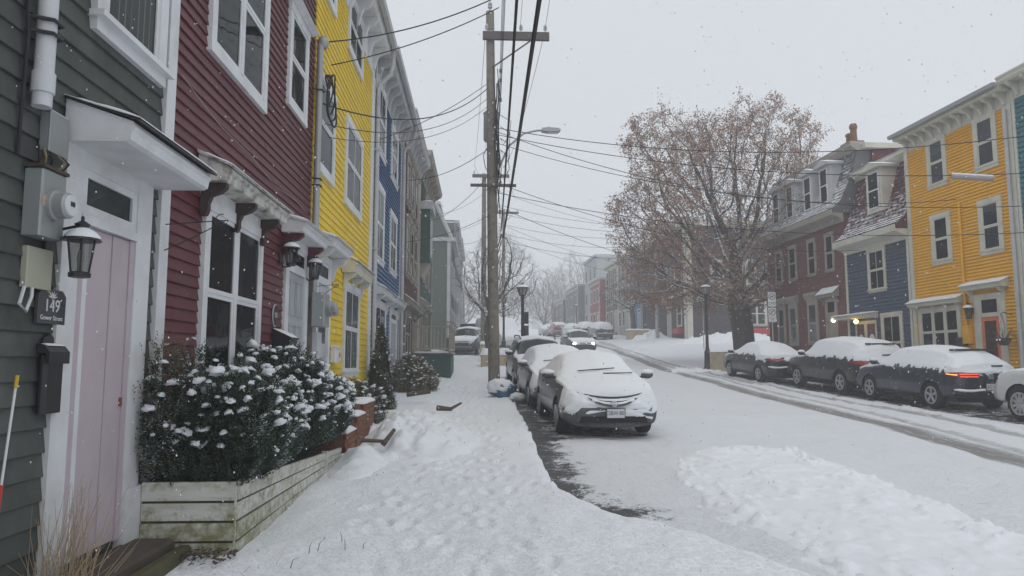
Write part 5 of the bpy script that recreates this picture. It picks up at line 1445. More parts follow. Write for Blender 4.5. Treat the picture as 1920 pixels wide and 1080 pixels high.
def sign_post(name, label, x, y, H_, plates, cat, zb=None):
    zb = z1(x, y) if zb is None else zb
    t = tag(empty(name, (x, y, zb)), label, cat)
    MB().tube([(0, 0, -0.1), (0, 0, H_)], 0.03, 8).build("post", GALV, t)
    return t
t = sign_post("parking_sign", "white no stopping and no parking signs on a post in front of the brick house", 12.55, 30.4, 3.35, None, "sign")
for k, (za, ch, txt) in enumerate(((2.72, "H", "NO STOPPING\nANYTIME"), (2.05, "P", "7AM TO\n6PM"))):
    b = MB().bevbox(-0.17, 0.17, -0.045, -0.032, za, za + 0.62, 0.002).build("sign_plate", SIGNW, t)
    ring = MB(); n = 24; vs = []; fs = []
    for i in range(n):
        a = 2 * PI * i / n
        vs += [(0.12 * math.cos(a), -0.047, za + 0.43 + 0.12 * math.sin(a)), (0.145 * math.cos(a), -0.047, za + 0.43 + 0.145 * math.sin(a))]
    fs = [(2 * i, 2 * i + 1, (2 * i + 3) % (2 * n), (2 * i + 2) % (2 * n)) for i in range(n)]
    ring.add(vs, fs); ring.box(-0.012, 0.012, -0.0475, -0.0465, za + 0.43 - 0.12, za + 0.43 + 0.12); o = ring.build("prohibition_ring", INK, b)
    o.data.transform(Matrix.Translation((0, 0, za + .43)) @ Matrix.Rotation(R(45), 4, 'Y') @ Matrix.Translation((0, 0, -za - .43)))
    text_obj("letter", ch, 0.2, INK, b, face_at(0, -0.0475, za + 0.42)); text_obj("small_print", txt, 0.062, INK, b, face_at(0, -0.0475, za + 0.14))
t = sign_post("street_name_sign", "thin street name sign post before the plum corner house wall", 14.6, 46.5, 3.3, None, "sign")
MB().box(-0.45, 0.45, -0.015, 0.015, 3.25, 3.45).build("name_plate", GREYW, t); sm = MB(); snow_slab(sm, -0.46, 0.46, -0.03, 0.03, 3.452, 0.04, 2, step=0.03); sm.build("snow", SNOW, t, 60)
# snow-covered blue bag at the pole foot
t = tag(empty("blue_bag", (0.62, 19.6, walk_z(0.6, 19.6))), "snow-covered blue tarp bundle at the foot of the utility pole", "bag")
def blob(name, mat, parent, c, r, seed, amp=0.15, nu=22, nv=14, zmin=None):
    vs = []; fs = []
    for i in range(nv + 1):
        th = PI * i / nv
        for j in range(nu):
            ph = 2 * PI * j / nu
            d_ = Vector((math.sin(th) * math.cos(ph), math.sin(th) * math.sin(ph), math.cos(th)))
            k = 1 + amp * noise.noise(d_ * 2.1 + Vector((seed, 0, 0))) + amp * 0.5 * noise.noise(d_ * 5 + Vector((seed, 3, 0)))
            p = Vector((c[0] + d_.x * r[0] * k, c[1] + d_.y * r[1] * k, c[2] + d_.z * r[2] * k))
            if zmin is not None: p.z = max(p.z, zmin)
            vs.append(tuple(p))
    for i in range(nv):
        for j in range(nu):
            j2 = (j + 1) % nu
            fs.append((i * nu + j, (i + 1) * nu + j, (i + 1) * nu + j2, i * nu + j2))
    m = MB(); m.add(vs, fs); return m.build(name, mat, parent, 60)
blob("tarp", plain("blue_tarp", (0.06, 0.16, 0.27), 0.45), t, (0, 0, 0.16), (0.36, 0.35, 0.26), 3, 0.35); blob("snow", SNOW, t, (-0.06, 0.0, 0.24), (0.36, 0.36, 0.24), 7, 0.2)
blob("snow", SNOW, t, (0.38, -0.5, 0.0), (0.22, 0.2, 0.12), 9, 0.2)

# lamps of the right houses
p = RP(20.24, 0); lantern("black lantern on the ochre boards beside the orange door", p.y, 3.20, 0.18, 1.0, p.x, RZR, 0)
p = RP(20.72, 0); t = tag(empty("mailbox", (p.x, p.y, 2.12), RZR), "black mailbox on the ochre boards beside the triple window", "mailbox")
MB().bevbox(-0.2, 0.2, -0.14, -0.03, 0, 0.24, 0.012).build("box_body", BLACK, t); MB().prism_x([(-0.03, 0.24), (-0.03, 0.29), (-0.16, 0.25), (-0.16, 0.22)][::-1], -0.21, 0.21).build("lid", BLACK, t)
p = RP(18.72, 0); t = tag(empty("hanging_basket", (p.x, p.y, 2.1), RZR), "brown hanging basket on a scrolled bracket by the orange door", "basket")
MB().lathe([(0.10, 0), (0.19, 0.16), (0.20, 0.2)], 12, (0, -0.35, 0)).build("bowl", DARKWOOD, t); MB().tube([(0, -0.06, 0.85), (0, -0.3, 0.92), (0, -0.4, 0.86), (0, -0.35, 0.8)], 0.012, 6).build("bracket", BLACK, t)
for k in range(3): MB().tube([(0.18 * math.cos(k * 2.1), -0.35 + 0.18 * math.sin(k * 2.1), 0.2), (0, -0.35, 0.82)], 0.005, 4).build("chain", BLACK, t)
m = MB()
for k in range(26):
    a = random.uniform(0, 6.3); m.tube([(0.05 * math.cos(a), -0.35 + 0.05 * math.sin(a), 0.18), (0.2 * math.cos(a), -0.35 + 0.2 * math.sin(a), random.uniform(0.25, 0.5)), (0.3 * math.cos(a), -0.35 + 0.3 * math.sin(a), random.uniform(0.0, 0.4))], 0.004, 3)
m.build("dead_stems", DARKWOOD, t)
def bulb_lamp(label, s, z, out, mat, es, col):
    p = RP(s, 0); t = tag(empty("porch_light", (p.x, p.y, z), RZR), label, "light")
    MB().tube([(0, -0.03, 0.1), (0, -out, 0.1)], 0.02, 6).build("arm", BLACK, t)
    MB().lathe([(0.02, -0.07), (0.075, -0.03), (0.085, 0.02), (0.05, 0.07), (0.03, 0.09)], 12, (0, -out, 0)).build("bulb", mat, t, 60)
    ld = bpy.data.lights.new("porch_light_glow", 'POINT'); ld.energy = es; ld.color = col; ld.shadow_soft_size = 0.08
    lo = bpy.data.objects.new("glow", ld); COL.objects.link(lo); lo.parent = t; lo.location = (0, -out - 0.12, -0.02)
bulb_lamp("lit white porch bulb at the corner of the brick house", 27.32, 3.30, 0.5, BULB_W, 1.5, (1, .85, .6))
bulb_lamp("lit yellow porch light under the canopy of the slate blue house", 25.86, 3.16, 0.42, BULB_Y, 1.2, (1, .7, .25))
# ------------------------------------------------------------------ vehicles
WN = {}
def car_paint(name, rgb, rough=0.3, metal=0.2):
    if name in _mats: return _mats[name]
    m, nt, b = new_mat(name)
    n1 = noise_n(nt, 5.0, 5, 0.65); n2 = noise_n(nt, 40.0, 3, 0.6)
    f = math_n(nt, 'MULTIPLY', ramp(nt, math_n(nt, 'ADD', math_n(nt, 'MULTIPLY', n1, 0.7), math_n(nt, 'MULTIPLY', n2, 0.3)), 0.54, 0.76), 0.34)
    c = mix_c(nt, f, tuple(rgb), (0.42, 0.42, 0.43))       # road salt and clinging snow
    nt.links.new(c, b.inputs['Base Color'])
    b.inputs['Metallic'].default_value = metal; b.inputs['Roughness'].default_value = rough
    b.inputs['Coat Weight'].default_value = 0.5; b.inputs['Coat Roughness'].default_value = 0.15
    _mats[name] = m; return m
# rows: x, zlow, wlow, wmid, zbelt, wbelt, ztop, wtop  (x forward, z up, half widths)
SEDAN = [(-2.25, .38, .58, .62, .74, .58, .80, .50), (-2.22, .32, .70, .74, .90, .68, .98, .58), (-2.10, .25, .79, .83, .96, .77, 1.05, .66), (-1.75, .22, .83, .87, .96, .82, 1.09, .66),
         (-1.55, .20, .84, .88, .96, .83, 1.12, .65), (-0.75, .18, .85, .89, .95, .84, 1.41, .56), (-.2, .18, .85, .89, .94, .84, 1.45, .57), (.25, .18, .85, .89, .93, .84, 1.43, .57),
         (1.22, .19, .85, .89, .92, .83, 1.00, .68), (1.65, .20, .84, .88, .88, .80, .93, .66), (2.0, .20, .80, .85, .80, .76, .84, .60), (2.16, .19, .74, .80, .70, .68, .74, .54), (2.25, .20, .62, .68, .58, .58, .62, .46)]
HATCH = [(-2.18, .40, .58, .64, .80, .60, .92, .50), (-2.14, .32, .72, .78, .95, .72, 1.06, .58), (-2.02, .26, .80, .85, .98, .80, 1.16, .60), (-1.75, .22, .83, .88, .98, .83, 1.32, .58),
         (-1.45, .20, .84, .89, .98, .84, 1.44, .57), (-.9, .19, .85, .895, .97, .845, 1.50, .58), (-.2, .18, .85, .895, .96, .845, 1.51, .59), (.35, .18, .85, .895, .95, .845, 1.47, .58),
         (1.20, .19, .85, .89, .94, .83, 1.02, .68), (1.62, .20, .84, .88, .90, .80, .94, .66), (1.95, .22, .80, .85, .82, .76, .85, .60), (2.10, .26, .74, .80, .72, .68, .75, .54), (2.18, .30, .62, .68, .58, .58, .62, .46)]
SUV = [(-2.30, .46, .62, .68, .92, .64, 1.04, .54), (-2.26, .38, .76, .82, 1.06, .76, 1.22, .60), (-2.14, .32, .84, .89, 1.10, .83, 1.38, .62), (-1.90, .28, .87, .92, 1.10, .87, 1.56, .62),
       (-1.55, .27, .88, .93, 1.09, .88, 1.65, .63), (-.8, .26, .89, .935, 1.08, .885, 1.69, .64), (0, .26, .89, .935, 1.07, .885, 1.69, .64), (.45, .26, .89, .935, 1.06, .885, 1.64, .63),
       (1.12, .27, .89, .93, 1.05, .87, 1.14, .72), (1.6, .28, .88, .92, 1.02, .84, 1.08, .72), (2.02, .30, .85, .89, .95, .80, .99, .66), (2.20, .34, .78, .84, .84, .72, .88, .58), (2.30, .38, .66, .72, .70, .62, .74, .50)]
VAN = [(-2.6, .45, .70, .78, 1.2, .76, 2.0, .70), (-2.55, .36, .86, .92, 1.3, .90, 2.2, .80), (-2.3, .30, .93, .97, 1.3, .95, 2.3, .84), (0, .28, .95, .99, 1.28, .96, 2.33, .86), (.9, .28, .95, .99, 1.26, .96, 2.28, .82),
       (1.75, .29, .94, .98, 1.22, .93, 1.42, .78), (2.2, .31, .90, .94, 1.08, .86, 1.16, .72), (2.5, .35, .82, .88, .92, .78, .98, .64), (2.6, .42, .70, .76, .74, .68, .80, .54)]
def car_grid(rows, fine=True):
    SEGN = (2, 9, 11, 13, 10) if fine else (2, 5, 5, 8, 8)
    A = np.array(rows); L0, L1 = A[0, 0], A[-1, 0]
    xs = np.unique(np.round(np.concatenate([np.linspace(L0, L1, 165 if fine else 90), L0 + np.linspace(0, 0.25, 10) ** 1, L1 - np.linspace(0, 0.25, 10)]), 4))
    C_ = [np.interp(xs, A[:, 0], A[:, k]) for k in range(1, 8)]
    k3 = np.array([1, 2, 3, 2, 1.]); k3 /= k3.sum()
    for q in range(7):
        for it in range(3 if fine else 1):
            p = np.concatenate([[C_[q][0]] * 2, C_[q], [C_[q][-1]] * 2]); C_[q] = np.convolve(p, k3, 'valid')
    zl, wl_, wm_, zb, wb, zt, wt = C_
    secs = []
    for i in range(len(xs)):
        gh = zt[i] - zb[i]
        pts = [(0, zl[i]), (wl_[i], zl[i]), (wm_[i], zl[i] + 0.5 * (zb[i] - zl[i])), (wb[i], zb[i]), (wt[i], zt[i] - 0.055 * min(1, gh / 0.3) - 0.012), (0, zt[i] + 0.012)]
        s = []
        for k, n in enumerate(SEGN):
            for j in range(n):
                f = j / n; s.append((pts[k][0] + (pts[k + 1][0] - pts[k][0]) * f, pts[k][1] + (pts[k + 1][1] - pts[k][1]) * f))
        s.append(pts[-1]); s = np.array(s)
        for it in range(7 if fine else 3):
            s[1:-1] = 0.25 * s[:-2] + 0.5 * s[1:-1] + 0.25 * s[2:]
        secs.append(s)
    S = np.array(secs)                       # (nx, nv, 2)
    nx, nv, _ = S.shape
    P = np.zeros((nx, 2 * nv - 1, 3))
    P[:, :, 0] = xs[:, None]
    P[:, :nv, 1] = -S[:, :, 0]; P[:, :nv, 2] = S[:, :, 1]
    P[:, nv:, 1] = S[:, ::-1][:, 1:, 0]; P[:, nv:, 2] = S[:, ::-1][:, 1:, 1]
    # close the ends with shrinking rings
    def cap(sec, dx):
        out = []
        c_ = np.array([sec[0, 0], 0, sec[:, 2].mean()])
        for f, d_ in ((0.86, 0.018), (0.6, 0.028), (0.3, 0.032), (0.02, 0.033)):
            r_ = c_ + (sec - c_) * f; r_[:, 0] = sec[0, 0] + dx * d_; out.append(r_)
        return out
    P = np.concatenate([np.array(cap(P[0], -1))[::-1], P, np.array(cap(P[-1], 1))], 0)
    return P
def grid_normals(P):
    dx = np.gradient(P, axis=0); dv = np.gradient(P, axis=1)
    n = np.cross(dx, dv); l = np.linalg.norm(n, axis=2, keepdims=True); n = n / np.maximum(l, 1e-9)
    # outward
    c = np.array([0, 0, 0.7]); s = np.sign(((P - c) * n * np.array([0.2, 1, 1])).sum(2, keepdims=True)); s[s == 0] = 1
    return n * s
_body = {}
def car_body(key, rows, wb, wr, fine=True):
    key = (key, fine, wb, wr)
    if key in _body: return _body[key]
    P = car_grid(rows, fine); nx, nv, _ = P.shape
    Nn = grid_normals(P)
    F = grid_faces(nx, nv)
    flat = P.reshape(-1, 3).copy()
    cen = flat[F].mean(1)
    keep = np.ones(len(F), bool)
    for cx in (-wb / 2, wb / 2):
        cx2 = cx + 0.06 * (rows[-1][0] + rows[0][0])
        ra = wr + 0.055
        side = np.abs(cen[:, 1]) > 0.5
        dd = np.hypot(cen[:, 0] - cx2, cen[:, 2] - wr)
        keep &= ~(side & (dd < ra) & (cen[:, 2] < wr + ra))
        dv = np.hypot(flat[:, 0] - cx2, flat[:, 2] - wr)
        near_ = (np.abs(flat[:, 1]) > 0.5) & (np.abs(dv - ra) < 0.03) & (flat[:, 2] > 0.2)
        k = ra / np.maximum(dv, 1e-6)
        flat[near_, 0] = cx2 + (flat[near_, 0] - cx2) * k[near_]; flat[near_, 2] = wr + (flat[near_, 2] - wr) * k[near_]
    me_V, me_F = flat, F[keep]
    bvh = BVHTree.FromPolygons([tuple(v) for v in P.reshape(-1, 3)], [tuple(f) for f in F])
    _body[key] = (P, Nn, me_V, me_F, bvh)
    return _body[key]
def patch(bvh, corners, view, off=0.006, n=10, m=6):
    """quad given by four (a,b) corners thrown onto the body from 'front','rear','left','right','top'"""
    out = np.zeros((n + 1, m + 1, 3))
    (a0, b0), (a1, b1), (a2, b2), (a3, b3) = corners
    for i in range(n + 1):
        for j in range(m + 1):
            u, v = i / n, j / m
            a = (a0 * (1 - u) + a1 * u) * (1 - v) + (a3 * (1 - u) + a2 * u) * v
            b = (b0 * (1 - u) + b1 * u) * (1 - v) + (b3 * (1 - u) + b2 * u) * v
            o, d_ = {'front': ((6, a, b), (-1, 0, 0)), 'rear': ((-6, a, b), (1, 0, 0)), 'left': ((a, 3, b), (0, -1, 0)), 'right': ((a, -3, b), (0, 1, 0)), 'top': ((a, b, 4), (0, 0, -1))}[view]
            h_ = bvh.ray_cast(Vector(o), Vector(d_))
            p = h_[0] if h_[0] is not None else Vector(o) + Vector(d_) * 5.0
            out[i, j] = p - Vector(d_) * off
    return out
def patch_obj(name, bvh, corners, view, mat, parent, off=0.006, n=10, m=6, thick=0.0):
    P = patch(bvh, corners, view, off, n, m)
    F = grid_faces(n + 1, m + 1)
    if view in ('rear', 'left', 'top'): F = F[:, ::-1]
    return link(name, np_mesh(name, P.reshape(-1, 3), F, mat), parent)

def wheel(parent, x, y, r, w, side, spokes=5, rimmat=ALLOY, capsnow=True):
    t = MB().lathe([(r * 0.62, -w / 2), (r * 0.92, -w / 2), (r, -w / 2 + 0.03), (r, w / 2 - 0.03), (r * 0.92, w / 2), (r * 0.62, w / 2)], 28, (x, y, r), 'y').build("wheel", RUBBER, parent, 40)
    yo = y + side * (w / 2 + 0.006)
    m = MB(); n = 40
    # rim ring
    m.lathe([(r * 0.66, -0.02), (r * 0.66, 0.015), (r * 0.57, 0.015), (r * 0.55, -0.02)], 28, (x, yo, r), 'y')
    m.lathe([(r * 0.14, -0.02), (r * 0.14, 0.012), (r * 0.05, 0.018)] if side > 0 else [(r * 0.05, -0.018), (r * 0.14, -0.012), (r * 0.14, 0.02)], 14, (x, yo, r), 'y')
    for k in range(spokes):
        a = 2 * PI * k / spokes + 0.3
        for da in (-0.10, 0.10):
            m.tube([(x + r * 0.10 * math.cos(a + da * 2), yo, r + r * 0.10 * math.sin(a + da * 2)), (x + r * 0.58 * math.cos(a + da), yo, r + r * 0.58 * math.sin(a + da))], [0.022, 0.017], 5)
    m.build("rim", rimmat, t, 40)
    MB().lathe([(r * 0.60, -0.01), (r * 0.60, 0.01)], 20, (x, yo - side * 0.014, r), 'y').build("brake_disc", BLACK, t)
    return t
def car(name, label, rows, key, loc, heading, paintmat, wb=2.7, wr=0.32, snow='full', windows=True, far=False, spokes=5, rim=ALLOY, cat="car", group=None, front=None, rear=None, slope=True, mirror=True, trim=BLACKP, cover=1.0, seed=1, lights_on=False, rails=False):
    x, y = loc
    P, Nn, V, F, bvh = car_body(key, rows, wb, wr, not far)
    t = empty(name, (0, 0, 0)); tag(t, label, cat, group)
    f = Vector((math.cos(heading), math.sin(heading), 0))
    e = 1.3
    za, zb = z1(x + f.x * e, y + f.y * e), z1(x - f.x * e, y - f.y * e)
    fv = Vector((f.x * 2 * e, f.y * 2 * e, za - zb)).normalized()
    lv = Vector((0, 0, 1)).cross(fv).normalized(); uv = fv.cross(lv)
    Mx = Matrix(((fv.x, lv.x, uv.x, x), (fv.y, lv.y, uv.y, y), (fv.z, lv.z, uv.z, (za + zb) / 2 - 0.015), (0, 0, 0, 1)))
    t.matrix_world = Mx
    L0, L1 = rows[0][0], rows[-1][0]
    A = np.array(rows)
    body = link("body", np_mesh("body", V, F, paintmat), t)
    MB().box(L0 + 0.25, L1 - 0.25, -0.62, 0.62, 0.2, 0.75).build("underbody", RUBBER, t)
    off = 0.06 * (rows[-1][0] + rows[0][0])
    wy = A[:, 3].max() - 0.145
    for cx in (-wb / 2 + off, wb / 2 + off):
        for s_ in (-1, 1): wheel(t, cx, wy * s_, wr, 0.21, s_, spokes, rim)
    # glass
    gi = np.where((A[:, 6] - A[:, 4]) > 0.28)[0]
    xr, xf = A[gi[0], 0], A[gi[-1], 0]           # roof rear and front
    zbelt = A[gi[len(gi) // 2], 4]; ztop = A[gi, 6].max()
    cow = A[gi[-1] + 1, 0]; rb_ = A[gi[0] - 1, 0]
    if windows:
        zg0, zg1 = zbelt + 0.05, ztop - 0.12
        xm = (xr + xf) / 2 + 0.02
        for view in ('left', 'right'):
            patch_obj("side_window", bvh, ((xm + 0.05, zg0), (cow - 0.22, zg0), (xf + 0.0, zg1), (xm + 0.05, zg1)), view, CARGLASS, t)
            patch_obj("side_window", bvh, ((xr - 0.28 if key != 'sedan' else xr - 0.30, zg0 + 0.02), (xm - 0.05, zg0), (xm - 0.05, zg1), (xr + 0.12, zg1 - 0.03)), view, CARGLASS, t)
        wt0 = 0.60
        patch_obj("windshield", bvh, ((xf + 0.06, -0.50), (cow - 0.06, -0.64), (cow - 0.06, 0.64), (xf + 0.06, 0.50)), 'top', CARGLASS, t, n=12, m=12)
        if key in ('hatch', 'suv', 'van'):
            patch_obj("rear_window", bvh, ((-0.52, zbelt + 0.10), (0.52, zbelt + 0.10), (0.44, ztop - 0.16), (-0.44, ztop - 0.16)), 'rear', CARGLASS, t, n=12, m=8)
        else:
            patch_obj("rear_window", bvh, ((rb_ + 0.05, -0.56), (xr - 0.06, -0.48), (xr - 0.06, 0.48), (rb_ + 0.05, 0.56)), 'top', CARGLASS, t, n=10, m=10)
    if not far:
        # door seams and handles
        for view, s_ in (('left', 1), ('right', -1)):
            for sx in (cow - 0.25, (xr + xf) / 2 + 0.02, xr - 0.05):
                patch_obj("door_seam", bvh, ((sx - 0.004, 0.34), (sx + 0.004, 0.34), (sx + 0.004, zbelt), (sx - 0.004, zbelt)), view, RUBBER, t, 0.003, 1, 10)
            for sx in ((xr + xf) / 2 + 0.16, xr + 0.08):
                h_ = bvh.ray_cast(Vector((sx, 3 * s_, zbelt - 0.10)), Vector((0, -s_, 0)))[0]
                if h_: MB().bevbox(h_.x - 0.09, h_.x + 0.09, h_.y - 0.02, h_.y + 0.03 if s_ > 0 else h_.y + 0.02, h_.z - 0.015, h_.z + 0.015, 0.005).build("door_handle", paintmat, t) if s_ > 0 else MB().bevbox(h_.x - 0.09, h_.x + 0.09, h_.y - 0.03, h_.y + 0.02, h_.z - 0.015, h_.z + 0.015, 0.005).build("door_handle", paintmat, t)
            patch_obj("sill_trim", bvh, ((-wb / 2 + wr + 0.1, 0.27), (wb / 2 - wr - 0.1, 0.27), (wb / 2 - wr - 0.1, 0.36), (-wb / 2 + wr + 0.1, 0.36)), view, trim, t, 0.008, 6, 2)
    if mirror:
        for s_ in (1, -1):
            mx, mz = cow - 0.30, zbelt + 0.05
            wbelt = np.interp(mx, A[:, 0], A[:, 5])
            mo = blob("side_mirror", paintmat, t, (mx, s_ * (wbelt + 0.13), mz + 0.05), (0.07, 0.12, 0.075), 2, 0.05, 14, 10)
            MB().tube([(mx, s_ * (wbelt - 0.02), mz), (mx, s_ * (wbelt + 0.08), mz + 0.02)], 0.03, 6).build("mirror_stalk", trim, mo)
            if snow != 'none': blob("snow", SNOW_CAR, mo, (mx, s_ * (wbelt + 0.13), mz + 0.105), (0.085, 0.13, 0.05), 5, 0.12, 14, 8)
    # ---- snow layer: offset copy of the body shell, dipping below the paint where bare
    if snow != 'none':
        nz = Nn[:, :, 2]; X_, Y_, Z_ = P[:, :, 0], P[:, :, 1], P[:, :, 2]
        s1 = seed * 7.1
        nn = fbm(X_ * 5 + s1, (Y_ + Z_ * 0.7) * 5, 4, seed) - 0.5
        nf = fbm(X_ * 16 + s1, (Y_ - Z_) * 16, 3, seed + 2) - 0.5
        ws = (X_ > xf - 0.02) & (X_ < cow + 0.05) & (nz > 0.25) & (np.abs(Y_) < 0.74) & (Z_ > zbelt)
        top = sstep(0.45, 0.80, nz + nn * 0.35)
        tk = -0.03 + top * 0.064
        if snow in ('full', 'front'):
            gl = sstep(zbelt - 0.03, zbelt + 0.06, Z_ + nn * 0.16 + nf * 0.08)
            side_glass = (np.abs(Y_) > 0.45) & (nz < 0.6) & (X_ < cow)
            amt = 0.042
            tk = np.maximum(tk, -0.03 + gl * amt * cover)
            if snow == 'full':
                lowr = sstep(zbelt - 0.24, zbelt - 0.02, Z_ + nn * 0.42 + nf * 0.10)
                rear_q = sstep(rb_ + 0.7, rb_ + 0.1, X_)
                tk = np.maximum(tk, -0.03 + lowr * (0.036 * rear_q + 0.026 * (1 - rear_q)))
        if snow == 'front':
            fr = sstep(L1 - 0.75, L1 - 0.35, X_)
            fz = sstep(0.34, 0.58, Z_ + nn * 0.22 + nf * 0.40)
            tk = np.maximum(tk, -0.03 + fr * fz * 0.054)
        if snow == 'light':
            tk = np.where(ws, -0.03, tk)
        tk = tk + nn * 0.012 * (tk > 0) + nf * 0.007 * (tk > 0)
        SP = P + Nn * tk[:, :, None]
        SP[:, :, 2] += np.where(nz > 0.6, np.maximum(tk, 0) * 0.35, 0)
        FF = grid_faces(*P.shape[:2])
        kf = (tk.ravel()[FF] > -0.02).any(1)
        # keep the hidden verge but drop what is far from any snow
        link("snow_cover", np_mesh("snow_cover", SP.reshape(-1, 3), FF[kf], SNOW_CAR), t)
    if rails:
        for s_ in (-1, 1): MB().tube([(xr - 0.1, s_ * 0.58, ztop - 0.06), (xr + 0.1, s_ * 0.59, ztop + 0.03), (xf - 0.3, s_ * 0.60, ztop + 0.04), (xf - 0.02, s_ * 0.58, ztop - 0.06)], 0.022, 6).build("roof_rail", BLACKP, t, 40)
    t["_"] = 0; del t["_"]
    return t, bvh, dict(L0=L0, L1=L1, zbelt=zbelt, ztop=ztop, xr=xr, xf=xf, cow=cow, rb=rb_)
def plate(t, bvh, view, y, z, text, w=0.305, h=0.15):
    s_ = 1 if view == 'front' else -1
    hit = bvh.ray_cast(Vector((6 * s_, y, z)), Vector((-s_, 0, 0)))[0]
    x = hit.x + 0.055 * s_
    b = MB().box(x - 0.008, x + 0.008, y - w / 2, y + w / 2, z - h / 2, z + h / 2).build("license_plate", PLATE, t)
    fr = MB()
    for (a, b_, c, d_) in ((-w / 2 - .012, -w / 2, -h / 2 - .012, h / 2 + .012), (w / 2, w / 2 + .012, -h / 2 - .012, h / 2 + .012), (-w / 2, w / 2, -h / 2 - .012, -h / 2), (-w / 2, w / 2, h / 2, h / 2 + .012)): fr.box(x - 0.01, x + 0.011, y + a, y + b_, z + c, z + d_)
    fr.build("plate_frame", BLACKP, b)
    # text faces +x (front) or -x (rear)
    if view == 'front': M = Matrix.Translation((x + 0.0095, y, z)) @ Matrix(((0, 0, 1, 0), (1, 0, 0, 0), (0, 1, 0, 0), (0, 0, 0, 1)))
    else: M = Matrix.Translation((x - 0.0095, y, z)) @ Matrix(((0, 0, -1, 0), (-1, 0, 0, 0), (0, 1, 0, 0), (0, 0, 0, 1)))
    text_obj("plate_number", text, h * 0.62, INK, b, M, 0.001, sx=0.86)

NAVY = car_paint("paint_navy", (0.018, 0.024, 0.042)); BLK = car_paint("paint_black", (0.012, 0.012, 0.014)); CHAR = car_paint("paint_charcoal", (0.016, 0.017, 0.019))
DKG = car_paint("paint_dark_grey", (0.055, 0.058, 0.062)); SILV = car_paint("paint_silver", (0.28, 0.29, 0.30)); WHT = car_paint("paint_white", (0.55, 0.56, 0.57), metal=0.0); REDC = car_paint("paint_red", (0.25, 0.012, 0.022))
DOWN = R(-90); UPR = R(90) + R(2.9)

# 1. dark sedan nearest on the left, nose towards us
t, bv, g = car("parked_car", "dark sedan buried in snow, nearest of the cars parked on the left", SEDAN, 'sedan', (2.22, 14.75), R(-90) + R(2.0), DKG, 2.7, 0.315, 'front', seed=3, group="cars parked on the left kerb")
pf = lambda nm, c, m_, o=0.02, n=12, k=4, par=None: patch_obj(nm, bv, c, 'front', m_, par or t, o, n, k)
ff = g['L1']
# grille crescent with a snow lip, emblem, bumper openings
cr = MB(); n = 24
def frx(y, z, o): 
    q = bv.ray_cast(Vector((6, y, z)), Vector((-1, 0, 0)))[0]
    return (q.x if q else 2.1) + o
top_ = []; bot = []
for i in range(n + 1):
    y = -0.44 + 0.88 * i / n; u = y / 0.44
    zt_ = 0.660 + 0.055 * u * u; zb_ = 0.565 + 0.145 * u * u
    top_.append((frx(y, zt_, 0.075), y, zt_)); bot.append((frx(y, zb_, 0.075), y, zb_))
cr.add(top_ + bot, [(i, i + 1, n + 2 + i, n + 1 + i)[::-1] for i in range(n)]); gr = cr.build("grille", BLACKP, t)
sl = MB(); sl.tube([(p[0] + 0.012, p[1], (p[2] + b_[2]) / 2) for p, b_ in list(zip(top_, bot))[2:-2]], 0.026, 8); sl.build("snow_lip", SNOW_CAR, gr, 60)
sl = MB(); sl.tube([(frx(y, 0.715 + 0.09 * (y / 0.62) ** 2, 0.062), y, 0.715 + 0.09 * (y / 0.62) ** 2) for y in np.linspace(-0.60, 0.60, 25)], [0.008 + 0.012 * (1 - abs(k - 12) / 12) for k in range(25)], 6); sl.build("hood_gap", BLACKP, t, 60)
em = MB(); ex_ = frx(0, 0.615, 0.115)
em.tube([(ex_, 0.052 * math.cos(a) * (1 + .15 * math.sin(a)), 0.617 + 0.043 * math.sin(a)) for a in np.linspace(0, 2 * PI, 19)], 0.007, 5, False)
em.box(ex_ - .005, ex_ + .006, -0.026, -0.015, 0.59, 0.645); em.box(ex_ - .005, ex_ + .006, 0.015, 0.026, 0.59, 0.645); em.box(ex_ - .005, ex_ + .006, -0.015, 0.015, 0.612, 0.622); em.build("emblem", CHROME, gr)
pf("bumper_opening", ((-0.60, 0.30), (0.60, 0.30), (0.56, 0.40), (-0.56, 0.40)), RUBBER, 0.012)
pf("bumper_lip", ((-0.66, 0.255), (0.66, 0.255), (0.66, 0.285), (-0.66, 0.285)), CHAR, 0.03, 12, 2)
for s_ in (-1, 1): pf("fog_light", ((s_ * 0.44, 0.315), (s_ * 0.58, 0.315), (s_ * 0.56, 0.385), (s_ * 0.44, 0.385)) if s_ > 0 else ((-0.58, 0.315), (-0.44, 0.315), (-0.44, 0.385), (-0.56, 0.385)), RUBBER, 0.02, 4, 3)
plate(t, bv, 'front', 0.03, 0.455, "CSBW·801")
MB().tube([(1.10, -0.42, 1.125), (1.03, 0.30, 1.175)], 0.011, 5).build("wiper", BLACK, t)
MB().tube([(1.19, 0.05, 1.085), (1.14, 0.62, 1.09)], 0.010, 5).build("wiper", BLACK, t)
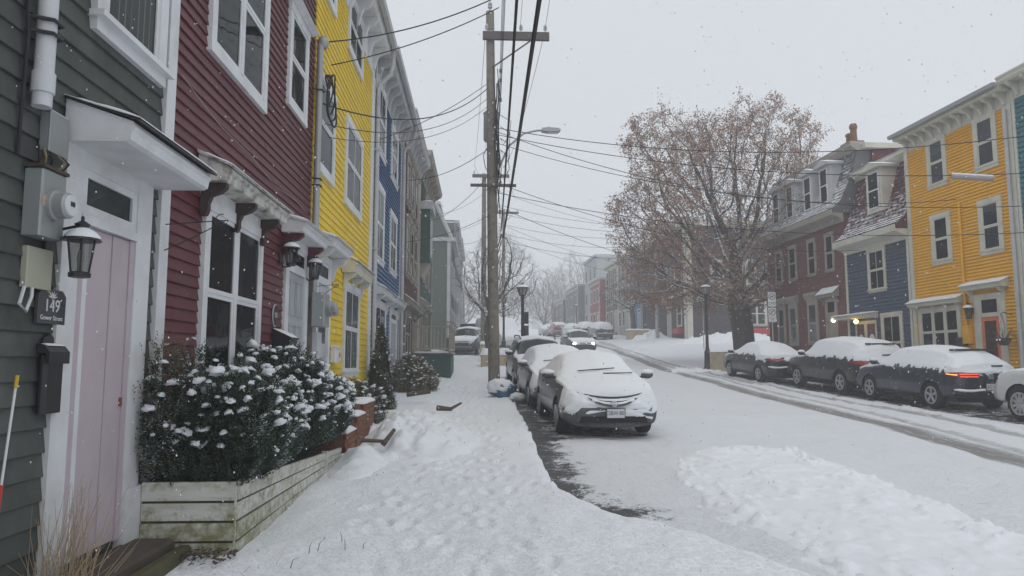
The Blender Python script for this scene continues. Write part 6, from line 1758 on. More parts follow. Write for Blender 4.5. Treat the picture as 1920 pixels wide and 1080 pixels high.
# 2. older hatch behind it
t, bv, g = car("parked_car", "black-bumpered wagon with a snow-covered windshield, second on the left kerb", HATCH, 'hatch', (2.02, 19.45), R(-90) + R(2.2), DKG, 2.6, 0.31, 'front', seed=5, cover=1.0, group="cars parked on the left kerb")
pf("bumper", ((-0.74, 0.30), (0.74, 0.30), (0.74, 0.50), (-0.74, 0.50)), BLACKP, 0.03, 14, 4)
for s_ in (-1, 1): pf("headlight", ((s_ * 0.40, 0.58), (s_ * 0.66, 0.58), (s_ * 0.66, 0.70), (s_ * 0.40, 0.70)) if s_ > 0 else ((-0.66, 0.58), (-0.40, 0.58), (-0.40, 0.70), (-0.66, 0.70)), HEADOFF, 0.035, 6, 4)
pf("grille", ((-0.36, 0.58), (0.36, 0.58), (0.36, 0.68), (-0.36, 0.68)), BLACKP, 0.03)
MB().tube([(1.06, -0.45, 1.155), (1.0, 0.2, 1.20)], 0.011, 5).build("wiper", BLACK, t)
# 3. SUV with a cleared windshield
t, bv, g = car("parked_car", "black SUV with roof rails and a clear wet windshield, third on the left kerb", SUV, 'suv', (1.92, 24.6), R(-90) + R(2.0), BLK, 2.7, 0.36, 'light', seed=7, rails=True, group="cars parked on the left kerb")
for s_ in (-1, 1): pf("headlight", ((s_ * 0.46, 0.72), (s_ * 0.72, 0.72), (s_ * 0.72, 0.90), (s_ * 0.46, 0.90)) if s_ > 0 else ((-0.72, 0.72), (-0.46, 0.72), (-0.46, 0.90), (-0.72, 0.90)), HEADOFF, 0.02, 6, 4)
pf("grille", ((-0.42, 0.62), (0.42, 0.62), (0.42, 0.84), (-0.42, 0.84)), BLACKP, 0.02)
patch_obj("marker_light", bv, ((1.98, 0.70), (2.14, 0.70), (2.14, 0.86), (1.98, 0.86)), 'right', TAILOFF, t, 0.012, 4, 4)
# 4. oncoming car with lit headlights
t, bv, g = car("oncoming_car", "dark car driving towards us with bright headlights on", HATCH, 'hatch', (6.45, 47.5), R(-90) + R(3), CHAR, 2.6, 0.31, 'light', seed=9)
for s_ in (-1, 1):
    hl = blob("headlight", HEADON, t, (frx(s_ * 0.60, 0.66, -0.02), s_ * 0.60, 0.68), (0.06, 0.10, 0.075), 3, 0.05, 14, 10)
pf("grille", ((-0.48, 0.34), (0.48, 0.34), (0.40, 0.56), (-0.40, 0.56)), BLACKP, 0.012)
# 5. right kerb row, tails towards us
def rear_parts(t, bv, g, on=False, zl=0.78, zh=0.90, w0=0.34, w1=0.80, platez=0.62, txt="", bumper=True, bz=(0.36, 0.55), wide=False):
    prr = lambda nm, c, m_, o=0.02, n=12, k=4: patch_obj(nm, bv, c, 'rear', m_, t, o, n, k)
    for s_ in (-1, 1):
        c = ((s_ * w0, zl + .03), (s_ * w1, zl), (s_ * w1, zh), (s_ * w0, zh - .02)) if s_ > 0 else ((-w1, zl), (-w0, zl + .03), (-w0, zh - .02), (-w1, zh))
        tl = patch_obj("tail_light", bv, c, 'rear', TAILOFF, t, 0.045, 8, 4)
        # wraps round to the side
        patch_obj("tail_light_side", bv, ((g['L0'] + 0.03, zl + .02), (g['L0'] + 0.34, zl + 0.05), (g['L0'] + 0.34, zh - .03), (g['L0'] + 0.03, zh)), 'left' if s_ > 0 else 'right', TAILOFF, t, 0.045, 6, 4)
        if on:
            for zz in (zl + 0.025, zl + 0.085):
                c2 = ((s_ * (w0 + .03), zz), (s_ * (w1 - .02), zz), (s_ * (w1 - .02), zz + .022), (s_ * (w0 + .03), zz + .022)) if s_ > 0 else ((-w1 + .02, zz), (-w0 - .03, zz), (-w0 - .03, zz + .022), (-w1 + .02, zz + .022))
                patch_obj("light_bar", bv, c2, 'rear', TAILON, tl, 0.052, 8, 1)
            patch_obj("light_bar_side", bv, ((g['L0'] + 0.05, zl + .06), (g['L0'] + 0.30, zl + .08), (g['L0'] + 0.30, zl + .10), (g['L0'] + 0.05, zl + .085)), 'left' if s_ > 0 else 'right', TAILAMB, tl, 0.055, 5, 1)
    prr("tailgate_panel", ((-0.62, zl - 0.20), (0.62, zl - 0.20), (w0, zh - 0.02), (-w0, zh - 0.02)), BLACKP if wide else CHAR, 0.008)
    prr("bumper_shelf", ((-0.80, bz[0]), (0.80, bz[0]), (0.80, bz[1]), (-0.80, bz[1])), BLACKP if bumper == 'black' else CHAR, 0.055, 16, 3)
    # snow lying along the bumper shelf
    pts = []
    for y in np.linspace(-0.82, 0.82, 21):
        q = bv.ray_cast(Vector((-6, y, bz[1])), Vector((1, 0, 0)))[0]
        if q: pts.append((q.x - 0.03, y, bz[1] + 0.01 + 0.012 * math.sin(y * 9)))
    if pts: MB().tube(pts, [0.015] + [0.035] * (len(pts) - 2) + [0.015], 7).build("bumper_snow", SNOW_CAR, t, 60)
    if txt: plate(t, bv, 'rear', 0.0, platez, txt)
t, bv, g = car("parked_car", "dark grey sedan with red tail lights, farthest of the snowy cars on the right kerb", SEDAN, 'sedan', (11.05, 27.75), UPR, CHAR, 2.7, 0.315, 'full', seed=13, group="cars parked on the right kerb")
rear_parts(t, bv, g, False, 0.80, 0.93, 0.36, 0.70, 0.70, "", bz=(0.34, 0.60)); plate(t, bv, 'rear', 0, 0.74, "HKR 402")
t, bv, g = car("parked_car", "black SUV with a snow-covered tailgate, between two others on the right kerb", SUV, 'suv', (11.84, 23.15), UPR, BLK, 2.7, 0.36, 'full', seed=15, spokes=5, group="cars parked on the right kerb")
rear_parts(t, bv, g, False, 0.92, 1.06, 0.46, 0.80, 0.80, "", bumper='black', bz=(0.42, 0.70), wide=True)
MB().tube([(g['L0'] + 0.30, 0.45, g['ztop'] - 0.145), (g['L0'] + 0.26, -0.45, g['ztop'] - 0.145)], 0.028, 6).build("spoiler_gap", BLACK, t)
MB().tube([(g['L0'] + 0.02, 0.10, g['zbelt'] + 0.14), (g['L0'] + 0.02, -0.22, g['zbelt'] + 0.15)], 0.022, 6).build("rear_wiper", BLACK, t)
MB().tube([(g['xr'], 0, g['ztop']), (g['xr'] - 0.12, 0, g['ztop'] + 0.34)], 0.006, 5).build("antenna", BLACK, t)
t, bv, g = car("parked_car", "navy hatchback with glowing red tail lights on the right kerb", HATCH, 'hatch', (12.0, 18.95), UPR, NAVY, 2.6, 0.33, 'full', seed=17, group="cars parked on the right kerb")
rear_parts(t, bv, g, True, 0.80, 0.94, 0.30, 0.76, 0.60, "JLZ 185", bz=(0.34, 0.50))
MB().tube([(g['L0'] + 0.62, 0.52, g['ztop'] - 0.06), (g['L0'] + 0.56, 0.0, g['ztop'] - 0.045), (g['L0'] + 0.62, -0.52, g['ztop'] - 0.06)], 0.030, 6).build("spoiler_gap", BLACK, t)
MB().tube([(g['L0'] + 0.05, -0.10, g['zbelt'] + 0.115), (g['L0'] + 0.05, -0.38, g['zbelt'] + 0.12)], 0.022, 6).build("rear_wiper", BLACK, t)
em = patch_obj("emblem", bv, ((-0.06, 0.78), (0.06, 0.78), (0.06, 0.90), (-0.06, 0.90)), 'rear', CHROME, t, 0.03, 4, 4)
t, bv, g = car("parked_car", "white SUV with alloy wheels cut off by the right edge", SUV, 'suv', (12.35, 13.55), UPR, WHT, 2.75, 0.37, 'full', seed=19, spokes=10, group="cars parked on the right kerb")
rear_parts(t, bv, g, False, 0.92, 1.06, 0.46, 0.80, 0.80, "")
# 6. dark SUV in the side street, snow-covered van, far cars
t, bv, g = car("parked_car", "dark grey SUV facing us in the side street behind the pole", SUV, 'suv', (-0.78, 46.6), R(-90) - R(8), DKG, 2.7, 0.36, 'light', seed=21)
pf("grille", ((-0.5, 0.66), (0.5, 0.66), (0.46, 0.86), (-0.46, 0.86)), BLACKP, 0.02); pf("bumper_bar", ((-0.62, 0.50), (0.62, 0.50), (0.62, 0.54), (-0.62, 0.54)), GALV, 0.03, 12, 2); pf("lower_grille", ((-0.5, 0.42), (0.5, 0.42), (0.5, 0.49), (-0.5, 0.49)), BLACKP, 0.02)
for s_ in (-1, 1): pf("headlight", ((s_ * 0.48, 0.78), (s_ * 0.78, 0.80), (s_ * 0.78, 0.88), (s_ * 0.48, 0.86)) if s_ > 0 else ((-0.78, 0.80), (-0.48, 0.78), (-0.48, 0.86), (-0.78, 0.88)), HEADOFF, 0.03, 6, 3)
t, bv, g = car("parked_van", "white van wholly covered in snow beside the slim street lamp", VAN, 'van', (1.35, 52.5), R(-90) + R(22), WHT, 3.3, 0.34, 'full', seed=23, far=True, cat="van")
t, bv, g = car("parked_car", "black SUV parked far up on the right beside the red house", SUV, 'suv', (11.9, 71.0), UPR, BLK, 2.7, 0.36, 'full', seed=25, far=True, group="far parked cars")
rear_parts(t, bv, g, False, 0.92, 1.0, 0.5, 0.80, 0.8, "", bumper='black', bz=(0.42, 0.6)); plate(t, bv, 'rear', 0, 0.66, "HTD 118", 0.36, 0.16)
for (lx, ly, rows, key, pm, sd, lab, sn) in ((11.3, 77.5, SUV, 'suv', DKG, 27, "snow-covered SUV just beyond the far black SUV on the right", 'full'), (10.6, 83.5, HATCH, 'hatch', WHT, 29, "white hatchback under snow far up the right kerb", 'full'),
                                             (9.5, 88.5, SUV, 'suv', REDC, 31, "small red car far up the street under snow", 'light'), (8.9, 95.0, HATCH, 'hatch', SILV, 33, "last pale parked car at the crest of the street", 'full')):
    t, bv, g = car("parked_car", lab, rows, key, (lx, ly), UPR + R(3), pm, 2.65, 0.33, sn, seed=sd, far=True, group="far parked cars")
    if key == 'suv': rear_parts(t, bv, g, False, 0.92, 1.0, 0.5, 0.80, 0.8, "", bz=(0.42, 0.6))
# ------------------------------------------------------------------ trees
def colonize(att, start, D, di, dk, iters, trop=(0, 0, 0.0), maxn=9000):
    """space colonisation: grow from 'start' polyline nodes towards the attractor points"""
    pos = [np.array(p, float) for p in start]; par = [-1] + list(range(len(start) - 1))
    A = att.copy(); Nn = np.array(pos)
    d2 = ((A[:, None, :] - Nn[None]) ** 2).sum(2); near = d2.argmin(1); dist = np.sqrt(d2.min(1))
    trop = np.array(trop); kids = {}
    for it in range(iters):
        act = dist < di
        if not act.any(): 
            di *= 1.25
            if it > iters * 0.8: break
            continue
        idx = near[act]; P = np.array(pos)
        v = A[act] - P[idx]; v /= np.maximum(np.linalg.norm(v, axis=1, keepdims=True), 1e-6)
        acc = np.zeros((len(pos), 3)); np.add.at(acc, idx, v)
        ids = np.unique(idx); new = []
        for i in ids:
            g = acc[i]; l = np.linalg.norm(g)
            if l < 0.15: continue
            g = g / l + trop + rng.normal(0, 0.10, 3); g /= np.linalg.norm(g)
            q = pos[i] + g * D
            if any(np.linalg.norm(q - pos[c]) < 0.45 * D for c in kids.get(i, ())): continue
            new.append((q, i))
        if not new or len(pos) > maxn: break
        base = len(pos)
        for q, i in new: kids.setdefault(int(i), []).append(len(pos)); pos.append(q); par.append(int(i))
        Q = np.array([q for q, _ in new])
        d2 = ((A[:, None, :] - Q[None]) ** 2).sum(2); k = d2.argmin(1); dm = np.sqrt(d2[np.arange(len(A)), k])
        better = dm < dist - 1e-6
        near[better] = base + k[better]; dist[better] = dm[better]
        alive = dist > dk
        A, near, dist = A[alive], near[alive], dist[alive]
        if len(A) == 0: break
    return np.array(pos), np.array(par)
def tree_mesh(pos, par, r0, expo, rmax, split):
    n = len(pos); rad = np.zeros(n); ch = [[] for _ in range(n)]
    for i in range(1, n): ch[par[i]].append(i)
    for i in range(n - 1, -1, -1):
        rad[i] = r0 if not ch[i] else (sum(rad[c] ** expo for c in ch[i])) ** (1 / expo)
    k = rmax / rad[0]
    if k < 1: rad = np.where(rad > r0 * 2, r0 * 2 + (rad - r0 * 2) * (rmax - r0 * 2) / (rad[0] - r0 * 2), rad)
    else: rad = r0 + (rad - r0) * (rmax - r0) / (rad[0] - r0)
    trunk, crown = MB(), MB()
    done = set(); stack = [0]
    while stack:
        s = stack.pop(); chain = [s] if par[s] < 0 else [par[s], s]; c = s
        while ch[c]:
            nx = max(ch[c], key=lambda q: rad[q])
            for q in ch[c]:
                if q != nx: stack.append(q)
            chain.append(nx); c = nx
        rr = [rad[q] for q in chain]
        if par[s] >= 0: rr[0] = min(rr[0], rr[1] * 1.15)
        pts = [pos[q] for q in chain]
        # split thick and thin
        cut = next((q for q in range(len(rr)) if rr[q] < split), len(rr))
        if cut > 1: trunk.tube(pts[:cut + 1], rr[:cut + 1], 9, False)
        if cut < len(rr) - 1:
            a = max(cut - 1, 0)
            crown.tube(pts[a:], rr[a:], 4 if rr[a] > 0.02 else 3, False)
    return trunk, crown, rad, ch
def make_tree(label, base, crown_c, crown_r, trunk_pts, natt, D, di, dk, r0, rtrunk, split, mat, twig=(2, 0.5, 0.006), leaves=None, seed=1, lower=0.6, expo=2.4, cat="tree", group=None, maxn=9000, shell=0.35, twigmat=None):
    r_ = np.random.default_rng(seed)
    pts = []
    while len(pts) < natt:
        p = r_.uniform(-1, 1, (natt, 3)); l = np.linalg.norm(p, axis=1)
        k = (l < 1) & (l > shell * r_.random(natt)) & (p[:, 2] > -lower)
        lump_ = 0.86 + 0.22 * np.sin(p[:, 0] * 5 + seed) * np.cos(p[:, 1] * 4.3 + seed * 2) * np.cos(p[:, 2] * 4.1)
        k &= l < lump_
        pts += list(p[k])
    att = np.array(pts[:natt]) * np.array(crown_r) + np.array(crown_c)
    pos, par = colonize(att, trunk_pts, D, di, dk, 140, (0, 0, 0.02), maxn)
    tr_, cr_, rad, ch = tree_mesh(pos, par, r0, expo, rtrunk, split)
    t = tag(empty("tree", base), label, cat, group)
    off = Matrix.Translation(-Vector(base))
    o = tr_.build("trunk", mat, t, 60); o.data.transform(off)
    # fine twigs
    n, tl, rr = twig
    rn = random.Random(seed)
    tips = [i for i in range(len(pos)) if rad[i] < r0 * 2.6]
    tm = cr_
    cc = np.array(crown_c); leaf_pts = []
    for i in tips:
        d0 = pos[i] - pos[par[i]] if par[i] >= 0 else np.array([0, 0, 1.])
        d0 = d0 / max(np.linalg.norm(d0), 1e-6)
        for k in range(n if not ch[i] else max(1, n - 1)):
            d_ = d0 + r_.normal(0, 0.55, 3); d_[2] += 0.12; d_ /= np.linalg.norm(d_)
            L_ = tl * rn.uniform(0.5, 1.2)
            m1 = pos[i] + d_ * L_ * 0.5 + r_.normal(0, 0.05 * tl, 3); e_ = pos[i] + d_ * L_ + r_.normal(0, 0.10 * tl, 3)
            tm.tube([pos[i], m1, e_], [rr, rr * 0.75, rr * 0.35], 3, False)
            leaf_pts += [m1, e_]
    o = cr_.build("crown", twigmat or mat, t, 60); o.data.transform(off); tag(o, kind='stuff')
    if leaves:
        cnt, size, lmats, fn = leaves
        V = []; F = []
        LP = np.array(leaf_pts); w_ = np.array([fn(p) for p in LP]); w_ = w_ / w_.sum()
        idx = r_.choice(len(LP), cnt, p=w_)
        for i in idx:
            p = LP[i] + r_.normal(0, 0.09, 3); a = r_.normal(0, 1, 3); a[2] -= 0.8; a /= np.linalg.norm(a); b = np.cross(a, r_.normal(0, 1, 3)); b /= max(np.linalg.norm(b), 1e-6)
            s = size * r_.uniform(0.6, 1.3); c_ = len(V)
            V += [p, p + a * s * 0.5 + b * s * 0.35, p + a * s, p + a * s * 0.5 - b * s * 0.35]; F.append((c_, c_ + 1, c_ + 2, c_ + 3))
        me = np_mesh("leaves", np.array(V) - np.array(base), np.array(F), lmats, False)
        tag(link("leaves", me, t), kind='stuff')
    return t
def leaf_mat(name, a, b):
    m, nt, bs = new_mat(name)
    n1 = noise_n(nt, 1.6, 3); n2 = noise_n(nt, 9.0, 2)
    c = mix_c(nt, n2, a, b); c = mix_c(nt, ramp(nt, n1, 0.52, 0.75), c, tuple(min(1, x * 1.5) for x in b))
    g = N(nt, "ShaderNodeNewGeometry"); sp_ = N(nt, "ShaderNodeSeparateXYZ"); nt.links.new(g.outputs['Normal'], sp_.inputs[0])
    n3 = noise_n(nt, 5.0, 2)
    f = ramp(nt, math_n(nt, 'ADD', sp_.outputs['Z'], math_n(nt, 'MULTIPLY', math_n(nt, 'SUBTRACT', n3, 0.5), 1.2)), 0.55, 0.9)
    c = mix_c(nt, math_n(nt, 'MULTIPLY', f, 0.45), c, (0.75, 0.77, 0.8))
    nt.links.new(c, bs.inputs['Base Color']); bs.inputs['Roughness'].default_value = 0.8; bs.inputs['Specular IOR Level'].default_value = 0.15
    return m
DEADLEAF = leaf_mat("dead_leaves", (0.24, 0.140, 0.102), (0.37, 0.235, 0.178))
zb = z1(13.4, 36.0)
def leafw(p):
    q = (p - np.array([12.3, 36, 9.5])) / np.array([5.8, 5.2, 6.5]); rr = np.linalg.norm(q)
    return 0.10 + 0.9 * max(0, rr - 0.45) ** 1.5 * (1.0 + 0.9 * max(0, -q[0]) + 0.2 * max(0, -q[2])) * (0.25 + 1.6 * max(0, noise.noise(Vector(p) * 0.55)))
make_tree("huge old maple with dead brown leaves and snow on its limbs", (13.4, 36.0, zb), (12.5, 36.0, 8.9), (6.6, 5.4, 7.3),
          [(13.4, 36, zb - 0.3), (13.38, 36, zb + 0.5), (13.35, 36, zb + 1.2), (13.3, 36, zb + 1.9), (13.22, 36, zb + 2.6), (13.1, 36, zb + 3.2)], 4600, 0.28, 2.6, 0.42, 0.011, 0.54, 0.06, BARK,
          (4, 0.55, 0.0065), (62000, 0.10, DEADLEAF, leafw), 5, 0.62, 1.85, maxn=11000)
zb = z1(0.45, 39.5)
make_tree("bare crooked tree behind the utility pole", (0.55, 39.5, zb), (1.0, 39.5, 6.3), (2.6, 2.3, 3.0), [(0.55, 39.5, zb - .2), (0.5, 39.5, zb + .6), (0.42, 39.5, zb + 1.2), (0.4, 39.5, zb + 1.9)], 1500, 0.20, 2.2, 0.30, 0.009, 0.19, 0.03, BARK, (4, 0.45, 0.0065), None, 8, 0.7, 2.0)
zb = z1(14.2, 66)
make_tree("small clipped round tree with a dense twiggy crown at the far corner", (14.2, 66, zb), (13.9, 66, zb + 3.9), (3.1, 2.7, 1.7), [(14.2, 66, zb - .2), (14.2, 66, zb + .7), (14.15, 66, zb + 1.4), (14.1, 66, zb + 2.0)], 900, 0.26, 1.6, 0.36, 0.014, 0.22, 0.04, BARK, (4, 0.55, 0.012), None, 12, 0.75, 2.3, twigmat=BARK)
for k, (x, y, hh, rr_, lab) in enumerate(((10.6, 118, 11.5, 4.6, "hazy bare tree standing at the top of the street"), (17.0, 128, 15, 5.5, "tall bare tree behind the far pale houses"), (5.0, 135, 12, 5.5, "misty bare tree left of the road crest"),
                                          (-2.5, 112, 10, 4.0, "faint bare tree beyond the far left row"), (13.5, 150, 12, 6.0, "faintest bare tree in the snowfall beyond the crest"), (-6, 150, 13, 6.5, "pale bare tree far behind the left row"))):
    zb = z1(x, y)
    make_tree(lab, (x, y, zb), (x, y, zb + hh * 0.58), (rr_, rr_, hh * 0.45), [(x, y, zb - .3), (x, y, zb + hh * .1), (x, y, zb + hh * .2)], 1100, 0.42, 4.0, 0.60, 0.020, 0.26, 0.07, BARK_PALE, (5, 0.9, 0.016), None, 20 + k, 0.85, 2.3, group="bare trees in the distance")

# ------------------------------------------------------------------ shrubs
GREENS = leaf_mat("yew_needles", (0.008, 0.020, 0.011), (0.020, 0.042, 0.018)) if False else None
def needle_mat(name, a, b):
    m, nt, bs = new_mat(name)
    n1 = noise_n(nt, 3.0, 3); n2 = noise_n(nt, 25.0, 2)
    c = mix_c(nt, ramp(nt, n1, 0.35, 0.7), a, b); c = mix_c(nt, math_n(nt, 'MULTIPLY', n2, 0.4), c, tuple(x * 1.7 for x in b))
    g = N(nt, 'ShaderNodeNewGeometry'); sp_ = N(nt, 'ShaderNodeSeparateXYZ'); nt.links.new(g.outputs['Normal'], sp_.inputs[0])
    n3 = noise_n(nt, 4.0, 3, 0.6)
    f = math_n(nt, 'MULTIPLY', ramp(nt, math_n(nt, 'ADD', math_n(nt, 'ABSOLUTE', sp_.outputs['Z']), math_n(nt, 'MULTIPLY', math_n(nt, 'SUBTRACT', n3, 0.5), 2.2)), 0.92, 1.15), 0.8)
    c = mix_c(nt, f, c, (0.72, 0.75, 0.78))
    nt.links.new(c, bs.inputs['Base Color']); bs.inputs['Roughness'].default_value = 0.55; bs.inputs['Specular IOR Level'].default_value = 0.3
    return m
YEW = needle_mat("yew_green", (0.011, 0.024, 0.014), (0.028, 0.052, 0.028)); CONE = needle_mat("conifer_green", (0.022, 0.032, 0.016), (0.055, 0.060, 0.028)); BROWNB = needle_mat("bronze_shrub", (0.06, 0.055, 0.025), (0.14, 0.115, 0.055))
def shoot(V, F, p, d_, L_, n, nl, nw, r_, curl=0.25):
    """a stem with needles round it, as flat narrow leaves"""
    d_ = d_ / np.linalg.norm(d_); s = np.cross(d_, [0.3, 0.2, 1.0]); s /= max(np.linalg.norm(s), 1e-6); u = np.cross(s, d_)
    for k in range(n):
        t = (k + 0.5) / n; a = k * 2.4 + r_.random(); o = p + d_ * L_ * t
        rd = s * math.cos(a) + u * math.sin(a)
        v = d_ * 0.75 + rd * 0.8; v /= np.linalg.norm(v); w_ = np.cross(v, rd); w_ /= max(np.linalg.norm(w_), 1e-6)
        l = nl * (1.1 - 0.5 * t) * r_.uniform(0.75, 1.2); c = len(V)
        V += [o - w_ * nw * .5, o + v * l * .55 - w_ * nw * .6, o + v * l, o + v * l * .55 + w_ * nw * .6]; F.append((c, c + 1, c + 2, c + 3))
def shrub(name, label, cat, base, surf, nsh, L_, nn, nl, nw, mat, seed, core=None, snow=None, stems=None):
    """surf(r_) -> point, outward normal.  Foliage, dark core and lumps of snow on the shoots"""
    r_ = np.random.default_rng(seed); V, F = [], []
    t = tag(empty(name, base), label, cat)
    for k in range(nsh):
        p, n_ = surf(r_)
        d_ = n_ * 0.8 + np.array([0, 0, 0.75]) + r_.normal(0, 0.3, 3)
        shoot(V, F, p - d_ / np.linalg.norm(d_) * L_ * 0.5, d_, L_ * r_.uniform(0.7, 1.3), nn, nl, nw, r_)
    me = np_mesh("foliage", np.array(V) - np.array(base), np.array(F), mat, False); tag(link("foliage", me, t), kind='stuff')
    if snow:
        cnt, size, sel, fl = snow
        base_me = []
        for q in range(7):
            b = bpy.data.meshes.new("snow_clump"); vs = []; fs = []; nu, nv = 10, 6
            for i in range(nv + 1):
                th = PI * 0.62 * i / nv
                for j in range(nu):
                    ph = 2 * PI * j / nu; dd = Vector((math.sin(th) * math.cos(ph), math.sin(th) * math.sin(ph), math.cos(th)))
                    kq = 1 + 0.55 * noise.noise(dd * 2.2 + Vector((q * 5, seed, 0))) + 0.3 * noise.noise(dd * 5.5 + Vector((q * 5, seed, 4)))
                    vs.append((dd.x * kq, dd.y * kq, dd.z * 0.75 * kq))
            for i in range(nv):
                for j in range(nu): fs.append((i * nu + j, (i + 1) * nu + j, (i + 1) * nu + (j + 1) % nu, i * nu + (j + 1) % nu))
            b.from_pydata(vs, [], fs); b.polygons.foreach_set('use_smooth', [True] * len(fs)); b.materials.append(SNOW); base_me.append(b)
        placed = []; tries = 0
        while len(placed) < cnt and tries < cnt * 60:
            tries += 1
            p, n_ = surf(r_)
            if not sel(p, n_, r_): continue
            p = p + n_ * L_ * 0.25 + np.array([0, 0, L_ * 0.32])
            if any((p[0] - q[0]) ** 2 + (p[1] - q[1]) ** 2 + (p[2] - q[2]) ** 2 < (size * 1.55) ** 2 for q in placed): continue
            placed.append(p)
            o = link("snow_clump", random.choice(base_me), t, tuple(p - np.array(base)), (r_.normal(0, .3), r_.normal(0, .3), r_.uniform(0, 6.3)))
            s = size * r_.choice([0.42, 0.62, 0.88, 1.25], p=[0.30, 0.34, 0.26, 0.10]); o.scale = (s * r_.uniform(.8, 1.2), s, s * fl * r_.uniform(0.7, 1.3))
    if core:
        core(t)
    return t
# long yew hedge in the planter
def hedge_top(y): return 1.50 + 0.13 * math.sin(y * 1.7 + 0.4) + 0.10 * math.sin(y * 4.1) - 0.10 * max(0, y - 9.2) - 0.22 * max(0, (6.2 - y) / 0.6) ** 2
def hedge_surf(r_):
    y = r_.uniform(5.62, 10.15); zt = hedge_top(y); f = r_.random()
    dep = 0.36 + 0.06 * math.sin(y * 2.3)
    end = max(0.0, min(1.0, (10.25 - y) / 0.5)) ** 0.5
    cx = -2.16
    a = r_.uniform(-0.35, 1.0) * PI * 0.5 + 0.0   # around the front from the top
    q = r_.random()
    if q < 0.32:      # top
        x = cx + r_.uniform(-0.36, dep); z = zt - 0.5 * max(0, (x - cx) / dep) ** 2 * 0.5; n_ = np.array([0.2 + 0.5 * (x - cx), 0, 1.0])
    elif q < 0.80:    # front, bulging out over the planter
        z = r_.uniform(0.72, zt - 0.1); k = (z - 0.72) / (zt - 0.72)
        x = cx + dep + 0.10 * math.sin(k * PI) - 0.16 * k ** 3; n_ = np.array([1.0, 0, 0.15 + 0.9 * k])
    else:             # near end
        y = 5.62 + r_.uniform(-0.03, 0.12); x = cx + r_.uniform(-0.36, dep); z = r_.uniform(0.74, zt); n_ = np.array([0.1, -1.0, 0.3])
    x = cx + (x - cx) * (0.5 + 0.5 * end) if y > 9.7 else x
    b = 0.13 * noise.noise(Vector((x * 2.2, y * 2.2, z * 2.2))) + 0.05 * noise.noise(Vector((x * 6, y * 6, z * 6)))
    n_ = n_ / np.linalg.norm(n_)
    return np.array([x, y, z]) + n_ * b, n_
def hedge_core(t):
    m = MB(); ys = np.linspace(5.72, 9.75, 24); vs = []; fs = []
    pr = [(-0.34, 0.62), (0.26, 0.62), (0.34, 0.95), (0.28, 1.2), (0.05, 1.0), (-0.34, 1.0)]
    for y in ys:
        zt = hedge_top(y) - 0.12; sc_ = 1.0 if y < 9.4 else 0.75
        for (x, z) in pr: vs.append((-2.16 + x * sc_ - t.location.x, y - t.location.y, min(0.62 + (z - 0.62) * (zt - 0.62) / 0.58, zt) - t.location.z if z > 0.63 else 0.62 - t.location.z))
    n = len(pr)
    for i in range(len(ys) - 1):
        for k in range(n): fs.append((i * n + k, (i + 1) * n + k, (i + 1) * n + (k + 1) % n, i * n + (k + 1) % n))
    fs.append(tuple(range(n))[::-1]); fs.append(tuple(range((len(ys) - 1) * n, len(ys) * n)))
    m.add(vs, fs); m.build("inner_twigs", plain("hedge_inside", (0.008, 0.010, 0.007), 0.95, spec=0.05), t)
def hedge_sel(p, n_, r_):
    y = p[1]
    # windward top and front carry the clumps; near end and low front stay dark
    k = (p[2] - 0.78) / (hedge_top(y) - 0.78)
    pr = min(1.0, max(0.0, (k - 0.06) / 0.40)) * min(1.0, max(0.0, (y - 5.85) / 0.5)) * (0.32 if n_[2] > 0.8 else 1.0)
    if n_[1] < -0.5: pr = min(1, max(0, (p[0] + 2.52) / 0.45)) * min(1, max(0, (k - 0.25) / 0.4))
    return r_.random() < pr
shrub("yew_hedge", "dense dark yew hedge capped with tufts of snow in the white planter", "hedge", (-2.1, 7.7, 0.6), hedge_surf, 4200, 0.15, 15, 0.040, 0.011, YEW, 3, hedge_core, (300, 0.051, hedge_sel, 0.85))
# taller brownish yew sprigs at the near end
def sprig_surf(r_):
    p = np.array([-2.42 + r_.normal(0, 0.10), 5.78 + r_.normal(0, 0.12), r_.uniform(0.8, 1.78)]); n_ = np.array([r_.normal(0.3, .5), r_.normal(-.3, .5), 0.5]); return p, n_ / np.linalg.norm(n_)
shrub("shrub", "tall brownish-green sprigs rising at the near end of the hedge", "shrub", (-2.42, 5.78, 0.65), sprig_surf, 240, 0.16, 14, 0.035, 0.009, BROWNB, 6, None, (10, 0.03, lambda p, n, r: p[2] > 1.0, 0.7))
def cone_surf(cx, cy, z0, z1_, R0):
    def f(r_):
        k = r_.random() ** 1.25; z = z0 + (z1_ - z0) * k; a = r_.uniform(0, 2 * PI)
        rr = R0 * (1 - k) ** 0.75 * (0.85 + 0.2 * math.sin(a * 3 + z * 4)) * (1 + 0.25 * noise.noise(Vector((math.cos(a) * 2, math.sin(a) * 2, z * 3))))
        n_ = np.array([math.cos(a), math.sin(a), 0.35]); return np.array([cx + rr * math.cos(a), cy + rr * math.sin(a), z]), n_ / np.linalg.norm(n_)
    return f
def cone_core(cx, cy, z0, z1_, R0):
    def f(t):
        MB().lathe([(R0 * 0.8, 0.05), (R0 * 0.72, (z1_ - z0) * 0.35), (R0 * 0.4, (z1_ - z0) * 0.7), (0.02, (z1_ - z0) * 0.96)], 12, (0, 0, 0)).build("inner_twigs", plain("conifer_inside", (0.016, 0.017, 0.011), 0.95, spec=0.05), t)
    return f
sel_any = lambda p, n, r: True
zb = walk_z(-2.2, 16.2)
shrub("conifer", "small cone-shaped conifer flecked with snow in front of the blue house", "shrub", (-2.22, 16.3, zb), cone_surf(-2.22, 16.3, zb, 2.42, 0.36), 1500, 0.13, 10, 0.05, 0.018, CONE, 9, cone_core(-2.22, 16.3, zb, 2.42, 0.36), (150, 0.028, sel_any, 0.6))
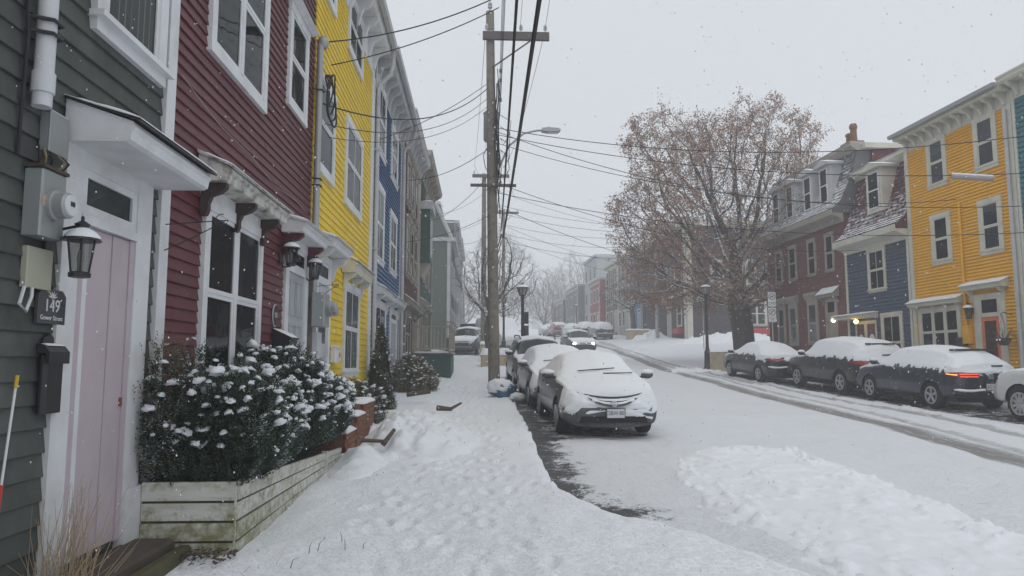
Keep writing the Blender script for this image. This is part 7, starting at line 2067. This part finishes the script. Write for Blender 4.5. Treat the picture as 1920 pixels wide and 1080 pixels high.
def dome_surf(cx, cy, z0, rx, ry, rz_):
    def f(r_):
        d_ = r_.normal(0, 1, 3); d_[2] = abs(d_[2]); d_ /= np.linalg.norm(d_)
        k = 1 + 0.35 * noise.noise(Vector(d_ * 2.2) + Vector((cx, cy, 0)))
        return np.array([cx + d_[0] * rx * k, cy + d_[1] * ry * k, z0 + d_[2] * rz_ * k]), d_
    return f
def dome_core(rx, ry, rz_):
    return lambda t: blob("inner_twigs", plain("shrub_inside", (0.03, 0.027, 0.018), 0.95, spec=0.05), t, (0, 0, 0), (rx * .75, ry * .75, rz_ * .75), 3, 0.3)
zb = walk_z(-1.95, 21.5)
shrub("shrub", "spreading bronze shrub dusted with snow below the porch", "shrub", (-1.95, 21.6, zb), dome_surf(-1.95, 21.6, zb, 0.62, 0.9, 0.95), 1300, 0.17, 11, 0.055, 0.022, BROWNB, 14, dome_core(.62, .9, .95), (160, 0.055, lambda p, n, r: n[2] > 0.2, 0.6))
zb = walk_z(-2.1, 12.6)
shrub("shrub", "low snow-laden shrub between the hedge and the conifer", "shrub", (-2.2, 13.2, zb + 0.1), dome_surf(-2.2, 13.2, zb + .1, 0.42, 0.8, 0.62), 700, 0.15, 11, 0.045, 0.018, CONE, 15, dome_core(.4, .75, .6), (90, 0.05, lambda p, n, r: n[2] > 0.15, 0.65))
zb = walk_z(-2.1, 3.1)
shrub("shrub", "bare snow-tipped shrub at the lower left corner of the picture", "shrub", (-2.16, 2.95, zb), dome_surf(-2.16, 2.95, zb, 0.16, 0.22, 0.98), 150, 0.14, 10, 0.03, 0.008, BROWNB, 16, None, (40, 0.024, sel_any, 0.7))
# fallen snowy twigs at the lower left
t = tag(empty("fallen_branch", (-1.95, 3.9, walk_z(-1.9, 3.9))), "dark fallen twigs under snow at the foot of the pink door step", "branch")
rr = random.Random(4)
for k in range(9):
    a = rr.uniform(-0.6, 1.0); L_ = rr.uniform(0.2, 0.55); s0 = Vector((rr.uniform(-0.25, 0.1), rr.uniform(-0.4, 0.3), 0.02))
    d_ = Vector((math.cos(a), -math.sin(a) * .6, rr.uniform(-.05, .25)))
    MB().tube([s0, s0 + d_ * L_ * .5 + Vector((0, 0, .04)), s0 + d_ * L_], [0.012, 0.009, 0.005], 5).build("twig", BARK, t)
blob("snow", SNOW, t, (0.05, -0.25, 0.0), (0.45, 0.5, 0.10), 4, 0.3)
# ------------------------------------------------------------------ poles and wires
def pole(label, x, y, zb, H_, r0, r1, lean, arms, mat=POLEWOOD):
    t = tag(empty("utility_pole", (x, y, zb)), label, "utility pole")
    n = 10
    MB().tube([(lean * k / n, 0, -0.3 + (H_ + 0.3) * k / n) for k in range(n + 1)], [r0 + (r1 - r0) * k / n for k in range(n + 1)], 14).build("shaft", mat, t, 50)
    for (za, xa, xb, hh) in arms:
        a = MB().bevbox(xa, xb, -r0 - 0.10, -r0 + 0.02, za - hh / 2, za + hh / 2, 0.01).build("crossarm", ARMWOOD, t)
        sm = MB(); snow_slab(sm, xa, xb, -r0 - 0.10, -r0 + 0.02, za + hh / 2 + 0.001, 0.03, za, step=0.05); sm.build("snow", SNOW, a, 60)
        for xi in (xa + 0.12, xb - 0.12, xb - 0.85):
            MB().lathe([(0.02, 0), (0.02, 0.07), (0.055, 0.09), (0.055, 0.12), (0.035, 0.14), (0.055, 0.16), (0.045, 0.20), (0.03, 0.24)], 10, (xi, -r0 - 0.04, za + hh / 2)).build("insulator", GALV, a, 40)
        if xb - xa > 1.5:
            MB().tube([(xb - 0.55, -r0 - 0.03, za - hh / 2), (lean + 0.08, -r0 * 0.8, za - 0.95)], 0.025, 5).build("brace", ARMWOOD, a)
    return t
PZB = walk_z(0.42, 20.9)
t = pole("weathered wooden utility pole on the left sidewalk with crossarm, transformer and street light", 0.42, 20.9, PZB, 11.45, 0.175, 0.125, -0.16, ((10.60, -0.38, 1.62, 0.24),))
MB().lathe([(0.02, 0), (0.02, 0.1), (0.07, 0.13), (0.07, 0.18), (0.04, 0.2), (0.07, 0.23), (0.05, 0.3)], 10, (-0.16, 0, 11.45)).build("top_insulator", GALV, t, 40)
tf = MB().lathe([(0.22, 0), (0.24, 0.04), (0.24, 0.82), (0.26, 0.86), (0.20, 0.93)], 18, (-0.10, 0.42, 7.55)).build("transformer", GREYM, t, 40)
MB().box(-0.12, 0.0, 0.12, 0.22, 7.7, 8.3).build("bracket", BLACK, tf)
for k in (-1, 1): MB().lathe([(0.03, 0), (0.05, 0.05), (0.03, 0.08), (0.05, 0.12), (0.02, 0.18)], 8, (-0.10 + 0.1 * k, 0.42, 8.48)).build("bushing", GALV, tf)
for (zz, nn) in ((6.05, 1), (9.2, 2), (5.2, 1), (8.6, 1)):
    for q in range(nn): MB().lathe([(0.03, 0), (0.055, 0.03), (0.03, 0.06), (0.055, 0.09), (0.03, 0.12)], 8, (0.16, -0.10, zz + q * 0.3)).build("spool_insulator", GALV, t, 40)
MB().bevbox(-0.72, 0.62, -0.26, -0.18, 5.98, 6.06, 0.01).build("lower_arm", ARMWOOD, t)
# street light
ar = MB().tube([(0.12, -0.05, 6.6), (0.42, -0.1, 7.25), (0.85, -0.15, 7.62), (1.25, -0.2, 7.70), (1.42, -0.2, 7.70)], 0.032, 8).build("light_arm", GALV, t, 50)
hd = MB().prism_y([(0, -0.03), (0.18, -0.06), (0.50, -0.05), (0.56, 0.0), (0.50, 0.05), (0.2, 0.07), (0, 0.05)], -0.12, 0.12).build("lamp_head", GALV, ar); hd.location = (1.38, -0.2, 7.70)
MB().box(0.20, 0.46, -0.08, 0.08, -0.066, -0.05).build("lens", LETTER, ar).location = (1.38, -0.2, 7.69)
MB().lathe([(0.03, 0), (0.03, 0.05), (0.01, 0.06)], 8, (1.6, -0.2, 7.76)).build("photocell", BLACK, ar)
# tangled risers and guy tails down the pole
rr = random.Random(5)
for k in range(9):
    x0 = rr.uniform(0.10, 0.24); z0_ = rr.uniform(5.0, 6.5); z1_ = rr.uniform(7.0, 9.8)
    MB().tube([(x0 - 0.15 * (z / 11) + 0.04 * math.sin(z * 3 + k), -0.16 - 0.05 * (k % 3), z) for z in np.linspace(z0_, z1_, 9)], 0.012 if k % 3 else 0.02, 5).build("riser_cable", CABLE, t, 50)
for k in range(4):
    z0_ = 6.6 + 0.35 * k
    MB().tube([(0.15, -0.2, z0_ + 0.5), (0.38 + 0.03 * k, -0.25, z0_ + 0.3), (0.42, -0.25, z0_ - 0.1), (0.25, -0.2, z0_ - 0.4), (0.16, -0.18, z0_ - 0.2)], 0.010, 5).build("cable_loop", CABLE, t, 50)
MB().tube([(-0.08, 0.25, 7.6), (-0.35, 0.1, 7.0), (-0.28, 0, 6.6), (-0.02, -0.15, 6.3)], 0.012, 5).build("cable_loop", CABLE, t, 50)
t2 = pole("second wooden utility pole with a crossarm seen beyond the nearest pole", 0.22, 45.0, z1(0.2, 45), 11.5, 0.20, 0.13, 0.0, ((11.3, -0.75, 1.6, 0.2),))
t3 = pole("distant utility pole up the hill, its short crossarm beside the nearest pole", 2.15, 66.0, z1(2.15, 66), 12.3, 0.18, 0.12, 0.0, ((12.0, -0.7, 1.4, 0.2),))
t4 = pole("thin utility pole at the far right corner near the round tree", 14.9, 60.0, z1(14.9, 60), 9.5, 0.16, 0.11, 0.0, (), GALV)

def sagline(a, b, sag, n=22):
    a, b = Vector(a), Vector(b)
    return [a.lerp(b, i / n) - Vector((0, 0, 4 * sag * (i / n) * (1 - i / n))) for i in range(n + 1)]
def wire(label, a, b, sag, r=0.010, mat=CABLE, n=22, group=None):
    o = MB().tube([tuple(p) for p in sagline(a, b, sag, n)], r * 0.8, 5).build("overhead_wire", mat, None, 60)
    return tag(o, label, "wire", group)
PX_, PYp = 0.42, 20.9
def pp(z, dx=0.1, dy=-0.2): return (PX_ + dx - 0.16 * (z - PZB) / 11.15, PYp + dy, z)
wire("thicker black telephone cable overhead, right one of the two heavy cables", (0.66, 20.7, 5.25), (0.40, -16, 5.9), 0.42, 0.032, CABLE, 40)
wire("heavy black telephone cable overhead, left one of the two heavy cables", (0.60, 20.7, 5.45), (-0.05, -16, 6.0), 0.45, 0.022, CABLE, 40)
wire("power line running overhead towards us from the right end of the crossarm", (1.92, 20.7, 11.62), (0.9, -16, 11.8), 0.5, 0.008)
wire("power line running overhead towards us from the pole top", (0.26, 20.9, 12.55), (-0.7, -16, 12.6), 0.5, 0.008)
wire("power line running overhead towards us from the middle of the crossarm", (1.17, 20.7, 11.62), (0.2, -16, 11.8), 0.5, 0.008)
for k in range(4):
    wire("thin secondary wire running overhead beside the pole, %s of the four" % ("lowest", "second lowest", "third lowest", "highest")[k], pp(8.4 + 0.32 * k, 0.2 + 0.03 * k), (-0.1 + 0.05 * k, -16, 8.6 + 0.3 * k), 0.5, 0.008, group="secondary wires above the sidewalk")
# drops to the left houses
W0 = (LW + 0.18, 10.95, 6.62)
wire("upper service wire from the weatherhead rising out of the top of the picture", W0, (0.30, 12.0, 8.0), 0.15, 0.014)
wire("lower service wire from the cable coil rising out of the top of the picture", (LW + 0.2, 11.2, 6.35), (0.32, 12.6, 8.1), 0.12, 0.012)
for k, (za, yb, zb_, sg, rr_) in enumerate(((9.75, 10.95, 5.62, 0.55, 0.016), (9.9, 17.1, 7.0, 0.15, 0.012), (9.45, 11.1, 5.35, 0.50, 0.010), (9.2, 11.3, 5.2, 0.45, 0.008))):
    wire("sagging service wire number %s down from the pole to the yellow house" % ("one", "two", "three", "four")[k], pp(za, -0.1), (LW + 0.15, yb, zb_), sg, rr_)
wire("service wire from the pole to the far corner of the blue house", pp(7.9, -0.1), (LW + 0.15, 23.1, 7.55), 0.25, 0.012)
wire("service wire from the pole to the dark green house", pp(7.1, -0.1), (LW + 0.15, 30.2, 7.6), 0.35, 0.010)
wire("telephone wire from the pole to the beige-trimmed house", pp(5.9, -0.1), (LW + 0.15, 23.3, 5.55), 0.15, 0.009)
wire("wire crossing from the second pole to the green house cornice", (0.2, 45, 12.4), (LW + 0.1, 37, 9.3), 0.3, 0.012)
wire("wire crossing from the second pole to the sage green house", (0.2, 45, 10.6), (-2.0, 48.2, 10.4), 0.1, 0.012)
wire("low wire from the second pole to the porch house", (0.2, 45, 9.5), (LW + 0.1, 31, 7.4), 0.5, 0.012)
# drops across the street to the right
def rpt(s, z, out=0.12): p = RP(s, -out); return (p.x, p.y, z)
wire("top wire across the street from the pole to beyond the ochre house", pp(8.55), rpt(15.2, 7.2), 0.72, 0.014)
wire("wire across the street from the pole to the clamp on the ochre house", pp(8.45), rpt(20.55, 6.62), 0.85, 0.013)
wire("wire across the street carrying the splice case past the ochre house", pp(8.35), rpt(15.0, 6.1), 0.62, 0.013)
wire("slack wire across the street from below the street light to the ochre house", pp(8.1), rpt(15.0, 5.35), 0.85, 0.011)
wire("long wire across the street low in front of the mansard roofs", pp(6.6), rpt(15.1, 4.75), 0.65, 0.011)
wire("wire from the pole to the slate blue house eave", pp(6.9), rpt(25.9, 5.9), 0.7, 0.011)
wire("wire from the pole to the brick house front", pp(6.2), rpt(28.9, 5.2), 0.8, 0.010)
# lines on up the street and across behind
for k, (xa, za) in enumerate(((0.12, 11.62), (1.92, 11.62), (0.26, 12.5))):
    wire("power line running on up the street from the nearest pole, wire %s" % ("left", "right", "top")[k], (xa, 21.0, za), ((-0.4, 1.6, 0.25)[k], 45, 14.2), 0.5, 0.010)
    wire("power line between the second and the distant pole, wire %s" % ("left", "right", "top")[k], ((-0.4, 1.6, 0.25)[k], 45, 14.2), ((1.6, 3.4, 2.15)[k], 66, 16.7), 0.4, 0.012)
wire("thick cable running on up the street between the poles", (0.62, 21, 5.4), (0.4, 45, 8.3), 0.5, 0.026)
wire("second thick cable running on up the street between the poles", (0.62, 21, 5.2), (0.4, 45, 8.0), 0.55, 0.022)
for k, (za, xb, yb, zb_, sg) in enumerate(((12.9, 15.2, 52, 11.3, 0.7), (11.9, 15.3, 40, 9.6, 0.8), (11.4, 14.6, 34, 8.3, 0.9), (10.9, 15.9, 56, 9.2, 0.9), (10.2, 15.0, 60, 8.9, 0.7), (9.7, 14.5, 33, 7.0, 1.0))):
    wire("wire from the second pole over the road to the big tree, %s from top" % ("first", "second", "third", "fourth", "fifth", "sixth")[k], (0.25, 45, za), (xb, yb, zb_), sg, 0.014)
for k, (za, xb, yb, zb_) in enumerate(((14.5, 14.9, 60, 12.4), (13.6, 14.9, 60, 11.6), (12.6, 12.5, 94, 12.2))):
    wire("misty wire from the distant pole over the road, number %s" % ("one", "two", "three")[k], (2.15, 66, za), (xb, yb, zb_), 0.6, 0.02)
# splice case hanging on the wire near the ochre house
a, b = Vector(pp(8.35)), Vector(rpt(15.0, 6.1)); q = a.lerp(b, 0.80) - Vector((0, 0, 4 * 0.62 * 0.8 * 0.2)); dv = (b - a).normalized()
t = tag(empty("splice_case", tuple(q)), "grey cable splice case hanging on a wire before the ochre house", "cable box")
MB().tube([tuple(-dv * 0.45 + Vector((0, 0, -0.06))), tuple(dv * 0.45 + Vector((0, 0, -0.06)))], 0.065, 10).build("case", plain("splice_grey", (0.32, 0.29, 0.30), 0.6), t, 40)
for s_ in (-1, 1): MB().tube([tuple(dv * 0.38 * s_ + Vector((0, 0, -0.06))), tuple(dv * 0.38 * s_ + Vector((0, 0, 0.02)))], 0.015, 5).build("hanger", BLACK, t)
MB().tube([tuple(-dv * 0.44 + Vector((0, 0, 0.0))), tuple(dv * 0.44 + Vector((0, 0, 0.0)))], 0.035, 7).build("snow", SNOW, t, 60)

# ------------------------------------------------------------------ falling snow
n = 30000
yy = 0.9 + 34.0 * rng.random(n) ** 0.62
xx = (rng.random(n) * 2 - 1) * (yy * 0.80 + 0.3) + yy * 0.045
zz = 1.6 + (rng.random(n) * 1.06 - 0.38) * yy * 0.98
keep = (zz > prof(yy) + 0.15) & (xx > LW + 0.1) & (xx < 14.0)
C3 = np.stack([xx, yy, zz], 1)[keep]; n = len(C3)
rad_ = (0.0026 + 0.0046 * rng.random(n) ** 2) 
rad_ = np.minimum(rad_, 0.00125 * C3[:, 1])
O6 = np.array([(1, 0, 0), (-1, 0, 0), (0, 1, 0), (0, -1, 0), (0, 0, 1.3), (0, 0, -1.3)])
V = (C3[:, None, :] + O6[None] * rad_[:, None, None] * rng.uniform(0.6, 1.4, (n, 6, 1))).reshape(-1, 3)
T8 = np.array([(0, 2, 4), (2, 1, 4), (1, 3, 4), (3, 0, 4), (2, 0, 5), (1, 2, 5), (3, 1, 5), (0, 3, 5)])
Ff = (T8[None] + (np.arange(n) * 6)[:, None, None]).reshape(-1, 3)
tag(link("falling_snow", np_mesh("falling_snow", V, Ff, plain("snowflake", (0.85, 0.87, 0.9), 0.9, spec=0.1), False)), "snowflakes drifting down through the street", "snow", kind='stuff')

# ------------------------------------------------------------------ snow-filled air
hm = bpy.data.materials.new("haze"); hm.use_nodes = True
hn = hm.node_tree; hn.nodes.clear()
ho = hn.nodes.new("ShaderNodeOutputMaterial"); hv = hn.nodes.new("ShaderNodeVolumePrincipled")
hv.inputs['Color'].default_value = (0.93, 0.95, 0.98, 1); hv.inputs['Density'].default_value = 0.0043; hv.inputs['Anisotropy'].default_value = 0.0
hn.links.new(hv.outputs[0], ho.inputs['Volume'])
o = MB().box(-980, 980, -60, 980, -4, 27).build("haze", hm); tag(o, "pale haze of falling snow", "haze", kind='stuff')
